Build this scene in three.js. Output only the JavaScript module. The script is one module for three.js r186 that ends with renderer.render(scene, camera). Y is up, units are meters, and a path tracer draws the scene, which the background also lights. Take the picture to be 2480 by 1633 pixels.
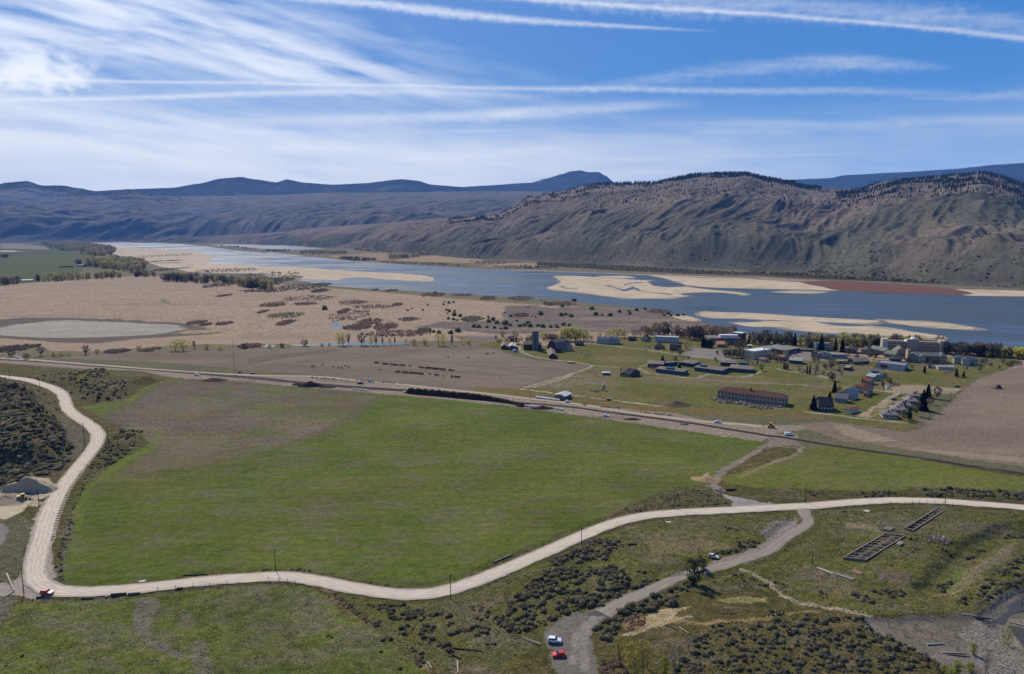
import * as THREE from 'three';
import { mergeGeometries, mergeVertices } from 'three/addons/utils/BufferGeometryUtils.js';

// ---------------------------------------------------------------- camera, sky, sun, exposure
const FOCAL = 1651, CX = 1240, CY = 816.5;             // the photograph's lens in its own pixels (2480 x 1633)
const EYE = 137, PITCH = Math.atan((CY - 560) / FOCAL); // height above the valley floor, downward tilt
const scene = new THREE.Scene();
const camera = new THREE.PerspectiveCamera(2 * Math.atan(816.5 / FOCAL) * 180 / Math.PI, 2480 / 1633, 1, 60000);
camera.position.set(0, EYE, 0);
camera.rotation.x = -PITCH;
const renderer = new THREE.WebGLRenderer();
renderer.toneMapping = THREE.LinearToneMapping;
renderer.toneMappingExposure = 1.06;
renderer.shadowMap.enabled = true;
const SUN_AZ = -29.8, SUN_EL = 44, RAD = Math.PI / 180;
const sunDir = new THREE.Vector3(Math.sin(SUN_AZ * RAD) * Math.cos(SUN_EL * RAD), Math.sin(SUN_EL * RAD), -Math.cos(SUN_AZ * RAD) * Math.cos(SUN_EL * RAD));
const sun = new THREE.DirectionalLight(new THREE.Color(1, 0.925, 0.79), 5.0);
sun.position.copy(sunDir).multiplyScalar(3000);
sun.castShadow = true;
sun.shadow.camera.left = sun.shadow.camera.bottom = -3000; sun.shadow.camera.right = sun.shadow.camera.top = 3000; sun.shadow.camera.far = 9000;
scene.add(sun);
const AIR = 3.1e-5;
scene.fog = new THREE.FogExp2(new THREE.Color(0.17, 0.42, 1.0), AIR);

// ---------------------------------------------------------------- numbers: random, noise, pixels to places
function rng(seed) { let s = seed >>> 0; return () => { s = (s + 0x6D2B79F5) | 0; let t = Math.imul(s ^ (s >>> 15), 1 | s); t = (t + Math.imul(t ^ (t >>> 7), 61 | t)) ^ t; return ((t ^ (t >>> 14)) >>> 0) / 4294967296; }; }
const PERM = new Uint8Array(512), GX = new Float32Array(256), GY = new Float32Array(256);
{ const r = rng(7), p = [...Array(256).keys()]; for (let i = 255; i > 0; i--) { const j = Math.floor(r() * (i + 1)); [p[i], p[j]] = [p[j], p[i]]; }
  for (let i = 0; i < 512; i++) PERM[i] = p[i & 255]; for (let i = 0; i < 256; i++) { const a = r() * 6.2832; GX[i] = Math.cos(a); GY[i] = Math.sin(a); } }
function noise(x, y) {
  const xi = Math.floor(x), yi = Math.floor(y), fx = x - xi, fy = y - yi, X = xi & 255, Y = yi & 255;
  const u = fx * fx * fx * (fx * (fx * 6 - 15) + 10), v = fy * fy * fy * (fy * (fy * 6 - 15) + 10);
  const a = PERM[PERM[X] + Y], b = PERM[PERM[X + 1] + Y], c = PERM[PERM[X] + Y + 1], d = PERM[PERM[X + 1] + Y + 1];
  const n0 = GX[a] * fx + GY[a] * fy, n1 = GX[b] * (fx - 1) + GY[b] * fy, n2 = GX[c] * fx + GY[c] * (fy - 1), n3 = GX[d] * (fx - 1) + GY[d] * (fy - 1);
  return (n0 + (n1 - n0) * u + (n2 + (n3 - n2) * u - n0 - (n1 - n0) * u) * v) * 1.5;
}
function fbm(x, y, oct = 4, gain = 0.5) { let s = 0, a = 1, t = 0; for (let i = 0; i < oct; i++) { s += a * noise(x, y); t += a; a *= gain; x = x * 2.03 + 17.3; y = y * 2.03 - 9.1; } return s / t; }
function ridged(x, y, oct = 4) { let s = 0, a = 1, t = 0; for (let i = 0; i < oct; i++) { s += a * (1 - Math.abs(noise(x, y)) * 2); t += a; a *= 0.5; x = x * 2.07 + 31.7; y = y * 2.07 + 5.3; } return s / t; }
const sstep = (a, b, x) => { const t = Math.min(1, Math.max(0, (x - a) / (b - a))); return t * t * (3 - 2 * t); };
const lerp = (a, b, t) => a + (b - a) * t, clamp = (x, a, b) => Math.min(b, Math.max(a, x));
const SP = Math.sin(PITCH), CP = Math.cos(PITCH);
function ray(px, py) { const u = (px - CX) / FOCAL, v = -(py - CY) / FOCAL; return [u, v * CP - SP, -v * SP - CP]; }
// pixel -> place on the level plane at height h
function G(px, py, h = 0) { const d = ray(px, py), t = (EYE - h) / Math.max(-d[1], 0.004); return [d[0] * t, d[2] * t]; }
function azel(px, py) { const d = ray(px, py); return [Math.atan2(d[0], -d[2]), Math.atan2(d[1], Math.hypot(d[0], d[2]))]; }
// frames in which points were read off the photograph: [scale, x, y]
const F = { A: [3.823, 0, 860], B: [3.839, 0, 1230], C: [3.719, 600, 1230], D: [3.839, 1240, 1230], E: [3.839, 1860, 1230], F: [3.719, 600, 850], G: [3.839, 1240, 1000], H: [3.839, 1860, 1000],
  I: [3.4, 0, 560], J: [3.4, 650, 560], K: [2.017, 1300, 640], L: [5.289, 1150, 760], M: [5.289, 1550, 760], N: [4.491, 1950, 760], P: [2.867, 0, 380], Q: [2.867, 830, 380], R: [2.867, 1650, 370], Z: [1, 0, 0],
  a: [10.818, 1200, 790], b: [9.917, 1420, 790], c: [7.933, 1560, 860], d: [8.5, 1700, 790], e: [9.917, 1960, 800], f: [8.5, 2120, 810], g: [12.056, 1960, 890], h: [11.9, 2120, 920] };
const px = (f, x, y) => { const [s, ox, oy] = F[f]; return [x / s + ox, y / s + oy]; };
const at = (f, x, y, h = 0) => { const p = px(f, x, y); return G(p[0], p[1], h); };
// 'A 1,2 3,4 B 5,6' -> list of [px, py]
function pts(s) { let f = 'Z'; const out = []; for (const w of s.trim().split(/\s+/)) { if (F[w]) f = w; else { const [x, y] = w.split(',').map(Number); out.push(px(f, x, y)); } } return out; }
const world = (s, h = 0) => pts(s).map(([x, y]) => G(x, y, h));
function inPoly(poly, x, z) { let c = false; for (let i = 0, j = poly.length - 1; i < poly.length; j = i++) { const [xi, zi] = poly[i], [xj, zj] = poly[j]; if ((zi > z) !== (zj > z) && x < (xj - xi) * (z - zi) / (zj - zi) + xi) c = !c; } return c; }
function edgeDist(poly, x, z, closed = true) { let m = 1e9; for (let i = closed ? 0 : 1, j = closed ? poly.length - 1 : 0; i < poly.length; j = i++) { const [ax, az] = poly[j], [bx, bz] = poly[i], dx = bx - ax, dz = bz - az, t = clamp(((x - ax) * dx + (z - az) * dz) / (dx * dx + dz * dz || 1), 0, 1); m = Math.min(m, Math.hypot(x - ax - dx * t, z - az - dz * t)); } return m; }
const bounds = (poly) => poly.reduce((b, [x, z]) => [Math.min(b[0], x), Math.min(b[1], z), Math.max(b[2], x), Math.max(b[3], z)], [1e9, 1e9, -1e9, -1e9]);
function scatter(poly, n, r, f) { const b = bounds(poly); let k = 0; for (let i = 0; i < n * 12 && k < n; i++) { const x = lerp(b[0], b[2], r()), z = lerp(b[1], b[3], r()); if (inPoly(poly, x, z) && f(x, z, k) !== false) k++; } }
const lin = (hex) => new THREE.Color(hex);

// ---------------------------------------------------------------- objects: names, labels
const taken = new Map();
function numbered(name) { const n = taken.get(name) ?? 0; taken.set(name, n + 1); return n ? name + '_' + String(n).padStart(3, '0') : name; }
function tag(o, label, category, group, kind) { o.userData = {}; if (label) o.userData.label = label; if (category) o.userData.category = category; if (group) o.userData.group = group; if (kind) o.userData.kind = kind; return o; }
function mesh(name, geo, mat, parent) { const m = new THREE.Mesh(geo, mat); m.name = parent === scene ? numbered(name) : name; m.castShadow = m.receiveShadow = true; if (parent) parent.add(m); return m; }
function structure(name, geo, mat) { const m = mesh(name, geo, mat, scene); m.userData.kind = 'structure'; return m; }
function thing(name, label, category, [x, y, z], turn = 0, group) { const o = new THREE.Group(); o.name = numbered(name); o.position.set(x, y, z); o.rotation.y = turn; tag(o, label, category, group); scene.add(o); return o; }
function dup(src, name, pos, turn, scale, label, group) { const c = src.clone(); c.name = numbered(name); c.position.set(...pos); c.rotation.y = turn; if (scale) c.scale.set(...(Array.isArray(scale) ? scale : [scale, scale, scale])); c.userData = { ...src.userData }; if (label) c.userData.label = label; if (group) c.userData.group = group; scene.add(c); return c; }
const matte = (o) => new THREE.MeshPhysicalMaterial({ roughness: 1, specularIntensity: 0.12, ...o });
const std = (color, roughness = 0.9, more = {}) => new THREE.MeshStandardMaterial({ color: Array.isArray(color) ? new THREE.Color(...color) : color, roughness, ...more });
// ---------------------------------------------------------------- sky: air, cirrus, contrails (directions only)
{
  const W = 3584, H = 1792, data = new Float32Array(W * H * 4), D = 180 / Math.PI;
  const deg = (s) => pts(s).map(([x, y]) => { const [a, e] = azel(x, y); return [a * D, e * D]; });
  // contrails: centre line in degrees, half width, strength along it, raggedness of lower edge
  const trails = [
    { p: deg('-700,186 120,192 600,200 1000,207 1500,214 2050,219 2350,228'), w: [0.09, 0.1, 0.1, 0.12, 0.22, 0.3, 0.3], a: [0.9, 0.95, 0.9, 0.75, 0.6, 0.4, 0.1] },
    { p: deg('-700,248 0,242 300,238 560,228 800,222 1000,222 1200,229 1360,240'), w: [0.2, 0.17, 0.17, 0.2, 0.28, 0.35, 0.3, 0.25], a: [0.8, 0.9, 0.85, 0.85, 0.7, 0.5, 0.35, 0.05] },
    { p: deg('400,-60 740,-4 900,8 1050,26 1200,43 1400,57 1560,66 1740,76'), w: [0.2, 0.28, 0.33, 0.38, 0.32, 0.2, 0.13, 0.06], a: [0.6, 0.9, 1, 1, 0.95, 0.85, 0.75, 0.1] },
    { p: deg('900,-40 1260,-6 1500,12 1700,25 1850,34 2000,46 2150,58 2300,72 2480,93 2800,130'), w: [0.2, 0.24, 0.18, 0.15, 0.14, 0.14, 0.15, 0.17, 0.19, 0.2], a: [0.6, 0.7, 0.85, 0.9, 0.95, 0.95, 0.92, 0.9, 0.9, 0.8] },
    { p: deg('900,-60 1240,-30 1600,2 1900,18 2200,34 2400,52 2700,80'), w: [0.6, 0.9, 1.1, 1.0, 0.9, 0.9, 0.9], a: [0.5, 0.5, 0.5, 0.42, 0.4, 0.36, 0.3] },
    { p: deg('500,298 700,292 900,285 1100,281 1300,268 1500,260 1700,252'), w: [0.5, 0.45, 0.4, 0.42, 0.5, 0.4, 0.25], a: [0.1, 0.35, 0.5, 0.55, 0.5, 0.4, 0.05] },
    { p: deg('1300,232 1500,205 1700,178 1900,160 2050,150 2200,158 2330,165'), w: [0.2, 0.5, 0.7, 0.8, 0.7, 0.45, 0.2], a: [0.1, 0.2, 0.26, 0.34, 0.4, 0.3, 0.02] },
    { p: deg('1000,320 1200,316 1350,312'), w: [0.1, 0.12, 0.06], a: [0.3, 0.4, 0.05] },
    { p: deg('1500,300 1800,296 2100,300 2300,290 2600,288'), w: [0.2, 0.3, 0.35, 0.35, 0.35], a: [0.05, 0.22, 0.3, 0.3, 0.25] },
    { p: deg('1400,386 1700,380 2000,374 2300,370'), w: [0.05, 0.1, 0.1, 0.05], a: [0.05, 0.3, 0.3, 0.02] },
    { p: deg('2150,236 2300,240 2480,228 2700,222'), w: [0.05, 0.15, 0.4, 0.5], a: [0.05, 0.25, 0.35, 0.3] },
  ];
  const wisps = [ // broad streaked patches: [centre az, el, half length, half height, tilt, strength]
    ...[[260, 42, 700, 62, 7, 1.5], [120, 98, 560, 34, 3, 1.3], [620, 112, 360, 34, 11, 1.1], [520, 10, 460, 40, 6, 0.7], [-500, 70, 600, 100, 2, 1.0], [760, 158, 260, 16, 9, 0.5], [200, 335, 820, 44, 0, 1.0], [1150, 283, 420, 18, -3, 0.55], [620, 330, 760, 30, 3, 0.7], [1850, 330, 800, 40, -1, 0.3], [400, 400, 1100, 40, 0, 0.8]]
      .map(([x, y, l, h, t, s]) => { const [a, e] = azel(x, y); return [a * D, e * D, l / 28.8, h / 28.8, -t / 57.3, s]; }),
  ];
  const puff = deg('90,168')[0], puff2 = deg('20,188')[0];
  const sunA = SUN_AZ, sunE = SUN_EL;
  for (let row = 0; row < H; row++) {
    const el = ((row + 0.5) / H - 0.5) * 180, e = Math.max(el, 0), up = Math.sin(e / D);
    for (let col = 0; col < W; col++) {
      const lon = ((col + 0.5) / W - 0.5) * 2 * Math.PI, i = (row * W + col) * 4;
      if (el < -1) { data[i] = 0.3; data[i + 1] = 0.36; data[i + 2] = 0.42; data[i + 3] = 1; continue; }
      const dx = Math.cos(lon), dz = Math.sin(lon);
      let az = Math.atan2(dx, -dz) * D;               // 0 = straight ahead, right positive
      const c = Math.cos(e / D) * (dx * Math.sin(sunA / D) - dz * Math.cos(sunA / D)) * Math.cos(sunE / D) + up * Math.sin(sunE / D);
      const s = Math.acos(clamp(c, -1, 1)) * D;        // degrees from the sun
      const k = Math.exp(-e / 5.5), k2 = Math.exp(-e / 19), glow = Math.exp(-s / 15), glow2 = Math.exp(-s / 42);
      let r = 0.002 + 0.045 * k2 + 0.2 * k + 0.8 * glow + 0.03 * glow2;
      let g = 0.108 + 0.15 * k2 + 0.2 * k + 0.75 * glow + 0.04 * glow2;
      let b = 0.46 + 0.15 * k2 + 0.05 * k + 0.65 * glow + 0.05 * glow2;
      const near = az > -62 && az < 62 && e < 32;
      let cl = 0;
      // streaky cirrus over the whole sky
      const wx = fbm(az * 0.05 + 3, e * 0.09, 3), streak = fbm(az * 0.045 + wx * 0.8 + 11, e * 0.42 + az * 0.018 + wx * 0.8, 5, 0.55), fine = fbm(az * 0.22 + e * 0.5 + 40, e * 1.9 + az * 0.09 + wx * 1.2, 4, 0.6);
      const thin = clamp(0.40 + streak * 0.9 + fine * 0.25, 0, 1);
      // veil low over the hills, thicker towards the sun's side
      const side = sstep(30, -16, az) * 0.95 + 0.36, veil = Math.exp(-((Math.max(0, e - 4) / 3.8) ** 2)) * side;
      cl += veil * (0.65 + 1.1 * thin) + (0.22 + 0.3 * side) * sstep(5, 0, e);
      if (!near) cl += clamp(streak * 1.3 + fine * 0.25 - 0.08, 0, 1) * 0.75 * sstep(4, 14, e);
      else {
        const edge = sstep(22, 30, e); if (edge) cl += edge * clamp(streak * 1.3 + fine * 0.25 - 0.08, 0, 1) * 0.75;
        for (const [a0, e0, l, h, t, st] of wisps) {
          const u = az - a0, v = e - e0; if (Math.abs(u) > l * 1.6 + 3 || Math.abs(v) > h * 2 + Math.abs(u * t) + 3) continue;
          const uu = (u * Math.cos(t) + v * Math.sin(t)) / l, vv = (v * Math.cos(t) - u * Math.sin(t) + wx * 0.8) / h, f = Math.exp(-uu * uu * 1.3 - vv * vv * 1.6);
          const n = fbm(u * 0.13 + v * 0.25, (v - u * Math.tan(t)) * 0.66 + wx * 0.7 + e0, 5, 0.55);
          cl += f * st * clamp(0.46 + n * 1.35 + fine * 0.22 - 0.06, 0, 1.3);
        }
        for (const t of trails) {
          const P = t.p; if (az < P[0][0] || az > P[P.length - 1][0]) continue;
          let q = 1; while (q < P.length - 1 && az > P[q][0]) q++;
          const m = (az - P[q - 1][0]) / (P[q][0] - P[q - 1][0]), ms = m, ce = lerp(P[q - 1][1], P[q][1], ms), w = 0.78 * lerp(t.w[q - 1], t.w[q], ms), st = lerp(t.a[q - 1], t.a[q], ms);
          let v = (e - ce) / w; if (Math.abs(v) > 5) continue;
          const rag = noise(az * 4.5 + e * 2, e * 3) * 0.3 + noise(az * 1.6, 7 + e) * 0.3; v += rag * (v < 0 ? 1.0 : 0.5);
          const brk = 0.72 + 0.5 * fbm(az * 1.3 + 9, e * 4, 4, 0.6) + (w > 0.4 ? fine * 0.9 : 0.15 * noise(az * 9, e * 9));
          cl += st * Math.exp(-v * v) * clamp(brk, 0, 1.15);
        }
        for (const [pc, pr, ph, ps] of [[puff, 3.0, 1.3, 1.1], [puff2, 3.6, 0.9, 1.0]]) {
          const u = (az - pc[0]) / pr, v = (e - pc[1]) / ph, q = u * u + v * v; if (q < 6) cl += ps * clamp(1.15 - q * 0.75 + fbm(az * 0.75, e * 1.3, 5, 0.6) * 1.6, 0, 1.1) * Math.exp(-q * 0.5);
        }
      }
      cl = 1 - Math.exp(-1.1 * Math.max(0, cl - 0.03));
      const lit = 0.78 + 0.45 * glow2 + 0.9 * glow + 0.35 * Math.exp(-e / 3), lo = Math.exp(-e / 5), wr = lit * (0.97 + 0.16 * lo), wg = lit * (1.0 + 0.06 * lo), wb = lit * (1.03 - 0.08 * lo);
      { const thick = Math.exp(AIR * Math.min(16000, 900 / Math.max(0.02, up))) ** 0.8; r *= thick; g *= thick; b *= thick; }
      data[i] = lerp(r, wr, cl); data[i + 1] = lerp(g, wg, cl); data[i + 2] = lerp(b, wb, cl); data[i + 3] = 1;
    }
  }
  const t = new THREE.DataTexture(data, W, H, THREE.RGBAFormat, THREE.FloatType);
  t.mapping = THREE.EquirectangularReflectionMapping; t.magFilter = THREE.LinearFilter; t.needsUpdate = true;
  scene.background = t; scene.environment = t;
}
// ---------------------------------------------------------------- ground: shape of the near land
const ROAD = world('A -60,190 0,199 120,212 240,228 400,275 500,312 565,352 592,400 606,450 640,510 710,570 800,627 870,682 905,735 900,795 860,868 790,955 710,1052 620,1165 545,1275 490,1390 B 435,120 398,260 358,400 330,530 325,600 345,665 400,722 500,763 650,782 850,780 1200,757 1600,716 2000,671 C 0,632 300,617 500,637 800,692 1100,747 1400,782 1600,776 1800,740 2000,680 2200,601 D 0,545 300,415 600,281 900,158 1100,102 1300,67 1600,42 2000,23 H 0,884 400,865 800,832 1200,813 1600,822 2000,850 2380,881 2600,905');
const LANE = world('E 318,0 340,60 372,105 355,160 250,222 100,322 D 2380,405 2200,465 2000,530 1800,582 1550,650 1300,760 1100,850 950,925 850,990');
const PLATEAU = world('-500,940 0,925 80,945 118,965 132,985 150,1008 182,1036 200,1058 190,1085 150,1112 80,1130 -60,1140 -500,1140');
const HUMP = world('150,915 190,905 250,898 310,900 380,905 392,922 350,935 320,955 290,968 230,978 190,975 165,955');
const KNOLL = world('235,1045 300,1035 360,1050 372,1062 330,1080 270,1110 225,1125 215,1110 245,1075');
const GULLY = world('2600,1278 2480,1282 2433,1290 2394,1312 2342,1340 2316,1366 2292,1400 2262,1425');
const CUTBANK = world('E 930,1005 1040,990 1200,1000 1500,985 1800,975 1900,990 2050,900 2150,810 2300,740 2500,700');
const BAR = world('E 910,1005 1040,998 1200,1006 1500,990 1800,980 1900,995 2060,900 2150,815 2300,745 2600,700 2800,1800 1700,1800 1560,1400 1450,1330 1300,1240 1100,1180 960,1120 890,1060');
function roadDist(x, z) { return Math.min(edgeDist(ROAD, x, z, false), edgeDist(LANE, x, z, false)); }
const RB = bounds([...ROAD, ...LANE]);
const MOUNDS = [[PLATEAU, 15, 30], [HUMP, 5, 16], [KNOLL, 2.5, 9]].map(([p, h, w]) => ({ p, h, w, b: bounds(p) }));
function height(x, z) {
  if (z > -150 || z < -900 || Math.abs(x) > 800) return 0;
  let y = 0;
  for (const m of MOUNDS) if (x > m.b[0] && x < m.b[2] && z > m.b[1] && z < m.b[3] && inPoly(m.p, x, z)) { const d = edgeDist(m.p, x, z); y += sstep(6, 20, edgeDist(ROAD, x, z, false)) * m.h * sstep(0, m.w * (1 + 0.5 * noise(x / 25, z / 25)), d) * (1 + 0.12 * fbm(x / 30, z / 30, 3)); }
  if (z > -420) {
    const g = edgeDist(GULLY, x, z, false); if (g < 14) y -= 2.6 * sstep(9, 2, g + noise(x / 6, z / 6) * 2);
    if (x > 60 && z > -270) { const inb = inPoly(BAR, x, z), d = inb ? edgeDist(CUTBANK, x, z, false) : 99; if (inb) y -= 1.5 * sstep(0, 2.5, d); }
    const fade = sstep(-419, -395, z) * sstep(-150, -165, z);
    const rd = roadDist(x, z), rough = sstep(4, 12, rd) * fade;
    if (rough > 0) y += rough * (0.35 * noise(x / 22, z / 22) + 0.16 * noise(x / 7, z / 7) + 0.06 * noise(x / 2.6, z / 2.6));
    // shallow ditch along the road
    if (rd > 3.5 && rd < 9) y -= 0.5 * fade * sstep(3.8, 5.6, rd) * sstep(9, 6.4, rd);
  }
  return y;
}
// pixel -> place on the shaped ground
function onGround(px_, py_) { const d = ray(px_, py_); let t0 = 0, t = 60; for (let i = 0; i < 4000; i++) { const y = EYE + d[1] * t; if (y < 30 && y < height(d[0] * t, d[2] * t)) break; t0 = t; t += y > 40 ? 8 : 2; } for (let i = 0; i < 12; i++) { const m = (t + t0) / 2; if (EYE + d[1] * m < height(d[0] * m, d[2] * m)) t = m; else t0 = m; } return [d[0] * t, d[2] * t]; }
const gp = (f, x, y) => onGround(...px(f, x, y));

// ---------------------------------------------------------------- ground: what it is made of, painted from above in metres
// mix: [grass mottling, speckle, drill rows]
const paint = [];
const area = (s, color, mix, o = {}) => paint.push({ poly: Array.isArray(s) ? s : world(s), color, mix, ...o });
const line = (s, color, width, o = {}) => paint.push({ line: Array.isArray(s) ? s : world(s), color, width, ...o });
const blots = (s, n, colors, size, o = {}) => paint.push({ poly: Array.isArray(s) ? s : world(s), n, colors, size, ...o });
const GREEN = 'rgb(81, 91, 34)', OLIVE = 'rgb(78, 72, 39)', DRY = 'rgb(155, 130, 95)', TAN = '#958069', SOIL = '#6f6253', MUD = '#695c53', PALE = '#948c7c', GRAVEL = '#8f8880', EARTH = '#7b6f60';
// far country
area('-4000,575 5000,575 5000,800 -4000,800', '#6b6249', [0.5, 0.5, 0]);
area('-900,588 0,589 140,592 175,600 205,618 215,640 190,662 100,682 0,692 -900,700', 'rgb(77, 83, 43)', [0.35, 0.15, 0]);
area('I 0,100 130,98 300,118 420,140 360,150 100,145 0,142', '#7d7360', [0.3, 0.2, 0]);
area('I 0,158 120,160 180,168 60,170 0,170', '#b5aa98', [0, 0.2, 0]);
area('I 70,182 560,178 560,184 300,188 70,190', '#3a3f2c', [0.3, 0.3, 0]);
area('I 680,220 860,300 900,330 700,310 640,300', '#5c5a3b', [0.4, 0.4, 0]);
// meadow between rail and river
area('-1200,700 0,690 330,668 420,668 560,678 700,690 900,706 1240,735 1500,748 1640,768 1700,788 1790,806 1900,830 2600,845 2600,900 1800,860 1300,850 900,842 300,850 -1200,890', TAN, [0.25, 0.5, 0]);
blots('-600,690 0,690 330,670 560,680 900,708 1240,737 1400,745 1200,790 600,830 0,850 -600,850', 260, ['#a08b71', '#86735c', '#a59279', '#7d6b57', '#98836b'], [14, 70], { alpha: 0.22, flat: 3 });
blots('I 0,440 700,390 1200,385 1500,440 1450,560 900,620 300,520 0,470', 40, ['#77694e', '#8a7656', '#6e6a4c'], [8, 40], { alpha: 0.35, flat: 4 });
line('I 0,702 300,698 900,706 1500,716 1900,722 2130,700', '#54483a', 1.6); line('I 1745,540 1800,510 1860,475 1900,455', '#6a5a44', 2); line('I 1980,590 2050,640 2140,690', '#6a5a44', 2); line('I 1060,600 1140,618 1290,612 1270,590 1060,600', '#6a5a44', 1.5);
line('I 1760,545 1970,560 1975,600', '#75654b', 1.6); line('J 690,565 800,575 905,590', '#5b4b3d', 4);
area('I 1310,565 1350,560 1400,580 1430,605 1520,612 1440,610 1360,590', '#6a6549', [0.4, 0.4, 0]);
// purple mud flats before the village
area('J 1200,795 1380,752 1700,745 1950,740 1930,670 1960,615 2200,612 2380,640 K 100,205 300,215 500,225 640,240 760,275 880,305 970,330 820,335 600,335 300,335 100,330 0,330 J 2380,830 1900,850 1600,820 1400,800', MUD, [0.15, 0.5, 0]);
blots('J 1300,790 1700,750 2000,700 2380,650 K 400,225 700,270 860,310 500,325 0,325 J 2000,830', 120, ['#5f534b', '#766860', 'rgb(148, 128, 100)', '#6c6057', '#8d7c66'], [6, 34], { alpha: 0.3, flat: 4 });
area('J 1500,860 1870,868 1880,905 1700,915 1560,885', '#77604e', [0.2, 0.5, 0]);
// dry pond
area('I -500,720 0,728 200,712 600,716 1000,730 1450,752 1600,775 1700,800 1840,840 1500,865 1100,890 800,925 500,918 200,895 0,880 -500,880', '#5f5349', [0.1, 0.5, 0]);
area('I 1380,840 1560,815 1700,815 1860,820 1800,830 1600,845', '#93825a', [0.2, 0.5, 0]);
area('I -400,800 0,797 130,770 400,740 540,734 800,742 1100,755 1350,765 1480,780 1565,805 1400,832 1200,858 900,870 600,880 350,878 100,865 0,858 -400,850', PALE, [0, 0.25, 0]);
blots('I -100,790 400,742 800,745 1350,768 1500,800 1200,855 600,877 100,862', 80, ['#9d9584', '#888070', '#9f9684'], [6, 30], { alpha: 0.3, flat: 5 });
// damp strip with ponds along the field edge
area('I 0,940 300,930 420,985 800,990 1300,950 1700,930 2200,940 2380,945 2380,975 1400,985 600,1020 250,1030 0,1035', '#6c6349', [0.5, 0.6, 0]);
area('J 0,930 400,925 1100,905 1500,905 1700,900 1880,910 1880,935 1100,945 400,955 0,965', '#6a6248', [0.5, 0.6, 0]);
// cattle field
area('A 320,45 700,10 Z 285,848 620,846 900,839 1060,835 1150,833 1212,843 L 400,520 720,590 1180,625 1480,665 1250,765 600,960 300,980 0,990 Z 1100,946 900,921 700,903 500,887 400,879 250,872 110,866', SOIL, [0.12, 0.35, 0]);
blots('Z 150,862 400,850 900,842 1150,838 1280,870 1390,885 1280,930 1200,945 900,918 500,884', 170, ['#7a6c5b', '#645848', '#82745f', '#5d5145', '#887a64'], [8, 60], { alpha: 0.2, flat: 4 });
for (const s of ['F 690,95 1100,130', 'F 1380,85 1800,130 2060,158', 'F 1850,205 2240,243', 'F 2180,178 2380,210', 'L 180,730 770,818', 'L 60,640 620,716', 'L 0,793 280,822', 'F 0,150 350,75 600,40']) line(s, '#93836a', 1.6, { alpha: 0.7 });
area('F 0,60 600,0 900,-10 400,60 0,120', '#5d5145', [0.1, 0.4, 0], { alpha: 0.6 });
// corridor of the railway
area('A -100,25 300,40 900,88 1700,150 2370,195 F 600,225 1000,262 1400,300 2380,400 L 0,1000 900,1130 1400,1150 2380,1230 M 1000,1400 2380,1450 H 40,190 300,215 250,250 0,240 G 2290,270 1600,165 1000,75 400,-5 F 2380,500 1300,395 600,335 0,285 A 2370,262 1900,245 1500,190 900,135 0,75 -100,60', '#857766', [0.15, 0.6, 0]);
blots('A 900,90 2370,200 F 600,230 1400,300 2380,400 L 900,1130 1500,1180 2380,1240 M 1000,1390 2000,1440 G 2290,270 1600,165 400,-5 F 2380,500 1300,395 0,285 A 1900,245', 150, ['#6c5f50', '#958773', '#5d5143', '#766a58'], [3, 14], { alpha: 0.35, flat: 4 });
area('L 0,940 600,960 1200,1000 1700,1090 2380,1140 M 350,1170 1200,1260 1700,1260 2000,1190 2200,1260 2380,1290 2380,1340 1700,1330 800,1290 0,1240 L 1400,1170 900,1130 0,1000', 'rgb(103, 90, 50)', [0.6, 0.6, 0]);
// village ground
area('L 0,400 300,350 700,400 1300,420 1600,330 2200,290 M 600,330 1000,260 1500,400 2380,420 N 700,560 1400,480 2200,440 2380,480 2260,580 1880,690 1720,810 1300,940 1250,1060 1180,1230 1110,1285 700,1230 300,1150 0,1090 M 2100,1270 1700,1270 900,1230 350,1160 L 2000,1170 1400,1060 1000,1010 600,970 900,850 1480,680 1200,620 900,590 400,480', 'rgb(94, 90, 44)', [0.9, 0.5, 0]);
area('M 900,450 1400,420 2380,420 N 700,560 1400,480 2100,470 2100,560 1700,600 700,640 200,720 M 2000,700 1500,640 1100,560', '#5f5a3c', [0.7, 0.7, 0]);
blots('L 200,420 1300,440 2380,300 M 1500,420 N 700,560 1800,500 2200,500 1800,700 1250,1060 1110,1280 300,1150 M 2100,1270 900,1230 L 1400,1060 700,960 1480,680 800,560', 240, ['rgb(99, 99, 40)', '#6f6748', 'rgb(86, 89, 35)', '#776a52', 'rgb(104, 99, 46)'], [5, 30], { alpha: 0.35, flat: 2.5 });
blots('L 700,950 1250,780 1480,690 1850,700 1800,860 1500,900 1000,960', 45, ['#6f6352', '#7a6e58'], [6, 26], { alpha: 0.35, flat: 3 });
area('M 560,500 700,440 1000,450 1080,520 1300,570 1100,590 900,570 650,560', '#7d746c', [0, 0.4, 0]); area('M 1900,500 2200,480 2400,520 2380,600 2100,600 1950,560', '#7a7168', [0.1, 0.4, 0]);
area('M 400,480 600,470 600,410 320,380 150,420 300,460', '#666239', [0.6, 0.4, 0]);
area('N 700,830 850,850 950,800 1050,770 1300,780 1500,800 1720,815 1600,870 1200,860 1000,868', '#8a7a63', [0.1, 0.5, 0]);
area('N 600,1120 1000,870 1010,880 900,1000 760,1120 700,1140', '#8b7a5d', [0.3, 0.5, 0]); area('N 700,1060 760,1030 900,1020 800,1100 720,1120', '#6e6a42', [0.5, 0.5, 0]);
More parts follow.
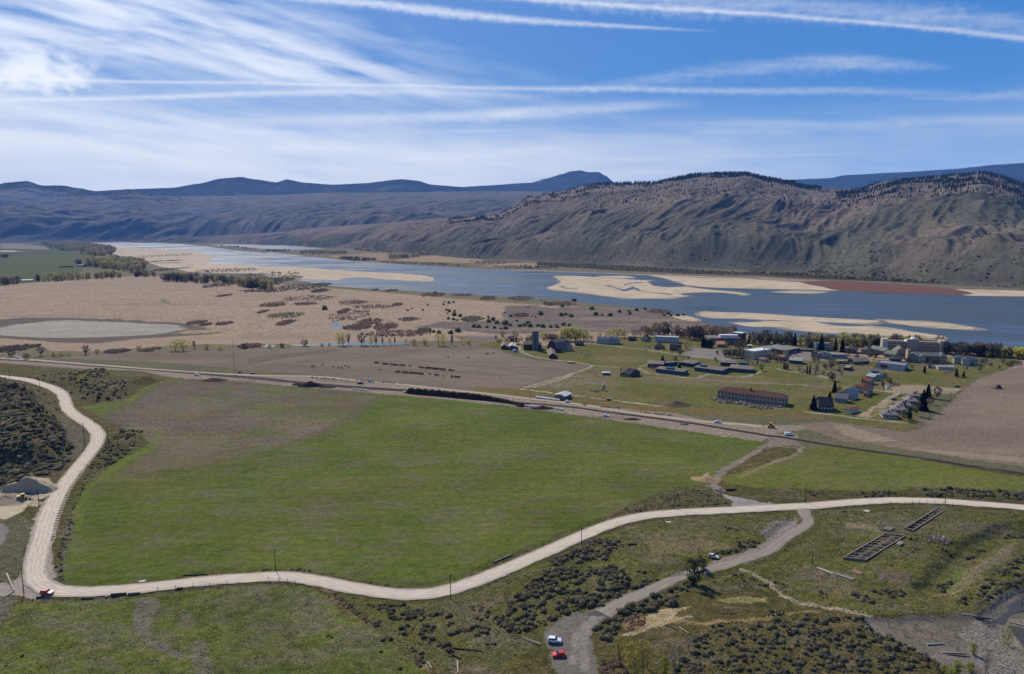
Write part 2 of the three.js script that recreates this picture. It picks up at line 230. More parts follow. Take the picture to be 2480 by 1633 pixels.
for (const s of ['L 560,410 600,490 750,550 950,585 1200,610 1400,640 1500,668 1440,705 1250,765 900,870 620,955', 'L 1480,660 1700,680 1860,695', 'L 1000,365 1300,360 1520,345', 'L 1450,380 1700,405 2000,440 2380,480 M 100,470 400,510 700,545 900,575 1200,595']) line(s, '#8f8776', 3.6);
for (const s of ['M -20,690 20,720 100,760 350,790 600,825 720,830 800,795 880,775 1100,800 1350,815 1470,770 1570,740', 'M 720,830 1000,860 1500,890 2000,910 2400,930', 'M 120,640 0,680', 'M 1600,690 1750,700 1850,730 2380,800 N 0,655 250,700']) line(s, '#8b8372', 3);
line('N 0,780 250,790 500,805 700,830 1000,858 1250,855 1700,820 2380,890', '#958871', 3); line('N 990,870 800,990 600,1115', 'rgb(151, 134, 107)', 3.2); line('N 0,1065 300,1100 600,1140 1000,1180 1120,1190', '#908773', 3.4); line('L 600,965 900,1000 1200,1040 1600,1090 2380,1185 M 0,1155 340,1195', '#a69b88', 2.4); line('L 620,950 760,940 1100,840 1250,780', '#958a76', 3);
area('M 900,1090 1050,1100 1500,1200 1800,1180 1820,1215 1550,1225 1200,1160 950,1130', '#6f6154', [0.1, 0.9, 0]); area('M 340,1160 450,1110 560,1140 580,1185', '#6a6248', [0.3, 0.7, 0]);
// ploughed field on the right
area('N 2500,540 2380,575 2200,600 2080,640 1900,700 1740,810 1600,960 1280,1215 1115,1290 900,1262 700,1225 400,1190 100,1180 H 100,130 250,100 500,200 700,260 1200,330 1800,420 2500,520', '#786857', [0.1, 0.35, 0]);
blots('N 2500,600 1900,720 1600,980 1250,1240 600,1200 H 500,180 1000,290 2000,440 2500,500', 160, ['#82725e', '#6b5c4c', '#8a7963', '#725f4f'], [6, 50], { alpha: 0.25, flat: 4 });
area('H 560,90 760,120 1000,200 1250,270 900,260 700,200', '#8f7f66', [0.1, 0.5, 0], { alpha: 0.7 }); area('H 1300,330 1700,360 2500,430 2500,480 2000,430 1500,370', '#8d8069', [0.1, 0.5, 0], { alpha: 0.7 });
// near land: rough pasture, then the drilled fields
area([[-900, -150], [900, -150], ...world('2600,1120 2480,1145 1900,1085 1840,1072 1300,1000 600,930 300,905 0,880 -400,880')], OLIVE, [1, 0.9, 0]);
const FIELD = 'B 565,600 640,330 690,100 A 690,1400 780,1240 950,1090 1150,950 1350,830 1450,740 1300,690 1000,600 760,480 900,455 1130,430 1230,370 1350,300 1520,220 1900,245 F 0,290 700,360 1300,400 1900,450 2380,515 G 400,5 1000,80 1600,170 2290,265 2360,300 2100,450 1900,590 1850,680 1500,700 1100,850 900,960 D 640,190 300,330 0,430 C 2200,490 1850,680 1600,730 1300,700 1000,640 700,580 400,550 0,570 B 2000,600 1300,680 900,720 650,710';
area(FIELD, GREEN, [0.85, 0.3, 0.8]);
blots(FIELD, 420, ['rgb(88, 98, 38)', 'rgb(74, 83, 28)', 'rgb(98, 99, 45)', 'rgb(81, 88, 35)', 'rgb(96, 92, 49)', 'rgb(93, 102, 34)'], [6, 40], { alpha: 0.22, flat: 1.6 });
blots(FIELD, 170, ['#655f4c', '#5d5d3d', '#6a6553'], [4, 18], { alpha: 0.26, flat: 1.8 });
area('A 1000,590 1100,520 1300,420 1500,280 1800,250 2370,270 F 0,310 150,420 300,400 700,370 900,420 1050,440 900,560 800,640 600,740 A 2200,920 1900,960 1600,1010 1350,1050 1200,1060 1300,960 1500,860 1400,740 1250,660', '#5f5347', [0.6, 0.5, 0.5], { alpha: 0.9, soft: 1 });
blots('A 1000,590 1300,420 1500,280 2370,270 F 700,370 1050,440 800,640 A 2200,1000 1600,1060 1200,1060 1500,860', 150, ['rgb(101, 90, 48)', '#6d6156', '#625546', 'rgb(93, 91, 43)', '#726757'], [5, 26], { alpha: 0.3, flat: 2.2 });
blots(FIELD, 1000, ['#5f5347', '#64594a', '#4a5c24', '#6a5f50', '#51642a'], [3, 15], { alpha: 0.3, flat: 2.4, within: world('F 1150,380 1100,460 950,600 750,700 500,790 A 2300,1010 1900,1060 1500,1090 1300,1000 1700,880 F 100,640 500,560 800,400') });
blots(FIELD, 600, ['#56652c', '#5a6034', '#4f5f2a'], [3, 14], { alpha: 0.3, flat: 2.6, within: world('F 0,330 900,420 800,560 0,640 A 1900,700 1500,500 1700,320') });
blots(FIELD, 110, ['#655b4c', '#5f5a40', '#6b6152'], [3, 12], { alpha: 0.24, flat: 0.7 });
const FIELD2 = 'G 1950,600 2100,560 2380,470 H 0,480 330,360 520,310 900,345 1200,400 1700,490 2500,615 2500,735 1900,712 1400,720 700,722 300,700 100,705 0,700 G 2200,690 1990,660';
area(FIELD2, 'rgb(90, 94, 37)', [0.7, 0.4, 0.2]); blots(FIELD2, 160, ['rgb(100, 99, 42)', 'rgb(82, 87, 33)', '#6a6844', 'rgb(90, 99, 36)'], [5, 26], { alpha: 0.28, flat: 1.8 });
const FIELD3 = 'B 250,870 900,850 1300,800 1900,750 2380,700 C 200,690 500,700 640,760 720,860 900,1010 1100,1100 1230,1180 1380,1280 1560,1420 1700,1600 1400,1800 B 0,1800 -300,1700 -200,1200 60,1000 150,890';
area(FIELD3, 'rgb(75, 83, 32)', [0.9, 0.7, 0]); blots(FIELD3, 420, ['rgb(86, 95, 38)', 'rgb(70, 78, 38)', 'rgb(93, 99, 38)', 'rgb(85, 84, 51)', 'rgb(76, 79, 43)'], [3, 18], { alpha: 0.3, flat: 1.5 });
blots(FIELD3, 70, ['#645e4c', '#5d5a45'], [2, 9], { alpha: 0.4, flat: 1.5 });
area('B 1230,1060 1240,920 1320,830 1400,820 1490,890 1420,1020 1400,1140 1420,1230 1500,1220 1620,1330 1720,1420 1640,1400 1500,1330 1380,1260 1220,1130', '#675f50', [0.4, 0.6, 0], { alpha: 0.9 });
area('B 1800,1240 1900,1260 1950,1400 1980,1600 1830,1600 1790,1460', '#645d4d', [0.5, 0.6, 0], { alpha: 0.8 }); area('B 1680,940 1800,960 1820,1080 1740,1150 1640,1100', '#645d4d', [0.5, 0.6, 0], { alpha: 0.7 }); area('C -20,720 120,730 240,830 120,830', '#645d4d', [0.5, 0.6, 0], { alpha: 0.7 }); area('B 2240,740 2450,730 2450,830 2300,830', '#645d4d', [0.5, 0.6, 0], { alpha: 0.6 });
// bright grass along the fence line, dead brush strip, ploughed edges
line('C 540,740 700,880 800,960 1000,1050 1200,1150 1300,1220', 'rgb(94, 109, 38)', 4, { alpha: 0.35 }); line('A 800,490 950,480 1200,440 1300,330 1450,260 1560,215 1700,225', 'rgb(101, 114, 40)', 4, { alpha: 0.4 }); line('A 1480,720 1400,860 1150,980 980,1100 800,1230 740,1350 700,1500 B 720,100 700,200', 'rgb(99, 114, 38)', 4.5, { alpha: 0.4 });
for (const s of ['C 700,720 780,790 830,850 950,930 1050,1010 1150,1060', 'D 380,520 450,430 600,400 750,280', 'D 120,760 220,690', 'C 1480,1340 1560,1380 1580,1440']) line(s, '#7d6a55', 3, { alpha: 0.75 });
line('A 1480,1300 700,1400', 'rgb(81, 72, 40)', 0.1);
// left hillside, pit, verges
area('A -400,220 0,215 200,245 350,280 480,330 540,400 560,480 620,560 720,640 800,700 860,740 840,800 760,890 640,1000 560,1100 480,1200 420,1130 280,1130 120,1220 0,1310 -400,1300', 'rgb(81, 72, 46)', [0.9, 0.9, 0]);
blots('A -100,220 300,270 540,420 840,750 640,1000 480,1130 100,1220 -100,1280', 200, ['rgb(94, 84, 47)', '#3f442d', '#5d5b42', '#62584a', 'rgb(92, 88, 44)'], [3, 14], { alpha: 0.35, flat: 1.3 });
area('A 600,560 720,650 800,720 850,760 700,960 640,960 660,880 560,760 540,620', '#5f564b', [0.4, 0.7, 0], { alpha: 0.7 });
area('A 220,190 600,150 1100,140 1500,190 1530,230 1360,290 1200,360 1130,430 900,455 720,430 640,340 500,290 350,250', 'rgb(81, 74, 44)', [0.9, 0.9, 0]);
area('A 680,265 740,220 820,240 800,270', 'rgb(98, 100, 40)', [0.6, 0.4, 0]); area('A 1010,160 1300,170 1480,200 1380,240 1150,260 1000,240', 'rgb(86, 82, 47)', [0.6, 0.6, 0]);
area('A -300,1340 60,1300 160,1270 330,1260 430,1250 470,1200 480,1160 440,1140 290,1130 200,1180 90,1250 0,1330 -300,1400 -300,1700 0,1530 120,1480 220,1430 330,1330 390,1370 380,1420 320,1480 420,1490 420,1400 430,1330 350,1400', '#a3947b', [0, 0.5, 0]);
area('A -300,1400 0,1370 120,1300 320,1290 340,1310 220,1430 160,1480 0,1535 -300,1620', '#b3a486', [0, 0.35, 0]);
area('B -300,60 0,110 90,100 190,60 300,130 310,180 240,350 180,560 90,700 0,700 -300,720', '#55523c', [0.7, 0.9, 0]); area('B -200,160 20,150 80,180 40,290 0,360 -200,400', '#77716b', [0, 0.4, 0]);
area('B -200,760 0,700 100,690 190,600 200,570 330,60 400,60 520,620 480,700 700,800 400,840 250,830 130,800 0,830 -200,900', '#93897b', [0.1, 0.5, 0]);
area('B -300,860 0,830 150,830 130,920 60,1020 0,1130 -300,1300', '#5b5644', [0.6, 0.8, 0]);
area('B 510,620 560,420 620,100 690,60 650,330 570,600 640,700 560,700', '#57533f', [0.7, 0.9, 0]);
// paths from the road to the railway, and the strip beside them
line('G 2375,290 2250,370 2100,460 1980,535 1910,590 1890,640 1880,690', '#786c5e', 4); line('G 1880,690 1900,730', '#786c5e', 7); line('G 2380,480 2250,540 2140,590', '#7a6c58', 2.4, { alpha: 0.8 }); line('H 0,480 120,440 240,400 300,360 310,320 260,290 150,280', '#7a6c58', 3); area('H 0,200 150,215 260,250 290,300 120,310 0,330', '#776b5e', [0.1, 0.5, 0]);
area('G 1900,730 1990,760 2150,800 2380,830 2380,870 2040,870 2060,830', GRAVEL, [0, 0.4, 0]); area('H 0,820 70,840 0,870', GRAVEL, [0, 0.4, 0]); area('G 1740,610 1820,545 1870,630 1850,645', '#8f7c64', [0.2, 0.9, 0]);
area('H 0,740 400,745 850,770 1200,790 600,830 0,820', 'rgb(88, 80, 49)', [0.8, 0.9, 0]); area('H 1300,690 1900,700 2500,730 2500,900 1700,810 1300,760', 'rgb(81, 75, 46)', [0.9, 0.9, 0]);
area('G 1080,850 1480,740 1700,690 1850,690 1900,760 2030,830 2000,870 1400,900 900,970 950,900', 'rgb(90, 82, 53)', [0.9, 0.9, 0]);
// right foreground: rough grass, lot, lane verges, dead reeds
area('D 0,600 600,310 1300,90 2380,50 E 400,10 2600,30 2600,700 1900,980 1040,985 900,1000 300,880 0,760 D 2000,760 1500,800 1000,960 700,950 300,1130 C 2380,1500 2300,1500 1500,1400 1000,1000 700,760 900,770 1300,820 1700,840 2380,640', 'rgb(81, 79, 40)', [1, 0.8, 0]);
blots('D 0,600 600,310 1300,90 2380,50 E 2600,30 2600,800 900,1000 0,760 D 1500,800 500,1000 C 2200,1500 1500,1400 900,900 1700,840', 520, ['rgb(86, 91, 35)', 'rgb(75, 77, 32)', 'rgb(92, 87, 64)', 'rgb(90, 89, 41)', 'rgb(101, 96, 73)', 'rgb(72, 72, 37)', 'rgb(87, 82, 58)'], [2, 13], { alpha: 0.36, flat: 1.4 });
area('E 700,140 820,130 1000,170 1050,230 900,200 720,170', '#7a7154', [0.4, 0.7, 0], { alpha: 0.8 }); area('E 1000,600 1150,570 1340,620 1330,680 1250,720 1080,690', '#615647', [0.2, 0.8, 0], { alpha: 0.9 }); area('E 560,210 700,220 760,260 600,280', '#605648', [0.3, 0.8, 0], { alpha: 0.8 });
area('E 2100,420 2200,350 2300,300 2330,330 2220,480 1950,640 1830,760 1650,750 1760,650 1830,560', '#6a604d', [0.5, 0.7, 0], { alpha: 0.75 });
area('E 1750,520 1850,480 1820,640 1700,720 1600,720', 'rgb(96, 109, 53)', [0.7, 0.6, 0], { alpha: 0.6 });
area('D 1270,330 1800,300 2100,360 1700,420 1350,440 1270,380', '#6c6443', [0.5, 0.7, 0], { alpha: 0.75 });
area('D 1800,550 1850,490 2000,450 2150,405 2300,350 2380,305 E 0,280 100,130 280,110 260,180 0,420 D 2150,480 1900,560', '#7b726a', [0.1, 0.5, 0]); area('D 2290,220 2340,190 E 0,150 80,130 260,100 270,60 180,120 60,240 0,290', '#6f655c', [0.2, 0.6, 0]);
area('D 700,955 480,1010 330,1110 300,1180 330,1300 380,1320 340,1400 350,1480 440,1547 430,1800 860,1800 820,1547 770,1380 730,1220 760,1100 860,1010 960,955 900,900', '#6d655b', [0, 0.45, 0]);
line('D 840,985 700,1060 620,1160 590,1280 560,1450', '#8d857a', 2.2, { alpha: 0.6 }); line('D 900,990 760,1070 690,1180 670,1300 690,1500', '#8a8277', 2.0, { alpha: 0.6 }); line('D 660,1300 620,1340 560,1365 510,1370', '#5f5954', 0.5);
area('D 700,975 760,950 860,945 950,960 930,985 820,1005 720,1000', '#55514d', [0, 0.3, 0]);
area('D 1030,1020 1100,1000 1230,1010 1240,1080 1200,1130 1080,1155 1030,1120', '#7a5f40', [0.2, 0.9, 0]); area('D 1230,1010 1420,930 1700,920 1560,960 1520,1010 1700,1020 1400,1090 1100,1190 1000,1200 1080,1155 1200,1130', 'rgb(148, 130, 97)', [0.3, 0.9, 0]);
area('D 1900,850 2200,820 2380,840 2380,880 2000,890', '#8b8255', [0.5, 0.7, 0], { alpha: 0.75 }); line('D 2380,1040 2000,1045 1800,1070 1500,1060', '#84704c', 2.2, { alpha: 0.8 });
line('D 2140,560 2230,620 2380,700 E 0,690 100,790 250,870 420,905 650,940 940,1000', '#8a7d66', 2.2); line('E 0,1010 300,960 450,960', '#857a52', 2, { alpha: 0.7 });
area(BAR, '#665d52', [0, 0.6, 0]); blots(BAR, 200, ['#70675b', '#595248', '#776e62', '#625848'], [1.5, 9], { alpha: 0.35, flat: 1.5 });
line('E 950,1060 1100,1180 1250,1270 1400,1340 1700,1390 2000,1400 2400,1420', '#766d62', 4, { alpha: 0.7 });
area('E 1750,1130 1950,1020 2080,1000 2300,1400 2500,1500 2500,1600 2000,1500 1900,1250', '#7a7266', [0, 1, 0], { alpha: 0.7 }); area('E 2080,1000 2400,1000 2600,1000 2600,1500 2300,1420 2170,1200', '#78705f', [0, 1, 0], { alpha: 0.7 });
// far bank of the river
area('J 0,185 260,195 700,260 1500,300 2100,325 2380,335 2380,290 1700,250 900,200 400,160 0,150', '#6d6045', [0.3, 0.7, 0]);
area('J 480,205 700,190 830,180 990,185 990,240 870,245 560,220', 'rgb(140, 119, 89)', [0.3, 0.5, 0]); area('J 1000,245 1260,205 1480,200 1800,240 1700,262 1200,250', 'rgb(145, 124, 92)', [0.3, 0.5, 0]); area('J 1750,285 2000,262 2380,265 2380,290 1900,300', 'rgb(148, 125, 95)', [0.3, 0.5, 0]);
area('K 0,5 400,30 700,45 1050,55 1300,70 1700,85 2100,105 2500,115 2500,100 1700,70 1000,40 400,5 0,-15', '#3c3a2a', [0.4, 0.9, 0]);
area('K 1050,60 1300,75 1450,82 1300,92 1100,75', '#8f7966', [0.2, 0.5, 0]); area('J 2000,315 2380,330 K 400,45 700,55 1050,68 1100,80 600,62 0,38 J 2000,322', '#a4937c', [0.1, 0.4, 0]);

const DEBUG_T = false;
function groundTile(x0, x1, z0, z1, W, H, warp) {   // z0 near edge (larger z) at the bottom row
  const make = () => { const c = document.createElement('canvas'); c.width = W; c.height = H; const g = c.getContext('2d'); return g; };
  const sx = W / (x1 - x0), sz = H / (z0 - z1), a = make(), b = make();
  a.fillStyle = '#5e5a40'; a.fillRect(0, 0, W, H); b.fillStyle = 'rgb(128,128,0)'; b.fillRect(0, 0, W, H);
  const X = (x) => (x - x0) * sx, Z = (z) => (z0 - z) * sz;   // row 0 = z0
  const path = (g, p, closed) => { g.beginPath(); p.forEach(([x, z], i) => i ? g.lineTo(X(x), Z(z)) : g.moveTo(X(x), Z(z))); if (closed) g.closePath(); };
  paint.forEach((op, k) => {
    const p = op.poly ?? op.line, bb = bounds(p); if (bb[2] < x0 || bb[0] > x1 || bb[3] < z1 || bb[1] > z0) return;
    if (op.n) {
      const r = rng(100 + k); a.save(); path(a, p, true); a.clip(); a.globalAlpha = op.alpha;
      for (let i = 0; i < op.n; i++) {
        const cx = lerp(bb[0], bb[2], r()), cz = lerp(bb[1], bb[3], r()); if (op.within && !inPoly(op.within, cx, cz)) continue; const s = lerp(op.size[0], op.size[1], r() ** 2), fl = op.flat ?? 1, q = r(), rot = (r() - 0.5) * 0.7;
        a.fillStyle = op.colors[Math.floor(q * op.colors.length)]; a.beginPath(); a.ellipse(X(cx), Z(cz), s * sx * Math.sqrt(fl), s * sz / Math.sqrt(fl), rot, 0, 6.2832); a.fill();
      }
      a.restore(); return;
    }
    for (const [g, c] of [[a, op.color], [b, op.mix && `rgb(${op.mix.map((v) => Math.round(v * 255)).join(',')})`]]) {
      if (!c) continue;
      g.globalAlpha = op.alpha ?? 1;
      if (op.poly && op.soft) { const cx = (bb[0] + bb[2]) / 2, cz = (bb[1] + bb[3]) / 2; g.fillStyle = c; for (const k of [1.13, 1.07, 1.02, 0.97, 0.91, 0.84]) { g.globalAlpha = (op.alpha ?? 1) * 0.42; path(g, p.map(([x, z]) => [cx + (x - cx) * k, cz + (z - cz) * k]), true); g.fill(); } }
      else if (op.poly) { g.fillStyle = c; path(g, p, true); g.fill(); }
      else { g.strokeStyle = c; g.lineWidth = op.width * Math.sqrt(sx * sz); g.lineJoin = g.lineCap = 'round'; path(g, p, false); g.stroke(); }
      g.globalAlpha = 1;
    }
  });
  const A = a.getImageData(0, 0, W, H).data, B = b.getImageData(0, 0, W, H).data, out = new Uint8Array(W * H * 4), far = warp > 8;
  const mx = (x1 - x0) / W, mz = (z0 - z1) / H;
  const pix = Math.max(mx, mz);
  for (let j = 0; j < H; j++) for (let i = 0; i < W; i++) {
    const x = x0 + (i + 0.5) * mx, z = z0 - (j + 0.5) * mz;
    const n1 = noise(x / (warp * 5), z / (warp * 5)), n2 = noise(x / warp + 50, z / warp), n3 = noise(x / (warp * 5) + 90, z / (warp * 5) + 7), n4 = noise(x / warp, z / warp + 30), n5 = noise(x / (warp * 0.3), z / (warp * 0.3));
    const wi = clamp(Math.round(i + (n1 * 1.1 + n2 * 0.8 + n5 * 0.35) * warp / mx), 0, W - 1), wj = clamp(Math.round(j + (n3 * 1.1 + n4 * 0.8 + n5 * 0.35) * warp / mz), 0, H - 1);
    const k = (wj * W + wi) * 4, o = (j * W + i) * 4, mo = B[k] / 255, sp = B[k + 1] / 255, dr = B[k + 2] / 255;
    let r = A[k], g = A[k + 1], bl = A[k + 2];
    const gr = PERM[(PERM[(i * 7 + (j >> 8)) & 255] + (j * 13 + (i >> 8))) & 511] / 127.5 - 1, fine = noise(x / (pix * 1.7), z / (pix * 1.7)) * 0.75 + gr * 0.5, mid = noise(x / 3.1, z / 3.1), big = n1 * 0.5 + fbm(x / 45, z / 45, 2) * 0.8;
    // grass tussocks: greener or strawier
    if (mo) { const bare = sstep(0.02, 0.40, fbm(x / 22 + 3, z / 9, 4, 0.6) + 0.25 * n2) * mo * 0.7; r = lerp(r, 96, bare); g = lerp(g, 87, bare); bl = lerp(bl, 72, bare); const q = mo * (mid * 0.55 + big * 0.55 + n2 * 0.3); r += q * 16; g += q * (q > 0 ? 6 : 9); bl += q * 12; }
    let m = 1 + sp * (fine * 0.34 + n5 * 0.24 + mid * 0.12) + mo * 0.12 * fine + 0.05 * big + 0.03 * fine;
    if (dr) m *= 1 + dr * 0.02 * Math.sin(x * 2.6 + z * 0.35 + n2 * 1.6) + dr * 0.07 * noise(x / 60 + 4, z / 3);
    m *= 0.945; out[o] = clamp(r * m, 0, 255); out[o + 1] = clamp(g * m, 0, 255); out[o + 2] = clamp(bl * m, 0, 255); out[o + 3] = 255;
  }
  const t = new THREE.DataTexture(out, W, H, THREE.RGBAFormat); t.colorSpace = THREE.SRGBColorSpace; t.magFilter = THREE.LinearFilter; t.wrapS = t.wrapT = THREE.ClampToEdgeWrapping; t.needsUpdate = true;
  return t;
}
// fine relief shared by grass and soil
function reliefTexture(N, seed, oct) { const d = new Uint8Array(N * N * 4); for (let j = 0; j < N; j++) for (let i = 0; i < N; i++) { let s = 0, a = 1, f = 8, tt = 0; for (let k = 0; k < oct; k++) { // periodic noise
      const x = i / N * f, y = j / N * f, xi = Math.floor(x), yi = Math.floor(y), fx = x - xi, fy = y - yi, h = (p, q) => PERM[(PERM[((p % f) + seed) & 255] + (q % f)) & 511] / 255, u = fx * fx * (3 - 2 * fx), v = fy * fy * (3 - 2 * fy);
      s += a * lerp(lerp(h(xi, yi), h(xi + 1, yi), u), lerp(h(xi, yi + 1), h(xi + 1, yi + 1), u), v); tt += a; a *= 0.62; f *= 2; } const v = clamp(s / tt * 255, 0, 255), o = (j * N + i) * 4; d[o] = d[o + 1] = d[o + 2] = v; d[o + 3] = 255; }
  const t = new THREE.DataTexture(d, N, N, THREE.RGBAFormat); t.magFilter = THREE.LinearFilter; t.wrapS = t.wrapT = THREE.RepeatWrapping; t.needsUpdate = true; return t; }
const relief = reliefTexture(512, 3, 6);
// the ground sheet: four grids, one mesh
{
  const parts = [], mats = [];
  const patch = (x0, x1, z0, z1, nx, nz, mat, hf) => {
    const pos = new Float32Array((nx + 1) * (nz + 1) * 3), uv = new Float32Array((nx + 1) * (nz + 1) * 2), uv1 = new Float32Array((nx + 1) * (nz + 1) * 2), idx = [];
    for (let j = 0; j <= nz; j++) for (let i = 0; i <= nx; i++) { const k = j * (nx + 1) + i, u = i / nx, v = j / nz, x = lerp(x0, x1, u), z = lerp(z0, z1, v); pos[k * 3] = x; pos[k * 3 + 1] = hf ? height(x, z) : 0; pos[k * 3 + 2] = z; uv[k * 2] = u; uv[k * 2 + 1] = v; uv1[k * 2] = x / 25; uv1[k * 2 + 1] = z / 25; }
    for (let j = 0; j < nz; j++) for (let i = 0; i < nx; i++) { const a = j * (nx + 1) + i, b = a + 1, c = a + nx + 1, d = c + 1; idx.push(a, b, d, a, d, c); }
    const g = new THREE.BufferGeometry(); g.setAttribute('position', new THREE.BufferAttribute(pos, 3)); g.setAttribute('uv', new THREE.BufferAttribute(uv, 2)); g.setAttribute('uv1', new THREE.BufferAttribute(uv1, 2)); g.setIndex(idx); g.computeVertexNormals(); parts.push(g); mats.push(mat);
  };
  const bump = relief.clone(); bump.channel = 1; bump.needsUpdate = true;
  const mat = (t, b) => matte({ map: t, bumpMap: bump, bumpScale: b });
  patch(-420, 420, -150, -420, 520, 180, mat(groundTile(-420, 420, -150, -420, 2048, 1024, 1.0), 0.5), true);
  patch(-800, 800, -420, -900, 320, 100, mat(groundTile(-800, 800, -420, -900, 2048, 1024, 1.8), 0.5), true);
  patch(-420, -800, -150, -420, 4, 180, mats[0], false); patch(420, 800, -150, -420, 4, 4, mats[0], false);
  patch(-2600, 2600, -900, -3300, 20, 12, mat(groundTile(-2600, 2600, -900, -3300, 2048, 1024, 7), 0.5), false);
  patch(-11000, 5000, -3300, -13500, 20, 12, mat(groundTile(-11000, 5000, -3300, -13500, 2048, 1536, 20), 0.5), false);
  const plain = matte({ color: lin('#5a5a3a') });
  for (const [a, b, c, d] of [[-2600, -800, -150, -900], [800, 2600, -150, -900], [-2600, 2600, 900, -150], [-11000, -2600, 900, -3300], [2600, 5000, 900, -3300], [-14000, -11000, 900, -18500], [5000, 14000, 900, -18500], [-11000, 5000, -13500, -18500]]) patch(a, b, c, d, 2, 2, plain, false);
  const g = mergeGeometries(parts, true); structure('ground', g, mats);
}
// ---------------------------------------------------------------- river, ponds, sand, far banks
function sheet(poly, y, jitter, step) {     // a level polygon with a natural edge
  const out = [];
  for (let i = 0; i < poly.length; i++) { const [ax, az] = poly[i], [bx, bz] = poly[(i + 1) % poly.length], L = Math.hypot(bx - ax, bz - az), n = Math.max(1, Math.min(40, Math.round(L / step)));
    for (let k = 0; k < n; k++) { const t = k / n, x = lerp(ax, bx, t), z = lerp(az, bz, t); out.push(new THREE.Vector2(x + fbm(x / step / 3 + 7, z / step / 3, 3) * jitter, -(z + fbm(x / step / 3, z / step / 3 + 40, 3) * jitter))); } }
  const g = new THREE.ShapeGeometry(new THREE.Shape(out)); g.rotateX(-Math.PI / 2); g.translate(0, y, 0);
  const p = g.attributes.position, uv = g.attributes.uv; for (let i = 0; i < p.count; i++) uv.setXY(i, p.getX(i) / 60, p.getZ(i) / 60);
  return g;
}
const smoothPoly = (poly, n = 6) => new THREE.CatmullRomCurve3(poly.map(([x, z]) => new THREE.Vector3(x, 0, z)), true, 'centripetal').getPoints(poly.length * n).slice(0, -1).map((p) => [p.x, p.z]);
const waves = reliefTexture(512, 91, 5);
const waterMat = new THREE.MeshPhysicalMaterial({ color: new THREE.Color(0.05, 0.062, 0.062), roughness: 0.36, ior: 1.33, bumpMap: (() => { const t = waves.clone(); t.repeat.set(3, 3); t.needsUpdate = true; return t; })(), bumpScale: 0.07 });
const creekMat = new THREE.MeshPhysicalMaterial({ color: new THREE.Color(0.05, 0.047, 0.042), roughness: 0.5, ior: 1.33, specularIntensity: 0.7, bumpMap: waterMat.bumpMap, bumpScale: 0.1 });
{ const N = 1024, d = new Uint8Array(N * N * 4); for (let j = 0; j < N; j++) for (let i = 0; i < N; i++) { const x = i / N * 3000, z = j / N * 3000, w = fbm(x / 500, z / 300, 3) * 160, v = clamp(150 + 230 * fbm((x + w) / 420 + (z) / 700, (z + w) / 90, 4, 0.5), 70, 255), o = (j * N + i) * 4; d[o] = d[o + 1] = d[o + 2] = v; d[o + 3] = 255; } const t = new THREE.DataTexture(d, N, N, THREE.RGBAFormat); t.magFilter = THREE.LinearFilter; t.wrapS = t.wrapT = THREE.MirroredRepeatWrapping; t.repeat.set(0.02, 0.02); t.needsUpdate = true; waterMat.roughnessMap = t; waterMat.roughness = 0.58; }
const RIVER = world('-1500,581 I 0,68 400,80 850,92 1100,93 1400,100 1700,125 1800,140 2000,165 2200,180 J 0,170 300,205 600,235 900,260 1200,280 1500,297 1700,308 2100,322 K 0,33 300,43 600,56 900,68 1200,82 1500,90 1900,112 2100,125 2500,132 3200,140 3200,425 2500,412 1700,395 1300,375 1060,345 980,330 870,300 780,275 720,255 560,222 400,207 200,185 J 2380,560 2000,545 1600,520 1200,495 900,480 700,465 500,450 300,415 100,380 0,372 I 2100,350 1600,340 1400,300 1250,270 1180,238 930,180 960,160 970,140 850,110 600,92 0,89 -1500,587');
structure('river', sheet(RIVER, 0.04, 3, 60), waterMat);
structure('lagoon', sheet(world('505,593.5 560,591 640,592 740,598 790,603 700,606 640,603 540,597'), 0.04, 3, 60), waterMat);
for (const [s, n] of [['I 1300,85 1500,88 1540,92 1400,95', 'lagoon'], ['J 180,935 400,925 600,912 900,908 1140,912 1150,930 900,940 500,945 200,945', 'pond'], ['J 540,742 570,745 600,770 608,800 580,808 490,802 460,795 510,790 540,770', 'pond'], ['J 1590,862 1750,866 1880,872 1860,880 1700,876', 'pond'], ['I 2170,935 2260,938 2240,955 2180,955', 'pond'], ['E 2600,780 2400,830 2280,890 2160,960 2090,1020 2100,1060 2180,1090 2250,1010 2400,960 2600,900', 'creek'], ['E 2250,1100 2340,1240 2420,1350 2600,1420 2600,1300 2450,1200 2380,1120', 'creek']])
  structure(n, sheet(smoothPoly(world(s, n === 'creek' ? -1.3 : 0)), n === 'creek' ? -1.3 : 0.05, 1, 12), n === 'creek' ? creekMat : waterMat);
// sand: streaked by the water that left it
const sandMap = (() => { const N = 1024, d = new Uint8Array(N * N * 4); for (let j = 0; j < N; j++) for (let i = 0; i < N; i++) { const x = i / N * 600, z = j / N * 600; const w = fbm(x / 60, z / 60, 2) * 20, n = fbm(x / 70 + z / 300, (z + w) / 16, 4, 0.55), f = noise(x / 1.3, z / 1.3), wet = sstep(0.16, 0.34, n + 0.25 * fbm(x / 90 + 9, z / 90, 2)); const m = 1 + n * 0.24 + f * 0.05 - wet * 0.26, o = (j * N + i) * 4; d[o] = clamp(176 * m, 0, 255); d[o + 1] = clamp(158 * m, 0, 255); d[o + 2] = clamp(131 * m, 0, 255); d[o + 3] = 255; }
  const t = new THREE.DataTexture(d, N, N, THREE.RGBAFormat); t.colorSpace = THREE.SRGBColorSpace; t.magFilter = THREE.LinearFilter; t.wrapS = t.wrapT = THREE.MirroredRepeatWrapping; t.repeat.set(0.1, 0.1); t.needsUpdate = true; return t; })();
const wetMat = matte({ color: lin('#7c725f'), roughness: 0.7, specularIntensity: 0.4 });
const sandMat = matte({ map: sandMap });
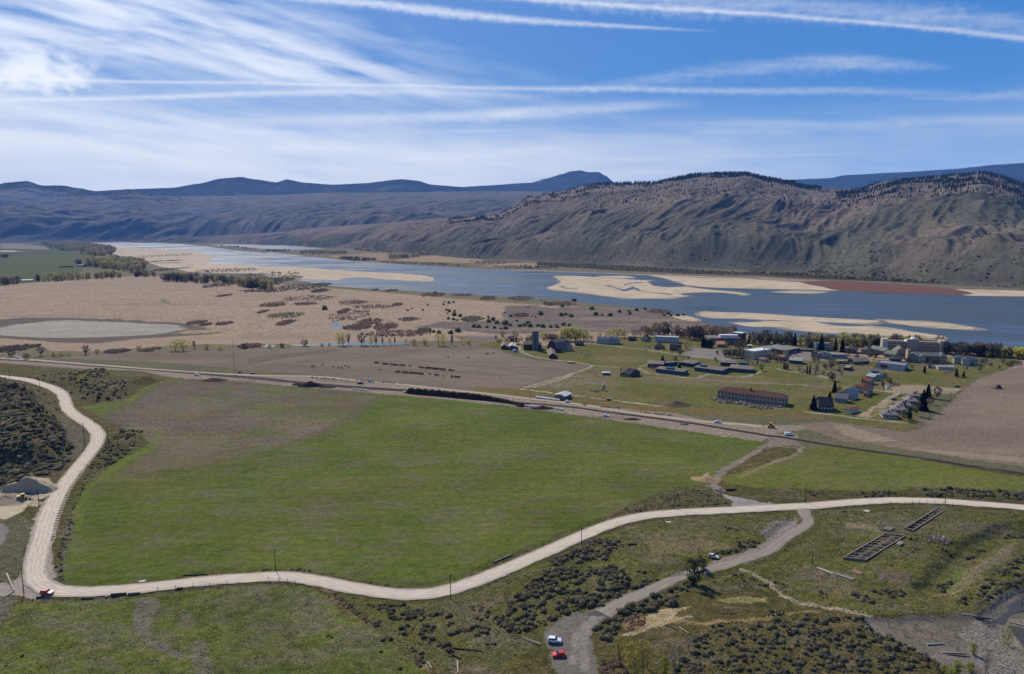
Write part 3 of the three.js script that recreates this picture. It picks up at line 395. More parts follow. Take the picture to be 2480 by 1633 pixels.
for (const s of [
  'I 930,185 960,150 985,135 1200,142 1450,156 1650,178 1725,205 1742,240 1735,272 1850,272 2100,286 J 0,295 300,300 600,325 900,340 1150,355 1300,370 1365,395 1330,412 1200,410 950,395 780,380 640,385 610,395 560,403 420,398 300,392 150,384 0,366 I 2200,352 1900,342 1650,337 1450,312 1300,280 1200,240',
  'K 90,60 150,57 300,64 450,75 560,82 620,92 740,112 850,125 1000,138 1022,148 940,152 760,155 640,164 500,168 380,160 230,140 100,128 55,118 105,98 115,80',
  'K 560,55 700,62 900,71 1050,75 1200,83 1300,90 1440,113 1500,128 1300,125 1050,118 900,115 760,107 690,87 620,68',
  'K 2060,124 2380,131 3000,140 3000,162 2380,157 2100,152', 'K 1160,136 1300,132 1420,136 1300,142',
  'K 800,236 900,235 1100,245 1250,255 1400,262 1550,270 1660,277 1590,290 1350,282 1200,275 1000,266 850,262', 'K 960,288 1080,286 1150,279 1300,279 1500,294 1700,310 1850,335 1980,355 1900,362 1700,350 1550,338 1380,332 1250,320 1180,306 1050,306', 'K 1690,275 1850,280 2000,290 2140,310 2100,319 1900,306 1750,290', 'K 300,60 420,58 480,65 400,68', 'K 660,255 720,253 790,275 770,280'])
  { const p = smoothPoly(world(s), 5); structure('sandbar', sheet(p, 0.16, 7, 16), sandMat); const b = bounds(p), cx = (b[0] + b[2]) / 2, cz = (b[1] + b[3]) / 2, w = 10; structure('wet_sand', sheet(p.map(([x, z]) => { const d = Math.hypot(x - cx, z - cz) || 1; return [x + (x - cx) / d * w * (0.8 + noise(x / 50, z / 50)), z + (z - cz) / d * w * 2.2 * (0.8 + noise(x / 50 + 9, z / 50))]; }), 0.1, 6, 16), wetMat); }
structure('mudflat', sheet(smoothPoly(world('K 1290,86 1450,82 1700,95 1900,108 2050,125 2130,145 2050,150 1800,143 1600,135 1470,128 1400,112 1310,95'), 5), 0.22, 4, 20), matte({ color: new THREE.Color(0.13, 0.062, 0.045) }));
// channels left in the sand
for (const s of ['K 545,84 590,82 640,92 735,108 640,113 575,106 555,94', 'K 1370,283 1500,290 1620,300 1500,302 1420,294', 'K 700,148 800,138 900,140 1000,152 800,158'])
  structure('river_channel', sheet(smoothPoly(world(s), 5), 0.2, 2, 14), waterMat);
// ---------------------------------------------------------------- hills across the river, one heightfield for each range
function curveOf(list) { const l = [...list].sort((a, b) => a[0] - b[0]); return (x) => { if (x <= l[0][0]) return l[0][1]; for (let i = 1; i < l.length; i++) if (x <= l[i][0]) { const t = (x - l[i - 1][0]) / (l[i][0] - l[i - 1][0]); return lerp(l[i - 1][1], l[i][1], t * 0.5 + 0.5 * t * t * (3 - 2 * t)); } return l[l.length - 1][1]; }; }
const azOf = (x) => Math.atan2((x - CX) / FOCAL, CP - 0.155 * SP);
const hillMat = matte({ vertexColors: true });
const RANGES = {};
function range(name, o) {
  const crest = curveOf(pts(o.crest)), base = o.base ? curveOf(pts(o.base)) : null, depth = curveOf(o.depth), nx = o.nx, nz = o.nz, back = Math.round(nz * 0.18);
  const row = (x) => { const d = ray(x, crest(x)); return Math.atan2(d[1], Math.hypot(d[0], d[2])); };
  const at = (x, s) => {  // pixel column, share of the way to the crest -> place
    const a = azOf(x), R0 = base ? Math.min(o.most ?? 11500, Math.hypot(...G(x, base(x)))) : o.from(x), R1 = R0 + depth(x), R = R0 + (R1 - R0) * s, wx = Math.sin(a) * R, wz = -Math.cos(a) * R;
    const top = EYE + R1 * Math.tan(row(x)), p = s < 1 ? o.profile(s, x) : 1 - (s - 1) * 1.6;
    const env = Math.min(1, sstep(-0.02, 0.12, s)) * (1 - 0.95 * sstep(0.55, 1, s)) + 0.03;
    // gullies run down to the valley
    const c = Math.cos(o.turn), n = Math.sin(o.turn), u = wx * c - wz * n, v = wx * n + wz * c, w1 = fbm(wx / (o.cell * 2.2), wz / (o.cell * 2.2), 2) * o.cell * 0.35;
    const r1 = 1 - Math.abs(noise((u + w1) / o.cell, v / (o.cell * 3.6))) * 2, r2 = 1 - Math.abs(noise((u + w1 * 1.3) / (o.cell * 0.42) + 7, v / (o.cell * 1.7))) * 2, gul = r1 * 0.5 + r2 * 0.28 + 0.3 * fbm(wx / (o.cell * 0.8), wz / (o.cell * 0.8), 3, 0.5) + 0.14, soft = fbm(wx / (o.cell * 3.4), wz / (o.cell * 3.4), 3, 0.4), small = 1 - Math.abs(noise((u + w1) / (o.cell * 0.2), v / (o.cell * 0.8) + 3)) * 2;
    const y = Math.max(-2, top * p + env * (o.relief * (1 - 0.55 * sstep(0.3, 0.7, s)) * (gul - 0.42) + o.relief * 0.85 * soft + o.relief * 0.15 * (small - 0.4)) * sstep(0, 0.05, s));
    return [wx, y, wz, gul, soft];
  };
  const pos = new Float32Array((nx + 1) * (nz + back + 1) * 3), col = new Float32Array(pos.length), idx = [];
  for (let j = 0; j <= nz + back; j++) for (let i = 0; i <= nx; i++) {
    const x = lerp(o.x0, o.x1, i / nx), s = j <= nz ? j / nz : 1 + (j - nz) / nz, q = at(x, s), k = (j * (nx + 1) + i) * 3;
    pos[k] = q[0]; pos[k + 1] = q[1]; pos[k + 2] = q[2];
    const c = o.color(q[0], q[2], s, x, q[3]), gr = 1 + 0.34 * (PERM[(PERM[(i * 7) & 255] + j * 13) & 511] / 127.5 - 1) * (PERM[(PERM[(j * 11) & 255] + i * 5) & 511] / 255); for (let w = 0; w < 3; w++) c[w] *= gr; col[k] = c[0]; col[k + 1] = c[1]; col[k + 2] = c[2];
  }
  for (let j = 0; j < nz + back; j++) for (let i = 0; i < nx; i++) { const a = j * (nx + 1) + i, b = a + 1, c = a + nx + 1, d = c + 1; idx.push(a, b, d, a, d, c); }
  const g = new THREE.BufferGeometry(); g.setAttribute('position', new THREE.BufferAttribute(pos, 3)); g.setAttribute('color', new THREE.BufferAttribute(col, 3)); g.setIndex(idx); g.computeVertexNormals();
  structure(name, g, hillMat); RANGES[o.key] = { at, o };
}
const dryHill = (x, z, s) => { const a = fbm(x / 420, z / 420, 4), b = fbm(x / 60 + 9, z / 60, 3), c = noise(x / 16, z / 16); const d2 = noise(x / 6, z / 6), m = 1 + 0.35 * a + 0.3 * b + 0.28 * c + 0.15 * d2, g = sstep(-0.15, 0.35, fbm(x / 700 + 5, z / 700, 3) + 0.35 * b + 0.55 * (0.5 - s)); return [lerp(0.140, 0.076, g) * m, lerp(0.106, 0.072, g) * m, lerp(0.076, 0.050, g) * m]; };
const greyHill = (x, z) => { const a = fbm(x / 900, z / 900, 4), b = fbm(x / 150 + 9, z / 150, 3), g = sstep(-0.2, 0.3, a); const sc = sstep(0.1, 0.45, fbm(x / 260 + 3, z / 260, 4, 0.6)), m = (1 + 0.4 * a + 0.45 * b) * (1 - 0.5 * sc); return [lerp(0.130, 0.082, g) * m, lerp(0.108, 0.080, g) * m, lerp(0.082, 0.057, g) * m]; };
const forest = (x, z) => { const b = fbm(x / 220 + 9, z / 220, 4), m = 1 + 0.4 * b + 0.3 * noise(x / 50, z / 50), open = sstep(0.22, 0.42, fbm(x / 500, z / 500, 4)); return [lerp(0.014, 0.075, open) * m, lerp(0.020, 0.068, open) * m, lerp(0.016, 0.052, open) * m]; };
range('far_mountain', { key: 'D', crest: '1500,450 R 620,190 900,180 1000,160 1400,140 1700,120 2000,90 2250,75 2380,50 3000,20', from: () => 11500, depth: [[1500, 6000], [3000, 6000]], x0: 1560, x1: 2900, nx: 240, nz: 36, profile: (s) => s, turn: -0.4, cell: 900, relief: 90, color: forest });
range('far_mountain', { key: 'C', crest: '-400,470 200,470 P 1060,228 1320,218 1500,190 1650,155 1780,143 1880,160 2010,180 2080,159 2200,181 Q 0,195 200,185 450,156 550,165 650,195 850,210 1000,200 1300,180 1400,150 1500,120 1560,100 1620,94 1680,107 1740,105 1780,128 1850,180 1950,230 2200,260', from: () => 11000, depth: [[0, 4500], [1100, 4500], [1250, 6500], [1600, 6500]], x0: 250, x1: 1560, nx: 520, nz: 70, profile: (s) => s ** 1.2, turn: -0.5, cell: 700, relief: 80, color: forest });
range('hillside', { key: 'B', crest: '-900,452 -400,470 P 0,245 100,215 250,185 380,174 480,204 560,205 620,204 700,220 830,244 950,240 1050,231 1150,258 1300,276 1700,272 2000,268 Q 0,248 400,248 900,240 1400,240 1700,260', base: '-900,584 0,582 300,584 500,586 700,590 850,594 1000,596 1400,600', most: 9800, depth: [[-900, 3600], [0, 3600], [400, 3000], [700, 4500], [1400, 5000]], x0: -700, x1: 1480, nx: 760, nz: 130, profile: (s) => 0.30 * sstep(0, 0.16, s) + 0.70 * s ** 1.35, turn: -0.55, cell: 430, relief: 92, color: (x, z, s, px_) => { const top = sstep(0.72, 0.98, s + 0.22 * fbm(x / 500, z / 500, 4)) * sstep(480, 300, px_), a = greyHill(x, z), b = forest(x, z); return a.map((v, i) => lerp(v, b[i], top)); } });
range('hillside', { key: 'A', crest: '350,580 480,572 600,566 700,560 830,548 960,540 1004,534 1060,530 1100,527 1144,526 1180,524 Q 1090,400 1300,270 1500,238 1700,190 1880,184 2100,180 2250,150 R 0,155 200,144 350,144 500,180 650,205 750,235 1000,260 1100,255 1250,210 1350,185 1600,174 1900,144 2000,165 2100,200 2250,240 2380,235 3200,215', base: '350,588 500,589 700,594 850,603 1000,614 1150,627 1300,632 1450,641 1650,650 1900,657 2100,673 2300,690 2480,700 3200,738', depth: [[350, 1500], [700, 1500], [1000, 1500], [1150, 1700], [1300, 2300], [1700, 2500], [2480, 2600], [3200, 2600]], x0: 360, x1: 3000, nx: 1150, nz: 230, profile: (s) => 0.20 * sstep(0, 0.10, s) + 0.13 * sstep(0.22, 0.4, s) + 0.67 * s ** 1.25, turn: -0.62, cell: 210, relief: 40, color: dryHill });
range('hillside', { key: 'S', crest: '1900,657 R 810,812 850,792 1000,732 1200,682 1430,592 1500,570 1800,500 2050,420 2280,350 2380,300 3200,180', base: '1900,659 1932,661 2100,674 2300,690 2480,700 3200,738', depth: [[1900, 60], [1960, 200], [2068, 420], [2170, 700], [2480, 1250], [3200, 1700]], x0: 1905, x1: 3000, nx: 520, nz: 130, profile: (s) => 0.25 * sstep(0, 0.14, s) + 0.75 * s ** 1.15, turn: -0.62, cell: 150, relief: 16, color: dryHill });
// ---------------------------------------------------------------- roads, railway
function gravelMap(rgb, tracks, seed) { const W = 64, H = 512, d = new Uint8Array(W * H * 4); for (let j = 0; j < H; j++) for (let i = 0; i < W; i++) { const u = i / W * 2 - 1, v = j / H * 40;
    let m = 1; for (const [c, w, a] of tracks) m += a * Math.exp(-(((u + noise(v / 6 + seed, c * 9) * 0.10 - c) / w) ** 2)); m += 0.08 * noise(u * 7 + seed, v * 0.22) + 0.05 * noise(u * 3, v / 5 + seed) + 0.03 * noise(u * 20, v * 1.5);
    const o = (j * W + i) * 4; for (let c = 0; c < 3; c++) d[o + c] = clamp(rgb[c] * m, 0, 255); d[o + 3] = 255; }
  const t = new THREE.DataTexture(d, W, H, THREE.RGBAFormat); t.colorSpace = THREE.SRGBColorSpace; t.magFilter = THREE.LinearFilter; t.wrapS = THREE.ClampToEdgeWrapping; t.wrapT = THREE.MirroredRepeatWrapping; t.needsUpdate = true; return t; }
// a strip that follows the ground; widths may vary along it
function strip(line, width, lift, seg = 2.5, across = 4, ragged = 0.35) {
  const c = new THREE.CatmullRomCurve3(line.map(([x, z]) => new THREE.Vector3(x, 0, z)), false, 'centripetal'), L = c.getLength(), n = Math.ceil(L / seg), pos = [], uv = [], idx = [];
  for (let i = 0; i <= n; i++) {
    const t = i / n, p = c.getPointAt(t), q = c.getTangentAt(t), w = typeof width === 'function' ? width(t) : width, nx = -q.z, nz = q.x;
    for (let k = 0; k <= across; k++) { const u = k / across, s = (u - 0.5) * w + (k === 0 || k === across ? ragged * fbm(i * seg / 7, k * 13 + w, 2) * 2 : 0), x = p.x + nx * s, z = p.z + nz * s; pos.push(x, height(x, z) + lift + (k > 0 && k < across ? 0.05 : 0), z); uv.push(u, t * L / 40); }
    if (i) for (let k = 0; k < across; k++) { const a = (i - 1) * (across + 1) + k, b = a + 1, d = a + across + 1, e = d + 1; idx.push(a, b, e, a, e, d); }
  }
  const g = new THREE.BufferGeometry(); g.setAttribute('position', new THREE.Float32BufferAttribute(pos, 3)); g.setAttribute('uv', new THREE.Float32BufferAttribute(uv, 2)); g.setIndex(idx); g.computeVertexNormals(); return g;
}
const roadMat = matte({ map: gravelMap([166, 154, 136], [[-0.55, 0.14, 0.12], [-0.18, 0.14, 0.14], [0.18, 0.14, 0.14], [0.55, 0.14, 0.12], [-1, 0.22, -0.16], [1, 0.22, -0.14]], 3) });
const laneMat = matte({ map: gravelMap([126, 117, 104], [[-0.35, 0.18, 0.07], [0.35, 0.18, 0.07], [-1, 0.25, -0.08], [1, 0.25, -0.08]], 11) });
const dirtMat = matte({ map: gravelMap([146, 133, 113], [[-0.4, 0.2, 0.1], [0.4, 0.2, 0.1], [-1, 0.25, -0.15], [1, 0.25, -0.15]], 23) });
structure('gravel_road', strip(ROAD, (t) => 8.2 + 2.2 * Math.exp(-(((t - 0.43) / 0.06) ** 2)) + 1.2 * sstep(0.45, 0.25, t) , 0.10), roadMat);
structure('gravel_lane', strip(LANE, (t) => 5.6 + 1.5 * sstep(0.12, 0, t) + 1.8 * sstep(0.8, 1, t), 0.08, 2.5, 4, 0.5), laneMat);
for (const s of ['K 425,132 470,112 430,100 500,90 545,88', 'K 470,114 520,134 600,142 660,150', 'K 120,108 150,118 200,122', 'K 340,104 385,116 430,128']) structure('river_channel', strip(world(s), (t) => 9 + 7 * Math.sin(t * 9), 0.24, 12, 2, 3), waterMat);
// service road beside the railway
const RAILROAD = world('A -300,10 0,28 300,45 700,78 1100,108 1500,140 1900,166 2370,190 F 600,232 1000,268 1400,306 1800,350 2300,402 L 560,1072 900,1112 1400,1172 M 0,1285 400,1335 800,1382 1300,1420 1700,1460');
structure('service_road', strip(RAILROAD, 6.5, 0.07, 5, 3, 0.6), dirtMat);
// railway: ballast bed, sleepers, rails
const RAILS = [
  'A -300,26 0,43 400,66 900,105 1400,140 1800,168 2370,208 F 500,285 1000,325 1400,352 1800,384 2300,438 L 500,1132 900,1165 1300,1205 1650,1255 M 0,1315 400,1368 800,1425 1130,1480 G 2330,205 H 0,215 100,222 500,290 900,350 1400,420 1900,498 2400,570 2700,620',
  'A 1500,150 1900,182 2370,222 F 300,275 600,303 900,330 1200,350 1400,360',
];
RAILS.forEach((s, r) => {
  const l = world(s), c = new THREE.CatmullRomCurve3(l.map(([x, z]) => new THREE.Vector3(x, 0, z)), false, 'centripetal'), L = c.getLength();
  structure('railway_bed', strip(l, 4.2, 0.09 + r * 0.02, 5, 4, 0.3), matte({ color: lin('#4b4036') }));
  const o = thing('railway_track', r ? 'short siding track beside the main railway line' : 'single railway track running past the green field', 'railway', [0, 0, 0]);
  for (const side of [-0.72, 0.72]) { const pos = [], idx = []; const n = Math.ceil(L / 6); for (let i = 0; i <= n; i++) { const p = c.getPointAt(i / n), q = c.getTangentAt(i / n); for (const [a, h] of [[-0.06, 0.17], [-0.06, 0.34], [0.06, 0.34], [0.06, 0.17]]) { const s2 = side + a; pos.push(p.x - q.z * s2, h, p.z + q.x * s2); } if (i) for (let k = 0; k < 3; k++) { const a = (i - 1) * 4 + k, b = a + 1; idx.push(a, b, b + 4, a, b + 4, a + 4); } }
    const g = new THREE.BufferGeometry(); g.setAttribute('position', new THREE.Float32BufferAttribute(pos, 3)); g.setIndex(idx); const gg = g.toNonIndexed(); gg.computeVertexNormals(); mesh('rail', gg, std([0.22, 0.19, 0.17], 0.4, { metalness: 0.8 }), o); }
  const sg = new THREE.BoxGeometry(2.6, 0.16, 0.26), n = Math.floor(L / 0.9), im = new THREE.InstancedMesh(sg, matte({ color: lin('#2f2822') }), n), m4 = new THREE.Matrix4(); im.name = 'sleepers';
  for (let i = 0; i < n; i++) { const p = c.getPointAt((i + 0.5) / n), q = c.getTangentAt((i + 0.5) / n); m4.makeRotationY(Math.atan2(q.x, q.z)); m4.setPosition(p.x, 0.2 + r * 0.02, p.z); im.setMatrixAt(i, m4); }
  im.userData.kind = 'stuff'; o.add(im);
});
// ---------------------------------------------------------------- plants: builders
const plantMat = new THREE.MeshPhysicalMaterial({ vertexColors: true, roughness: 1, specularIntensity: 0.1, side: THREE.DoubleSide, transmission: 0.5, thickness: 0 });
class Leafy { // collects triangles with a colour each
  constructor() { this.p = []; this.n = []; this.c = []; }
  tri(a, b, c, nrm, col) { this.p.push(...a, ...b, ...c); for (let i = 0; i < 3; i++) { this.n.push(...nrm); this.c.push(...col); } }
  geo() { const g = new THREE.BufferGeometry(); g.setAttribute('position', new THREE.Float32BufferAttribute(this.p, 3)); g.setAttribute('normal', new THREE.Float32BufferAttribute(this.n, 3)); g.setAttribute('color', new THREE.Float32BufferAttribute(this.c, 3)); return g; }
  get count() { return this.p.length / 9; }
}
const unit = (v) => { const l = Math.hypot(...v) || 1; return v.map((x) => x / l); };
// leaves through an ellipsoid, lumpy at its skin
function leaves(L, r, n, [cx, cy, cz], [rx, ry, rz], size, col, o = {}) {
  const lump = o.lump ?? 0.3, ph = r() * 50, long = o.long ?? 1;
  for (let i = 0; i < n; i++) {
    let a = r() * 6.2832, h = o.dome ? r() ** 0.8 : r() * 2 - 1; const q = Math.sqrt(Math.max(0, 1 - h * h)), d0 = [q * Math.cos(a), h, q * Math.sin(a)];
    const k = (1 - lump * 0.5 + lump * (noise(d0[0] * 2.1 + ph, d0[1] * 2.1 + d0[2] * 2.7) * 1.4)) * (o.hollow === false ? r() ** 0.4 : 0.55 + 0.45 * Math.sqrt(r()));
    const p = [cx + d0[0] * rx * k, cy + d0[1] * ry * k, cz + d0[2] * rz * k], s = size * (0.55 + 0.9 * r());
    const u = unit([r() - 0.5, (r() - 0.5) * (o.upright ? 6 : 1), r() - 0.5]), w = unit([u[1] * (r() - 0.3) - u[2] * r(), u[2] * r() - u[0] * (r() - 0.3), r() - 0.5]);
    const m = 0.7 + 0.6 * r(), c = col.map((v) => v * m), nn = unit([d0[0] * 0.8 + (r() - 0.5) * 0.9, d0[1] * 0.8 + 0.45 + (r() - 0.5) * 0.6, d0[2] * 0.8 + (r() - 0.5) * 0.9]);
    const A = p.map((v, j) => v - u[j] * s * long), B = p.map((v, j) => v + u[j] * s * long * 0.7 + w[j] * s * 0.6), C = p.map((v, j) => v + u[j] * s * long * 0.5 - w[j] * s * 0.75);
    L.tri(A, B, C, nn, c);
  }
}
function tube(L, pts3, r0, r1, sides, col) { // tapered limb
  const ring = (p, rad, dir) => { const a = unit(Math.abs(dir[1]) < 0.9 ? [dir[2], 0, -dir[0]] : [1, 0, 0]), b = [dir[1] * a[2] - dir[2] * a[1], dir[2] * a[0] - dir[0] * a[2], dir[0] * a[1] - dir[1] * a[0]]; return [...Array(sides)].map((_, k) => { const t = k / sides * 6.2832, c = Math.cos(t), s = Math.sin(t), nn = a.map((v, j) => v * c + b[j] * s); return { p: p.map((v, j) => v + nn[j] * rad), n: nn }; }); };
  let prev = null;
  pts3.forEach((p, i) => { const q = pts3[Math.min(i + 1, pts3.length - 1)], o = pts3[Math.max(i - 1, 0)], now = ring(p, lerp(r0, r1, i / (pts3.length - 1)), unit(q.map((v, j) => v - o[j])));
    if (prev) for (let k = 0; k < sides; k++) { const a = prev[k], b = prev[(k + 1) % sides], c = now[k], d = now[(k + 1) % sides]; L.tri(a.p, b.p, d.p, a.n, col); L.tri(a.p, d.p, c.p, c.n, col); } prev = now; });
}
function limb(r, from, dir, len, bend) { const out = [from]; let p = from, d = dir; for (let i = 0; i < 3; i++) { d = unit(d.map((v, j) => v + (r() - 0.5) * bend + (j === 1 ? 0.12 : 0))); p = p.map((v, j) => v + d[j] * len / 3); out.push(p); } return out; }
// returns [trunk geometry, crown geometry], one metre tall
function broadleaf(seed, o) {
  const r = rng(seed), T = new Leafy(), C = new Leafy(), bark = o.bark ?? [0.12, 0.10, 0.08], tk = o.thick ?? 1, sp = o.spread ?? 0.6, rx = 0.12 + 0.33 * sp, low = o.low ?? (o.fork ?? 0.3) * 0.8, n = o.clumps ?? 17;
  const stem = [[0, -0.02, 0], [(r() - 0.5) * 0.04, 0.25, (r() - 0.5) * 0.04], [(r() - 0.5) * 0.08, 0.55, (r() - 0.5) * 0.08], [(r() - 0.5) * 0.1, 0.8, (r() - 0.5) * 0.1]];
  tube(T, stem, 0.026 * tk, 0.007 * tk, 5, bark);
  for (let i = 0; i < n; i++) {
    const h = lerp(low, 0.93, (i + r()) / n), round = Math.sin(Math.PI * clamp((h - low) / (1.02 - low), 0.06, 0.97)) ** 0.6, a = i * 2.4 + r(), q = rx * round * (0.45 + 0.6 * r()), t = [Math.cos(a) * q, h, Math.sin(a) * q], from = h > 0.7 ? stem[2] : h > 0.45 ? stem[1].map((v, k) => (v + stem[2][k]) / 2) : stem[1];
    tube(T, [from, from.map((v, k) => lerp(v, t[k], 0.5) + (k === 1 ? -0.03 : (r() - 0.5) * 0.05)), t], 0.010 * tk, 0.003, 3, bark);
    leaves(C, r, Math.round((o.leaves ?? 12) * 1.25), t, [0.105, 0.10, 0.105].map((v) => v * (o.puff ?? 1) * (0.75 + 0.5 * r())), o.leaf ?? 0.035, o.color, { long: o.long ?? 1.2, hollow: false, upright: o.upright });
  }
  return [T.geo(), C.geo()];
}
function conifer(seed, o = {}) {
  const r = rng(seed), T = new Leafy(), C = new Leafy(), rad = o.rad ?? 0.2, col = o.color ?? [0.022, 0.034, 0.018], tiers = o.tiers ?? 13, per = o.per ?? 9;
  tube(T, [[0, -0.02, 0], [0, 0.5, 0], [0, 0.97, 0]], 0.018, 0.004, 5, [0.09, 0.06, 0.045]);
  for (let t = 0; t < tiers; t++) { const h = lerp(o.low ?? 0.08, 0.95, t / (tiers - 1)), R = rad * (1 - t / tiers) ** (o.shape ?? 0.8) * (0.8 + 0.4 * r()) + 0.012;
    for (let k = 0; k < per; k++) { const a = (k + r()) / per * 6.2832, len = R * (0.7 + 0.5 * r()), dx = Math.cos(a), dz = Math.sin(a), dr = o.droop ?? 0.35, m = 0.7 + 0.6 * r(), c = col.map((v) => v * m), w = 0.055 * (0.6 + 0.8 * r()) * (0.5 + R / rad), nn = unit([dx * 0.7, 0.65, dz * 0.7]);
      const tip = [dx * len, h - len * dr, dz * len], b0 = [dx * len * 0.4 - dz * w, h + 0.015, dz * len * 0.4 + dx * w], b1 = [dx * len * 0.4 + dz * w, h + 0.015, dz * len * 0.4 - dx * w], root = [0, h + 0.04, 0];
      C.tri(tip, b0, b1, nn, c); C.tri(root, b1, b0, nn, c); if (o.dense) leaves(C, r, o.dense, [dx * len * 0.7, h - len * dr * 0.6, dz * len * 0.7], [len * 0.35, 0.03, len * 0.35], 0.02, col); } }
  return [T.geo(), C.geo()];
}
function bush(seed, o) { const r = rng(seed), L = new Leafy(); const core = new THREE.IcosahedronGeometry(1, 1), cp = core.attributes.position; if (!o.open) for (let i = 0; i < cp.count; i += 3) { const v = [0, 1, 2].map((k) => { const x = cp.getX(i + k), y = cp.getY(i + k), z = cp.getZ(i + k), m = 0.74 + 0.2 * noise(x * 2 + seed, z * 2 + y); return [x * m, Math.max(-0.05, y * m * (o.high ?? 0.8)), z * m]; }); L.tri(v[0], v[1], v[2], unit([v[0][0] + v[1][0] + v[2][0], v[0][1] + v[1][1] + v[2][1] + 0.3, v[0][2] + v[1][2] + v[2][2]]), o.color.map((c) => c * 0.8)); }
  leaves(L, r, o.n, [0, 0, 0], [0.97, (o.high ?? 0.8) * 0.97, 0.97], o.leaf ?? 0.3, o.color, { dome: true, lump: 0.25, upright: o.upright, long: o.long, hollow: o.open ? false : undefined });
  return L.geo(); }
const two = (f) => [0, 1, 2].map(f);
const SAGE = two((i) => bush(20 + i, { n: 70, leaf: 0.24, color: [0.15, 0.138, 0.085], high: 0.75 }));
const GREENBUSH = two((i) => bush(30 + i, { n: 90, leaf: 0.2, color: [0.17, 0.18, 0.085], high: 1.0 }));
const BROWNBUSH = two((i) => bush(40 + i, { n: 80, leaf: 0.2, color: [0.24, 0.175, 0.12], high: 0.85, upright: true, long: 2 }));
const TWIGGY = two((i) => bush(50 + i, { n: 90, leaf: 0.12, color: [0.15, 0.12, 0.10], high: 1.3, upright: true, long: 3.5, open: true }));
const TREES = {
  bare: two((i) => broadleaf(60 + i, { color: [0.145, 0.118, 0.10], leaf: 0.028, leaves: 24, long: 2.6, puff: 1.25, limbs: 7 })),
  dark: two((i) => broadleaf(70 + i, { color: [0.09, 0.075, 0.068], leaf: 0.03, leaves: 30, long: 2.2, puff: 1.4, limbs: 8, fork: 0.22, spread: 0.8 })),
  russet: two((i) => broadleaf(80 + i, { color: [0.18, 0.122, 0.10], leaf: 0.028, leaves: 26, puff: 1.5, limbs: 8, fork: 0.22, spread: 0.9 })),
  poplar: two((i) => broadleaf(90 + i, { color: [0.19, 0.165, 0.135], leaf: 0.025, leaves: 15, long: 2.6, spread: 0.2, limbs: 7, fork: 0.35, upright: true, puff: 0.9 })),
  willow: two((i) => broadleaf(100 + i, { color: [0.489, 0.460, 0.117], leaf: 0.034, leaves: 26, puff: 1.6, limbs: 8, fork: 0.18, spread: 0.8, bark: [0.16, 0.14, 0.09] })),
  yellow: two((i) => broadleaf(110 + i, { color: [0.550, 0.548, 0.069], leaf: 0.036, leaves: 34, puff: 1.7, limbs: 8, fork: 0.2, spread: 0.8 })),
  cotton: two((i) => broadleaf(120 + i, { low: 0.1, color: [0.38, 0.34, 0.14], leaf: 0.04, leaves: 17, puff: 1.5, limbs: 7, fork: 0.16, spread: 0.45, upright: true, long: 1.6 })),
  cottonbrown: two((i) => broadleaf(125 + i, { low: 0.1, color: [0.19, 0.155, 0.115], leaf: 0.036, leaves: 16, puff: 1.45, limbs: 7, fork: 0.16, spread: 0.45, upright: true, long: 2 })),
  spruce: two((i) => conifer(130 + i, { rad: 0.27, tiers: 15, per: 11 })),
  pine: two((i) => conifer(140 + i, { rad: 0.3, tiers: 11, per: 9, low: 0.16, shape: 0.6, droop: 0.15, color: [0.043, 0.061, 0.032] })),
  cypress: two((i) => conifer(150 + i, { rad: 0.11, tiers: 18, per: 9, shape: 0.35, droop: -0.6, low: 0.03, color: [0.043, 0.061, 0.032] })),
};
const protos = new Map();
function tree(kind, variant, x, z, h, wide, label, group, name) {
  const key = kind + variant; if (!protos.has(key)) { const g = new THREE.Group(); const [t, c] = TREES[kind][variant]; mesh('trunk', t, plantMat, g); mesh('crown', c, plantMat, g); protos.set(key, g); }
  const c = protos.get(key).clone(); c.name = numbered(name); c.position.set(x, height(x, z), z); c.rotation.y = (x * 12.9 + z * 78.2) % 6.28; c.scale.set(h * wide, h, h * wide); tag(c, label, 'tree', group); scene.add(c); return c;
}
// a thing's base pixel and the pixel row of its top -> place and height
function tall(f, x, y, top) { const p = px(f, x, y), [wx, wz] = onGround(...p), d = ray(p[0], px(f, x, top)[1]), t = Math.hypot(wx, wz) / Math.hypot(d[0], d[2]); return [wx, wz, EYE + d[1] * t - height(wx, wz)]; }
const tintOf = (r, a = 0.25) => { const m = 1 - a + 2 * a * r(), w = (r() - 0.5) * a * 0.6; return new THREE.Color(m * (1 + w), m, m * (1 - w)); };
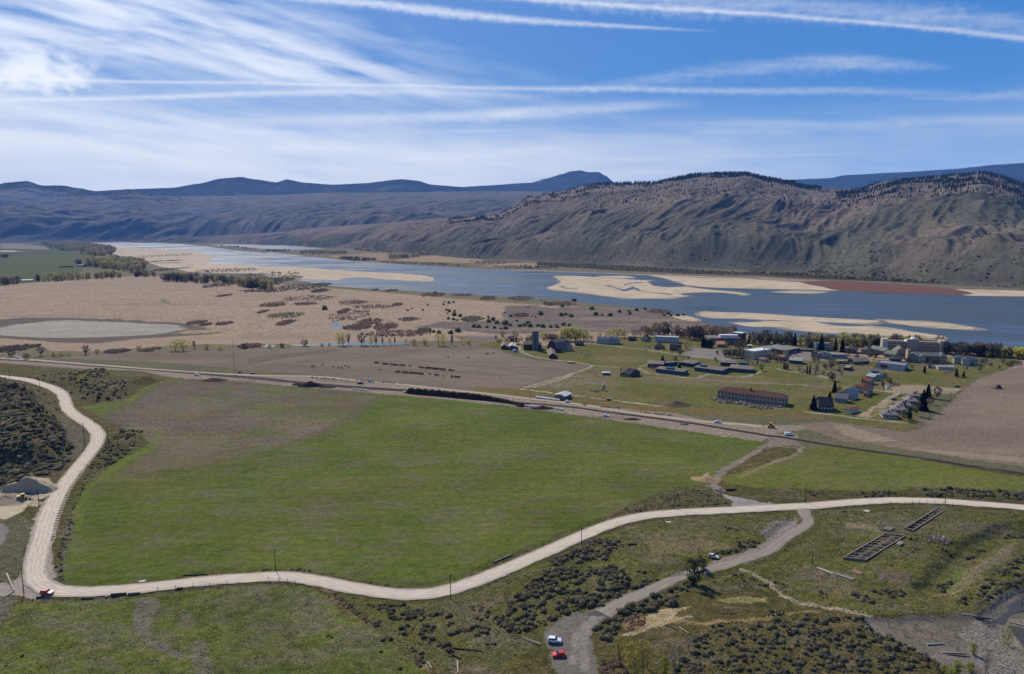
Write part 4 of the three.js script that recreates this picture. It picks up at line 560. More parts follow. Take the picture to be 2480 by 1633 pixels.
// many of a kind: the ones that show largest are things, the rest one mass
function many(geos, list, name, label, group, mostThings, category, massName, r, tint = 0.25) {
  list.sort((a, b) => b[2] / Math.hypot(b[0], b[1]) - a[2] / Math.hypot(a[0], a[1]));
  list.slice(0, mostThings).forEach(([x, z, s, fl = 1, lab, grp]) => { const m = mesh(name, geos[Math.floor(r() * geos.length)], plantMat, scene); m.position.set(x, height(x, z) - 0.03, z); m.rotation.y = r() * 6.28; m.scale.set(s, s * fl, s); tag(m, lab ?? label, category, grp ?? group); });
  const rest = list.slice(mostThings); if (!rest.length) return;
  geos.forEach((g, k) => { const mine = rest.filter((_, i) => i % geos.length === k); if (!mine.length) return; const im = new THREE.InstancedMesh(g, plantMat, mine.length), m = new THREE.Matrix4(), q = new THREE.Quaternion(), up = new THREE.Vector3(0, 1, 0); im.name = numbered(massName); im.castShadow = im.receiveShadow = true;
    mine.forEach(([x, z, s, fl = 1, , , y0], i) => { q.setFromAxisAngle(up, r() * 6.28); m.compose(new THREE.Vector3(x, (y0 ?? height(x, z)) - 0.03, z), q, new THREE.Vector3(s, s * fl, s)); im.setMatrixAt(i, m); im.setColorAt(i, tintOf(r, tint)); });
    im.userData.kind = 'stuff'; scene.add(im); });
}
// ---------------------------------------------------------------- scrub near the camera
{
  const r = rng(501), list = [];
  const scrub = (s, n, s0, s1, label, group, clump = 0.1, w = 9) => { const poly = world(s); scatter(poly, n, r, (x, z) => { if (fbm(x / w, z / w, 2) < clump - 0.25 || edgeDist(ROAD, x, z, false) < 6 || edgeDist(LANE, x, z, false) < 3.6) return false; list.push([x, z, lerp(s0 * 0.6, s1 * 1.2, r() ** 1.9), 0.75 + 0.6 * r(), label, group]); }); };
  scrub('D -40,900 100,760 330,560 420,440 700,330 900,270 1050,300 1060,350 900,420 880,520 1000,520 1150,540 1220,580 1240,640 1350,640 1350,690 1150,780 850,910 600,950 480,1000 300,1090 100,1200 -60,1150', 1000, 0.55, 1.5, 'grey-green sagebrush in the dense scrub between gravel road and lane', 'sagebrush between road and lane');
  scrub('C 1000,870 1300,860 1600,880 1750,960 2000,1000 2380,850 2380,1150 2100,1180 1900,1250 1750,1450 1600,1400 1450,1260 1250,1230 1100,1080 1100,960', 420, 0.4, 1.2, 'dark sagebrush on the green slope below the road bend', 'sagebrush below the bend', 0.35, 7);
  scrub('D 1750,1180 1900,1070 2150,1040 2380,1040 E 0,1040 300,990 600,1010 900,1020 930,1100 1250,1260 1480,1380 1510,1600 1300,1800 0,1800 D 1450,1800 1560,1400 1600,1270', 1150, 0.5, 1.35, 'sagebrush in the dense thicket beside the gravel bar', 'sagebrush beside the gravel bar', -0.1);
  scrub('A -150,420 60,430 200,440 350,480 480,560 560,680 660,860 640,960 560,1060 460,1130 290,1125 120,1215 0,1300 -150,1350', 1700, 0.9, 2.2, 'dark sagebrush on the steep shaded slope above the gravel pit', 'sagebrush above the pit', -0.1, 14);
  scrub('A -150,230 200,250 400,300 520,400 540,520 300,480 0,430 -150,420', 160, 0.5, 1.2, 'low sagebrush on the grassy bench beside the road', 'sagebrush on the bench', 0.25, 12);
  scrub('A 230,200 600,165 950,160 1050,230 1180,310 1200,350 1150,400 950,445 760,430 680,360 560,290 400,250', 420, 0.7, 1.7, 'dark sagebrush covering the hillock inside the road bend', 'sagebrush on the hillock', 0.02, 14);
  scrub('A 1000,780 1120,700 1310,700 1320,740 1180,800 1250,830 1150,950 1000,1030 860,1090 800,1120 840,1000 930,860', 230, 0.5, 1.4, 'sagebrush on the bank between the road and the green field', 'sagebrush on the field bank', 0.05, 8);
  scrub('A 800,1100 900,1080 760,1250 690,1390 660,1480 B 690,60 650,330 570,620 640,720 560,710 500,600 540,400 600,150', 260, 0.35, 0.8, 'small dry bush on the verge beside the wide road', 'bushes on the verge', -0.3, 6);
  scrub('H 1400,720 1600,705 1900,715 2200,730 2500,760 2500,830 2200,800 1800,780 1500,770', 260, 0.6, 1.5, 'sagebrush in the belt above the road near the right field', 'sagebrush above the road', 0.0, 10); scrub('H 360,730 560,735 560,770 400,765', 22, 0.6, 1.2, 'sagebrush clump by the pole above the road', 'sagebrush by the pole', -1); scrub('H 850,730 1000,740 1200,720 1190,770 900,780', 45, 0.6, 1.2, 'sagebrush clump above the road', 'sagebrush by the pole', -0.1, 5);
  scrub('E 1720,900 1800,840 1900,820 2000,720 2050,640 2200,560 2350,430 2600,380 2600,600 2380,700 2200,780 2050,880 1850,920', 260, 0.6, 1.4, 'sagebrush along the bank above the creek', 'sagebrush along the creek', 0.0, 8);
  scrub('E 770,790 850,780 990,860 980,890 850,880', 24, 0.7, 1.3, 'dark shrub in the clump below the ruins', 'shrubs below the ruins', -1); scrub('E 960,770 1100,750 1250,780 1280,840 1150,850 1000,800', 46, 0.5, 1.1, 'sagebrush in the clump below the ruins', 'shrubs below the ruins', -1); scrub('E 30,690 120,690 170,750 100,740', 9, 0.6, 1.0, 'grey bush beside the footpath', 'bushes by the footpath', -1); scrub('E 480,770 550,770 550,810 490,810', 5, 0.7, 1.1, 'grey bush beside the footpath', 'bushes by the footpath', -1); scrub('E 0,950 140,940 150,1000 0,1010', 26, 0.6, 1.1, 'sagebrush below the footpath', 'bushes by the footpath', -1);
  scrub('E 1310,250 1400,240 1400,320 1310,310', 12, 0.5, 0.9, 'grey bush beside the second ruin', 'bushes by the ruins', -1); scrub('E 1550,360 1640,370 1740,430 1660,400', 14, 0.5, 0.9, 'grey bush beside the second ruin', 'bushes by the ruins', -1); scrub('E 1820,420 1900,360 2020,330 2000,380 1860,450', 20, 0.6, 1.1, 'shrub on the lip of the gully', 'shrubs on the gully', -1); scrub('E 1560,680 1700,620 1740,650 1620,730', 26, 0.6, 1.2, 'shrub on the lip of the gully', 'shrubs on the gully', -1); scrub('E 2040,250 2200,200 2500,180 2500,230 2250,240', 34, 0.6, 1.3, 'shrub on the lip of the gully', 'shrubs on the gully', -1);
  scrub('D 1800,430 2080,380 2090,410 1850,430', 22, 0.6, 1.2, 'sagebrush on the edge of the gravel pull-out', 'sagebrush by the pull-out', -1); scrub('D 2070,330 2200,290 2310,310 2250,360 2120,370', 40, 0.6, 1.2, 'sagebrush on the edge of the gravel pull-out', 'sagebrush by the pull-out', -1); scrub('D 1930,165 2100,200 2110,225 1990,200', 14, 0.4, 0.8, 'low grey bush in the pasture below the road', 'bushes in the pasture', -1);
  scrub('D 1850,700 2000,620 2150,590 2280,690 2180,770 1950,700', 46, 0.5, 1.0, 'grey sagebrush on the mound beside the lane', 'sagebrush by the lane', -0.2); scrub('D 2280,720 2380,710 2380,750 2300,750', 10, 0.6, 1.2, 'grey sagebrush on the mound beside the lane', 'sagebrush by the lane', -1);
  scrub('E 400,10 900,0 1600,10 2500,60 2500,100 1700,60 1400,80 900,100 500,90', 90, 0.3, 0.7, 'low grey bush beside the fence below the road', 'bushes in the pasture', 0.1);
  scrub('G 1080,860 1480,750 1700,700 1850,700 1900,770 2030,840 1400,890 1000,960', 150, 0.35, 0.9, 'low grey bush on the slope above the road', 'bushes on the road bank', 0.1, 10);
  scrub('C 100,545 500,545 800,620 1300,690 1560,725 1300,712 900,650 500,580 150,572', 110, 0.35, 0.75, 'dry bush in the ditch on the field side of the road', 'bushes in the ditch', -1);
  scrub('D 980,900 1080,840 1300,770 1500,860 1520,920 1400,910 1300,950 1100,1000 990,960', 70, 0.9, 2.0, 'large dark shrub on the bank below the lane', 'shrubs below the lane', -1); scrub('D 1400,730 1460,690 1620,620 1680,700 1640,790 1520,830', 50, 0.7, 1.5, 'shrub under the tree beside the lane', 'shrubs by the lane tree', -1); scrub('D 760,1130 830,1050 960,990 1030,1030 1020,1120 900,1230 830,1250', 46, 0.7, 1.7, 'brown shrub on the edge of the parking place', 'shrubs by the parking place', -1);
  scrub('B 60,1240 160,1240 240,1390 30,1400 -40,1520 60,1530', 9, 0.35, 0.75, 'lone sagebrush in the lower pasture', 'bushes in the lower pasture', -1); scrub('C 700,1140 760,1140 760,1190 720,1190', 3, 0.4, 0.7, 'lone sagebrush in the lower pasture', 'bushes in the lower pasture', -1); scrub('C 1170,1230 1220,1230 1220,1310 1180,1300', 3, 0.4, 0.7, 'lone sagebrush in the lower pasture', 'bushes in the lower pasture', -1); scrub('C 1350,1410 1400,1400 1400,1460 1350,1460', 2, 0.7, 0.9, 'lone sagebrush in the lower pasture', 'bushes in the lower pasture', -1); scrub('C 2050,1100 2130,1110 2120,1180 2000,1160', 10, 0.6, 1.1, 'sagebrush clump in the green clearing', 'sagebrush below the bend', -1); scrub('C 2150,1220 2230,1230 2220,1270 2160,1270', 5, 0.6, 0.9, 'pale sagebrush in the green clearing', 'sagebrush below the bend', -1);
  many(SAGE, list, 'sagebrush', '', '', 300, 'bush', 'sagebrush_mass', r, 0.42);
  // dead brown brush
  const br = []; const brown = (s, n, a, b) => scatter(world(s), n, r, (x, z) => { if (edgeDist(ROAD, x, z, false) < 5.5) return false; br.push([x, z, lerp(a, b, r()), 0.7]); });
  brown('C 690,700 780,760 1100,990 1150,1060 1050,1040 930,930 800,870 720,790', 70, 0.4, 0.9); brown('D 360,540 420,440 640,370 760,270 860,300 780,360 560,440', 60, 0.5, 1.1); brown('D 120,770 230,670 260,700 180,790', 20, 0.4, 0.9); brown('C 1480,1340 1580,1370 1590,1440 1530,1430', 16, 0.5, 1); brown('D 1950,950 2020,940 2100,1000 1950,1010', 14, 0.3, 0.6); brown('C 1980,880 2130,890 2120,940 2020,930', 16, 0.5, 0.9); brown('D 820,1400 1000,1380 1080,1547 1060,1800 840,1800', 60, 0.7, 1.5); brown('D 1640,1450 1780,1440 1800,1600 1650,1600', 20, 0.6, 1.2); brown('D 1030,1010 1230,1000 1240,1090 1080,1150', 60, 0.4, 0.8);
  many(BROWNBUSH, br, 'brown_bush', 'dead brown brush beside the road and scrub', 'dead brown brush', 60, 'bush', 'brown_brush_mass', r, 0.3);
  // grass tussocks and straw over the rough pasture
  const tuft = [0, 1, 2].map((k) => { const L = new Leafy(), q = rng(900 + k); for (let i = 0; i < 11; i++) { const a = q() * 6.28, d = 0.35 * q(), x = Math.cos(a) * d, z = Math.sin(a) * d, h = 0.28 + 0.3 * q(), t = 0.2 + 0.15 * q(), m = 0.8 + 0.4 * q(), col = [[0.13, 0.14, 0.055], [0.22, 0.185, 0.11], [0.085, 0.085, 0.05]][k].map((c) => c * m); L.tri([x - t, 0, z], [x + t, 0, z + 0.06], [x * 2.6, h, z * 2.6], unit([x, 1.2, z]), col); } return L.geo(); });
  const zones = [['D 0,600 600,310 1300,90 2380,50 E 400,30 2600,40 2600,700 1900,960 1040,980 900,990 300,880 0,760 D 2000,760 1500,800 1000,960 700,950 300,1130 C 2380,1500 1500,1400 1000,1000 760,780 1300,830 1700,850 2380,640', 9000, 0.3, 0.75, 1], [FIELD3, 5200, 0.22, 0.5, 2.2], ['A -150,230 300,280 540,420 840,750 640,1000 480,1130 100,1220 -150,1300', 2600, 0.4, 0.8, 1], ['H 0,740 900,760 2500,740 2500,880 1500,790 700,825 0,870', 1600, 0.3, 0.7, 0.8], ['G 1080,860 1480,750 1850,700 2030,840 900,960', 1500, 0.3, 0.7, 1], [FIELD, 2200, 0.16, 0.36, 2.4], ['A 230,200 950,150 1480,200 1360,280 1150,420 760,430', 900, 0.4, 0.8, 1]];
  const lists = [[], [], []];
  for (const [s, n, a, b, kind] of zones) scatter(world(s), n, r, (x, z) => { if (edgeDist(ROAD, x, z, false) < 5 || edgeDist(LANE, x, z, false) < 3.4) return false; const c = fbm(x / 14, z / 14, 2) + (r() - 0.5) * 0.8; if (kind > 2 && fbm(x / 9, z / 9, 2) < 0.12) return false; lists[kind > 2 ? 2 : c > 0.3 ? 1 : c < -0.25 ? 2 : 0].push([x, z, lerp(a, b, r() ** 2)]); });
  ['green_grass_tufts', 'straw_grass_tufts', 'dark_weed_tufts'].forEach((n, k) => many([tuft[k]], lists[k], n, '', '', 0, '', n, r, 0.25));
  // stones on the gravel bar, driftwood
  const stone = new THREE.DodecahedronGeometry(1, 0), sl = []; scatter(world('E 1750,1100 1950,1010 2080,1000 2100,1080 2200,1150 2280,1400 2600,1480 2600,1800 2000,1800 1900,1300'), 1500, r, (x, z) => { sl.push([x, z]); }); scatter(world('E 2050,900 2150,820 2300,750 2400,740 2380,820 2280,880 2150,960 2070,990'), 500, r, (x, z) => { sl.push([x, z]); });
  const im = new THREE.InstancedMesh(stone, matte({}), sl.length), m = new THREE.Matrix4(), q = new THREE.Quaternion(); im.name = 'creek_stones'; sl.forEach(([x, z], i) => { const s = 0.08 + 0.2 * r() ** 3; q.setFromEuler(new THREE.Euler(r() * 3, r() * 3, 0)); m.compose(new THREE.Vector3(x, height(x, z) + s * 0.2, z), q, new THREE.Vector3(s * 1.3, s * 0.7, s)); im.setMatrixAt(i, m); const v = 0.12 + 0.16 * r(); im.setColorAt(i, new THREE.Color(v, v * 0.96, v * 0.9)); }); im.userData.kind = 'stuff'; im.castShadow = true; scene.add(im);
}
// ---------------------------------------------------------------- trees near the camera
{
  const put = (kind, v, f, x, y, top, wide, label, group, name = 'tree') => { const [wx, wz, h] = tall(f, x, y, top); return tree(kind, v, wx, wz, h, wide, label, group, name); };
  // detailed juniper and its companion by the lane
  TREES.juniper = two((i) => { const r = rng(160 + i), T = new Leafy(), C = new Leafy(); tube(T, [[0, -0.02, 0], [0.01, 0.4, 0], [0, 0.9, 0]], 0.03, 0.008, 6, [0.07, 0.055, 0.045]); for (let k = 0; k < 26; k++) { const h = lerp(0.14, 0.95, k / 25), R = 0.24 * Math.sin(Math.PI * clamp(0.25 + 0.72 * (1 - h), 0, 1)) * (0.6 + 0.7 * r()), a = r() * 6.28; leaves(C, r, 60, [Math.cos(a) * R * 0.6, h, Math.sin(a) * R * 0.6], [0.11, 0.07, 0.11], 0.024, [0.06, 0.066, 0.04], { hollow: false }); } return [T.geo(), C.geo()]; });
  put('juniper', 0, 'D', 1695, 720, 470, 1.55, 'dark evergreen tree standing beside the lane gate', undefined, 'evergreen_tree'); put('juniper', 1, 'D', 1770, 570, 445, 1.7, 'smaller dark evergreen shrub-like tree across the lane from the gate', undefined, 'evergreen_tree');
  TREES.sapling = two((i) => broadleaf(170 + i, { color: [0.34, 0.30, 0.07], leaf: 0.018, leaves: 46, puff: 1.25, limbs: 8, fork: 0.3, spread: 0.28, upright: true, bark: [0.22, 0.19, 0.16], twigs: 3 }));
  TREES.withy = two((i) => broadleaf(185 + i, { color: [0.22, 0.20, 0.05], leaf: 0.02, leaves: 12, puff: 1.2, limbs: 9, fork: 0.05, spread: 0.4, upright: true, long: 2, bark: [0.2, 0.17, 0.1], thick: 0.6 }));
  TREES.lime = two((i) => broadleaf(175 + i, { color: [0.26, 0.30, 0.03], leaf: 0.02, leaves: 80, puff: 1.3, limbs: 7, fork: 0.12, spread: 0.3, upright: true }));
  TREES.greysap = two((i) => broadleaf(178 + i, { color: [0.21, 0.18, 0.15], leaf: 0.011, leaves: 34, long: 4, puff: 1.3, limbs: 8, fork: 0.3, spread: 0.4, bark: [0.25, 0.22, 0.19], twigs: 4 }));
  [['sapling', 990, 1440, 1190, 0.75], ['sapling', 1100, 1545, 1240, 0.85], ['sapling', 1215, 1550, 1230, 0.9], ['lime', 1420, 1600, 1370, 0.65], ['sapling', 1130, 1640, 1330, 0.9], ['sapling', 1260, 1500, 1250, 0.7]].forEach(([k, x, y, t, w], i) => put(k, i % 3, 'D', x, y, t, w, k === 'lime' ? 'bright lime-green young tree below the dead reeds' : 'yellow-green budding young tree by the parking place', 'budding trees by the parking place', 'young_tree'));
  [['greysap', 1500, 1540, 1270, 0.9], ['greysap', 1210, 1300, 1140, 0.7], ['greysap', 1560, 1400, 1250, 0.8], ['greysap', 1640, 1330, 1190, 1.1]].forEach(([k, x, y, t, w], i) => put(k, i % 3, 'D', x, y, t, w, 'bare grey sapling among the scrub', 'bare grey saplings', 'bare_sapling'));
  // creek side
  put('greysap', 0, 'E', 1950, 1020, 870, 1.4, 'bare grey tree leaning over the creek bend', undefined, 'bare_tree'); put('withy', 1, 'E', 2225, 1280, 1060, 0.9, 'yellow-brown willow bush on the creek stones', undefined, 'willow_bush'); put('lime', 2, 'E', 1910, 1370, 1250, 1.0, 'small bright yellow-green tree on the gravel bar', undefined, 'young_tree');
  put('greysap', 1, 'E', 2350, 960, 760, 0.6, 'bare dark tree standing at the creek edge', undefined, 'bare_tree'); put('greysap', 2, 'E', 2020, 1600, 1290, 0.45, 'tall dead snag on the gravel bar', undefined, 'dead_tree');
  [[1120, 1100, 1030], [1200, 1060, 1010], [1270, 1190, 1120], [1370, 1130, 1060], [1480, 1040, 990], [1520, 1220, 1150], [1640, 1110, 1060], [1750, 1200, 1140], [1690, 1280, 1230], [1410, 1260, 1210], [1760, 1340, 1280]].forEach(([x, y, t], i) => put('withy', i % 3, 'E', x, y, t, 1.1, 'thin yellow willow sapling on the gravel bar', 'willow saplings on the gravel bar', 'willow_sapling'));
  [[1760, 1547, 1420], [1880, 1530, 1430], [1640, 1540, 1450], [1700, 1620, 1490]].forEach(([x, y, t], i) => put('lime', i % 3, 'E', x, y, t, 1.5, 'bright yellow-green bush at the foot of the gravel bar', 'bright bushes below the gravel bar', 'young_tree'));
}
// ---------------------------------------------------------------- meadow, far woods, hill forest
{
  const r = rng(777);
  // willow thickets: each one colony of stems
  const thicket = (f, x, y, hw, hh, tallM, col, label) => { tallM *= 1.3; hw *= 1.1; hh *= 1.45;
    const a = at(f, x - hw, y), b = at(f, x + hw, y), n = at(f, x, y + hh), m = at(f, x, y - hh), cx = (a[0] + b[0]) / 2, cz = (n[1] + m[1]) / 2, rx = (b[0] - a[0]) / 2, rz = Math.max(3, (n[1] - m[1]) / 2), k = clamp(Math.round(rx * rz * 3.14 / (tallM * tallM * 0.5)), 24, 220), L = new Leafy();
    for (let i = 0; i < k; i++) { const t = r() * 6.28, q = Math.sqrt(r()) * (0.85 + 0.3 * noise(t * 2, x)), sx = Math.cos(t) * q * rx, sz = Math.sin(t) * q * rz, h = tallM * (0.6 + 0.6 * r()) * (1 - 0.3 * q * q), w = Math.min(rx * 0.4, tallM * 0.55), m = 0.75 + 0.5 * r(), c = col.map((v) => v * m);
      leaves(L, r, 9, [sx, h * 0.35, sz], [w, h * 0.65, w], tallM * 0.2, c, { upright: true, long: 1.9, hollow: false }); }
    const o = mesh('willow_thicket', L.geo(), plantMat, scene); o.position.set(cx, 0, cz); tag(o, label, 'thicket', 'willow thickets in the dry meadow');
  };
  const P = [0.22, 0.15, 0.12], Q = [0.25, 0.17, 0.13], K = [0.13, 0.105, 0.09], GR = [0.19, 0.18, 0.10];
  for (const [f, x, y, hw, hh, t, c] of [['J', 660, 700, 170, 38, 2.2, P], ['J', 620, 660, 40, 14, 2.4, P], ['J', 330, 555, 220, 20, 2.2, K], ['J', 300, 600, 110, 10, 2, P], ['J', 700, 590, 120, 14, 2, P], ['J', 860, 625, 180, 14, 2, P], ['J', 1060, 607, 45, 9, 2, P], ['J', 60, 612, 70, 10, 2, P], ['J', 140, 697, 150, 20, 2.2, GR], ['J', 140, 758, 60, 20, 2.2, P], ['J', 1155, 727, 90, 12, 1.8, P], ['J', 730, 795, 120, 18, 2.6, P], ['J', 830, 750, 100, 22, 2.4, P], ['J', 960, 790, 110, 24, 2.4, P], ['J', 1080, 848, 280, 22, 2.6, P], ['J', 1280, 820, 60, 14, 2.2, GR], ['J', 130, 475, 110, 30, 3, K], ['J', 370, 460, 90, 28, 3, K], ['J', 420, 492, 70, 12, 2.6, K], ['J', 60, 410, 150, 28, 3.4, K], ['J', 1355, 525, 105, 13, 2.4, P], ['J', 1015, 490, 55, 6, 2, P], ['J', 880, 484, 30, 4, 2, P], ['J', 1600, 527, 95, 7, 2, P], ['J', 1810, 553, 75, 13, 2, P], ['J', 2075, 557, 115, 15, 2.2, P], ['J', 2320, 602, 60, 12, 2.2, P], ['J', 1680, 725, 95, 18, 2.4, GR], ['J', 2080, 695, 70, 12, 2.2, P], ['I', 1620, 755, 75, 13, 2, P], ['I', 1845, 762, 60, 12, 2, P], ['I', 1690, 772, 40, 9, 2, P], ['I', 2240, 605, 105, 16, 2, P], ['I', 2165, 665, 30, 10, 2, P], ['I', 1845, 532, 45, 9, 2, P], ['I', 120, 970, 150, 26, 2.4, K], ['I', 960, 992, 100, 13, 2, P], ['I', 1240, 980, 70, 13, 2, P], ['I', 2060, 950, 100, 14, 2.2, Q], ['K', 120, 195, 80, 8, 2.2, P], ['K', 600, 232, 60, 8, 2, P], ['K', 880, 322, 90, 14, 3, Q], ['I', 1300, 205, 180, 15, 3.4, K], ['I', 1860, 325, 240, 13, 3.4, K], ['I', 2200, 365, 240, 22, 3.4, K], ['I', 2290, 400, 120, 25, 3, K], ['I', 1240, 255, 80, 14, 3, K], ['I', 1380, 318, 90, 14, 3, K], ['I', 1820, 445, 110, 18, 3, K], ['I', 2120, 492, 150, 10, 2.4, K], ['I', 1400, 262, 100, 5, 1.6, K], ['I', 1460, 242, 60, 4, 1.6, K]])
    thicket(f, x, y, hw, hh, t, c, c === K ? 'low dark scrub thicket near the river bank' : c === GR ? 'olive willow thicket in the dry meadow' : 'purple-brown willow thicket in the dry meadow');
  // round bushes on the flats
  const list = []; for (const [f, s] of [['J', '1312,608,12 1450,582,9 1443,605,13 1486,592,17 1525,588,13 1146,653,14 1180,640,10 1272,652,11 1490,660,17 1533,658,13 1476,677,12 1482,722,16 1525,728,18 1530,690,24 1580,700,20 1557,735,12 1615,735,15 1640,742,12 1690,785,22 1730,788,25 1800,792,16 1812,745,22 1812,710,14 1862,797,18 1880,755,26 1850,730,22 1912,805,14 1952,800,24 1950,760,36 1990,775,22 2045,738,15 1995,700,18 2050,695,16 2070,780,24 2105,775,20 2155,782,26 2135,758,24 2215,780,18 2265,785,20 2325,790,20 2370,780,20 2243,685,22 2138,628,12 1943,675,10 2200,708,12 2175,700,9 2245,572,9 2280,592,12 1370,510,18 1560,822,30 1500,838,26 1405,838,22 1360,830,18 1330,828,14 1465,650,14 465,640,28'], ['K', '18,242,15 40,190,9 124,205,12 182,178,13 268,218,16 288,246,14 320,248,9 358,250,15 404,233,12 454,242,11 450,228,9 488,224,13 528,220,9 640,240,14 655,252,10 688,250,14 716,248,10 120,250,14 140,246,12 168,254,14 30,305,14 68,304,10 100,308,12 130,295,15 160,300,13 8,300,12 620,250,9']])
    for (const w of s.split(' ')) { const [x, y, k] = w.split(',').map(Number), a = at(f, x - k, y + k * 0.25), b = at(f, x + k, y + k * 0.25); list.push([(a[0] + b[0]) / 2, (a[1] + b[1]) / 2, (b[0] - a[0]) / 2 * 1.05, 1.1 + 0.5 * r()]); }
  many(GREENBUSH, list, 'round_bush', 'round olive-green bush on the bare flats before the river', 'round bushes on the flats', 300, 'bush', 'x', r);
  // woods: kinds of tree through polygons
  const wood = (s, n, h0, h1, kinds, label, group, things, mass) => { const all = []; scatter(world(s), n, r, (x, z) => { all.push([x, z, lerp(h0, h1, r()), kinds[Math.floor(r() * kinds.length)], Math.floor(r() * 3), 0.8 + 0.5 * r()]); });
    all.sort((a, b) => b[2] / Math.hypot(b[0], b[1]) - a[2] / Math.hypot(a[0], a[1]));
    all.slice(0, things).forEach(([x, z, h, k, v, w]) => tree(k, v, x, z, h, w, label, group, 'cottonwood_tree'));
    const by = {}; all.slice(things).forEach((t) => (by[t[3]] ??= []).push(t));
    for (const k in by) { const g = mergeGeometries(TREES[k][0]), im = new THREE.InstancedMesh(g, plantMat, by[k].length), m = new THREE.Matrix4(), q = new THREE.Quaternion(), up = new THREE.Vector3(0, 1, 0); im.name = numbered(mass); im.castShadow = true; im.userData.kind = 'stuff'; by[k].forEach(([x, z, h, , , w], i) => { q.setFromAxisAngle(up, r() * 6.28); m.compose(new THREE.Vector3(x, 0, z), q, new THREE.Vector3(h * w, h, h * w)); im.setMatrixAt(i, m); im.setColorAt(i, tintOf(r, 0.22)); }); scene.add(im); } };
  const CT = ['cotton', 'cotton', 'cottonbrown'], CB = ['cottonbrown', 'cottonbrown', 'cotton', 'dark'];
  wood('I 280,412 440,400 560,396 700,385 900,375 1000,372 1000,382 800,396 560,410 300,420', 46, 15, 22, CT, 'cottonwood tree in the row behind the dry meadow', 'row of cottonwoods', 46, 'grove_trees'); wood('I -60,440 60,435 160,420 160,432 60,450 -60,455', 16, 14, 21, CB, 'bare cottonwood beside the white roof', 'cottonwoods by the white roof', 16, 'grove_trees');
  wood('I 1340,402 1500,405 1700,410 1740,430 1690,432 1500,420 1350,412', 40, 18, 26, CB, 'brown cottonwood in the grove on the meadow corner', 'grove on the meadow corner', 40, 'grove_trees'); wood('I 1740,405 1950,420 1960,435 1760,432', 22, 14, 21, CB, 'low brown tree in the grove on the meadow corner', 'grove on the meadow corner', 22, 'grove_trees'); wood('I 1960,455 2050,470 2240,478 2250,462 2100,450 1980,448', 46, 19, 26, CT, 'yellow-green cottonwood in the grove nearest the willow thickets', 'yellow-green grove', 46, 'grove_trees');
  wood('I 1110,355 1270,370 1270,380 1110,378', 24, 14, 20, CB, 'dark bare tree beside the cottonwood row', 'grove beside the row', 20, 'grove_trees'); wood('I 700,290 900,315 1000,325 1080,345 1150,345 1200,300 1220,280 1100,250 1000,250 940,240 900,250 820,250 740,230 700,260', 330, 19, 30, CT, 'tall cottonwood in the riverside wood behind the green field', 'riverside wood', 60, 'riverside_wood'); wood('I 390,140 460,130 640,160 720,215 700,225 620,180 460,160', 120, 15, 23, CT, 'cottonwood at the far end of the riverside wood', 'riverside wood', 0, 'riverside_wood'); wood('I 330,105 560,100 760,112 940,140 960,170 920,200 850,215 740,215 700,180 560,150 400,130', 700, 19, 31, CT, '', '', 0, 'riverside_wood');
  wood('I 10,215 65,215 65,222 10,222', 8, 15, 21, ['dark'], 'dark tree group in the green field', 'trees in the green field', 0, 'field_trees'); wood('I 630,268 680,270 680,280 630,280', 5, 18, 23, ['dark'], 'bare dark tree behind the small farmhouse', 'trees by the farmhouse', 5, 'grove_trees');
  // far bank
  for (const [s, n, a, b, k] of [['J 270,175 330,172 480,172 640,178 640,188 480,192 270,192', 130, 14, 20, CT], ['J 690,150 850,155 1000,165 1120,175 1000,178 760,165', 110, 14, 20, CT], ['J 990,205 1080,208 1250,200 1250,216 1100,226 990,230', 90, 13, 19, CT], ['J 1180,175 1420,180 1470,190 1260,200', 90, 14, 20, CT], ['J 1500,195 1780,212 1870,225 1700,225', 110, 9, 15, CT], ['J 570,225 720,225 890,238 880,245 740,248 580,238', 90, 10, 15, CB], ['J -40,160 140,160 180,165 100,170 -40,172', 60, 10, 15, CB], ['J 900,250 1300,262 1650,285 1640,298 1300,282 920,262', 240, 3, 7, CB], ['J 1640,250 1850,240 2100,255 1980,270 1700,275', 150, 3, 7, CB], ['J 1820,296 2000,285 2380,290 2380,312 2000,312', 220, 3, 8, CB], ['K 0,10 400,35 1000,60 990,40 500,15 0,-8', 800, 3, 8, CB], ['K 1000,45 1500,75 2050,100 2050,85 1500,58 1050,35', 700, 4, 9, ['cottonbrown', 'dark', 'cotton']], ['K 2050,85 2500,110 2500,95 2050,80', 260, 4, 9, ['cottonbrown', 'dark']], ['I 1720,120 1900,135 2120,160 2100,150 1950,125', 110, 6, 12, CB], ['I 1100,92 1700,100 2300,108 2300,103 1500,92', 150, 8, 14, CB], ['I 0,88 300,92 300,97 0,95', 60, 8, 14, CB], ['I 2130,395 2330,435 2300,450 2100,430', 60, 3, 6, CB]]) wood(s, n, a, b, k, '', '', 0, 'far_bank_trees');
  // hedge and trees along the canal before the cattle field
  const put = (kind, f, x, y, top, wide, label, name = 'tree') => { const [wx, wz, h] = tall(f, x, y, top); tree(kind, Math.abs(Math.round(x)) % 3, wx, wz, h, wide, label, 'trees along the canal', name); };
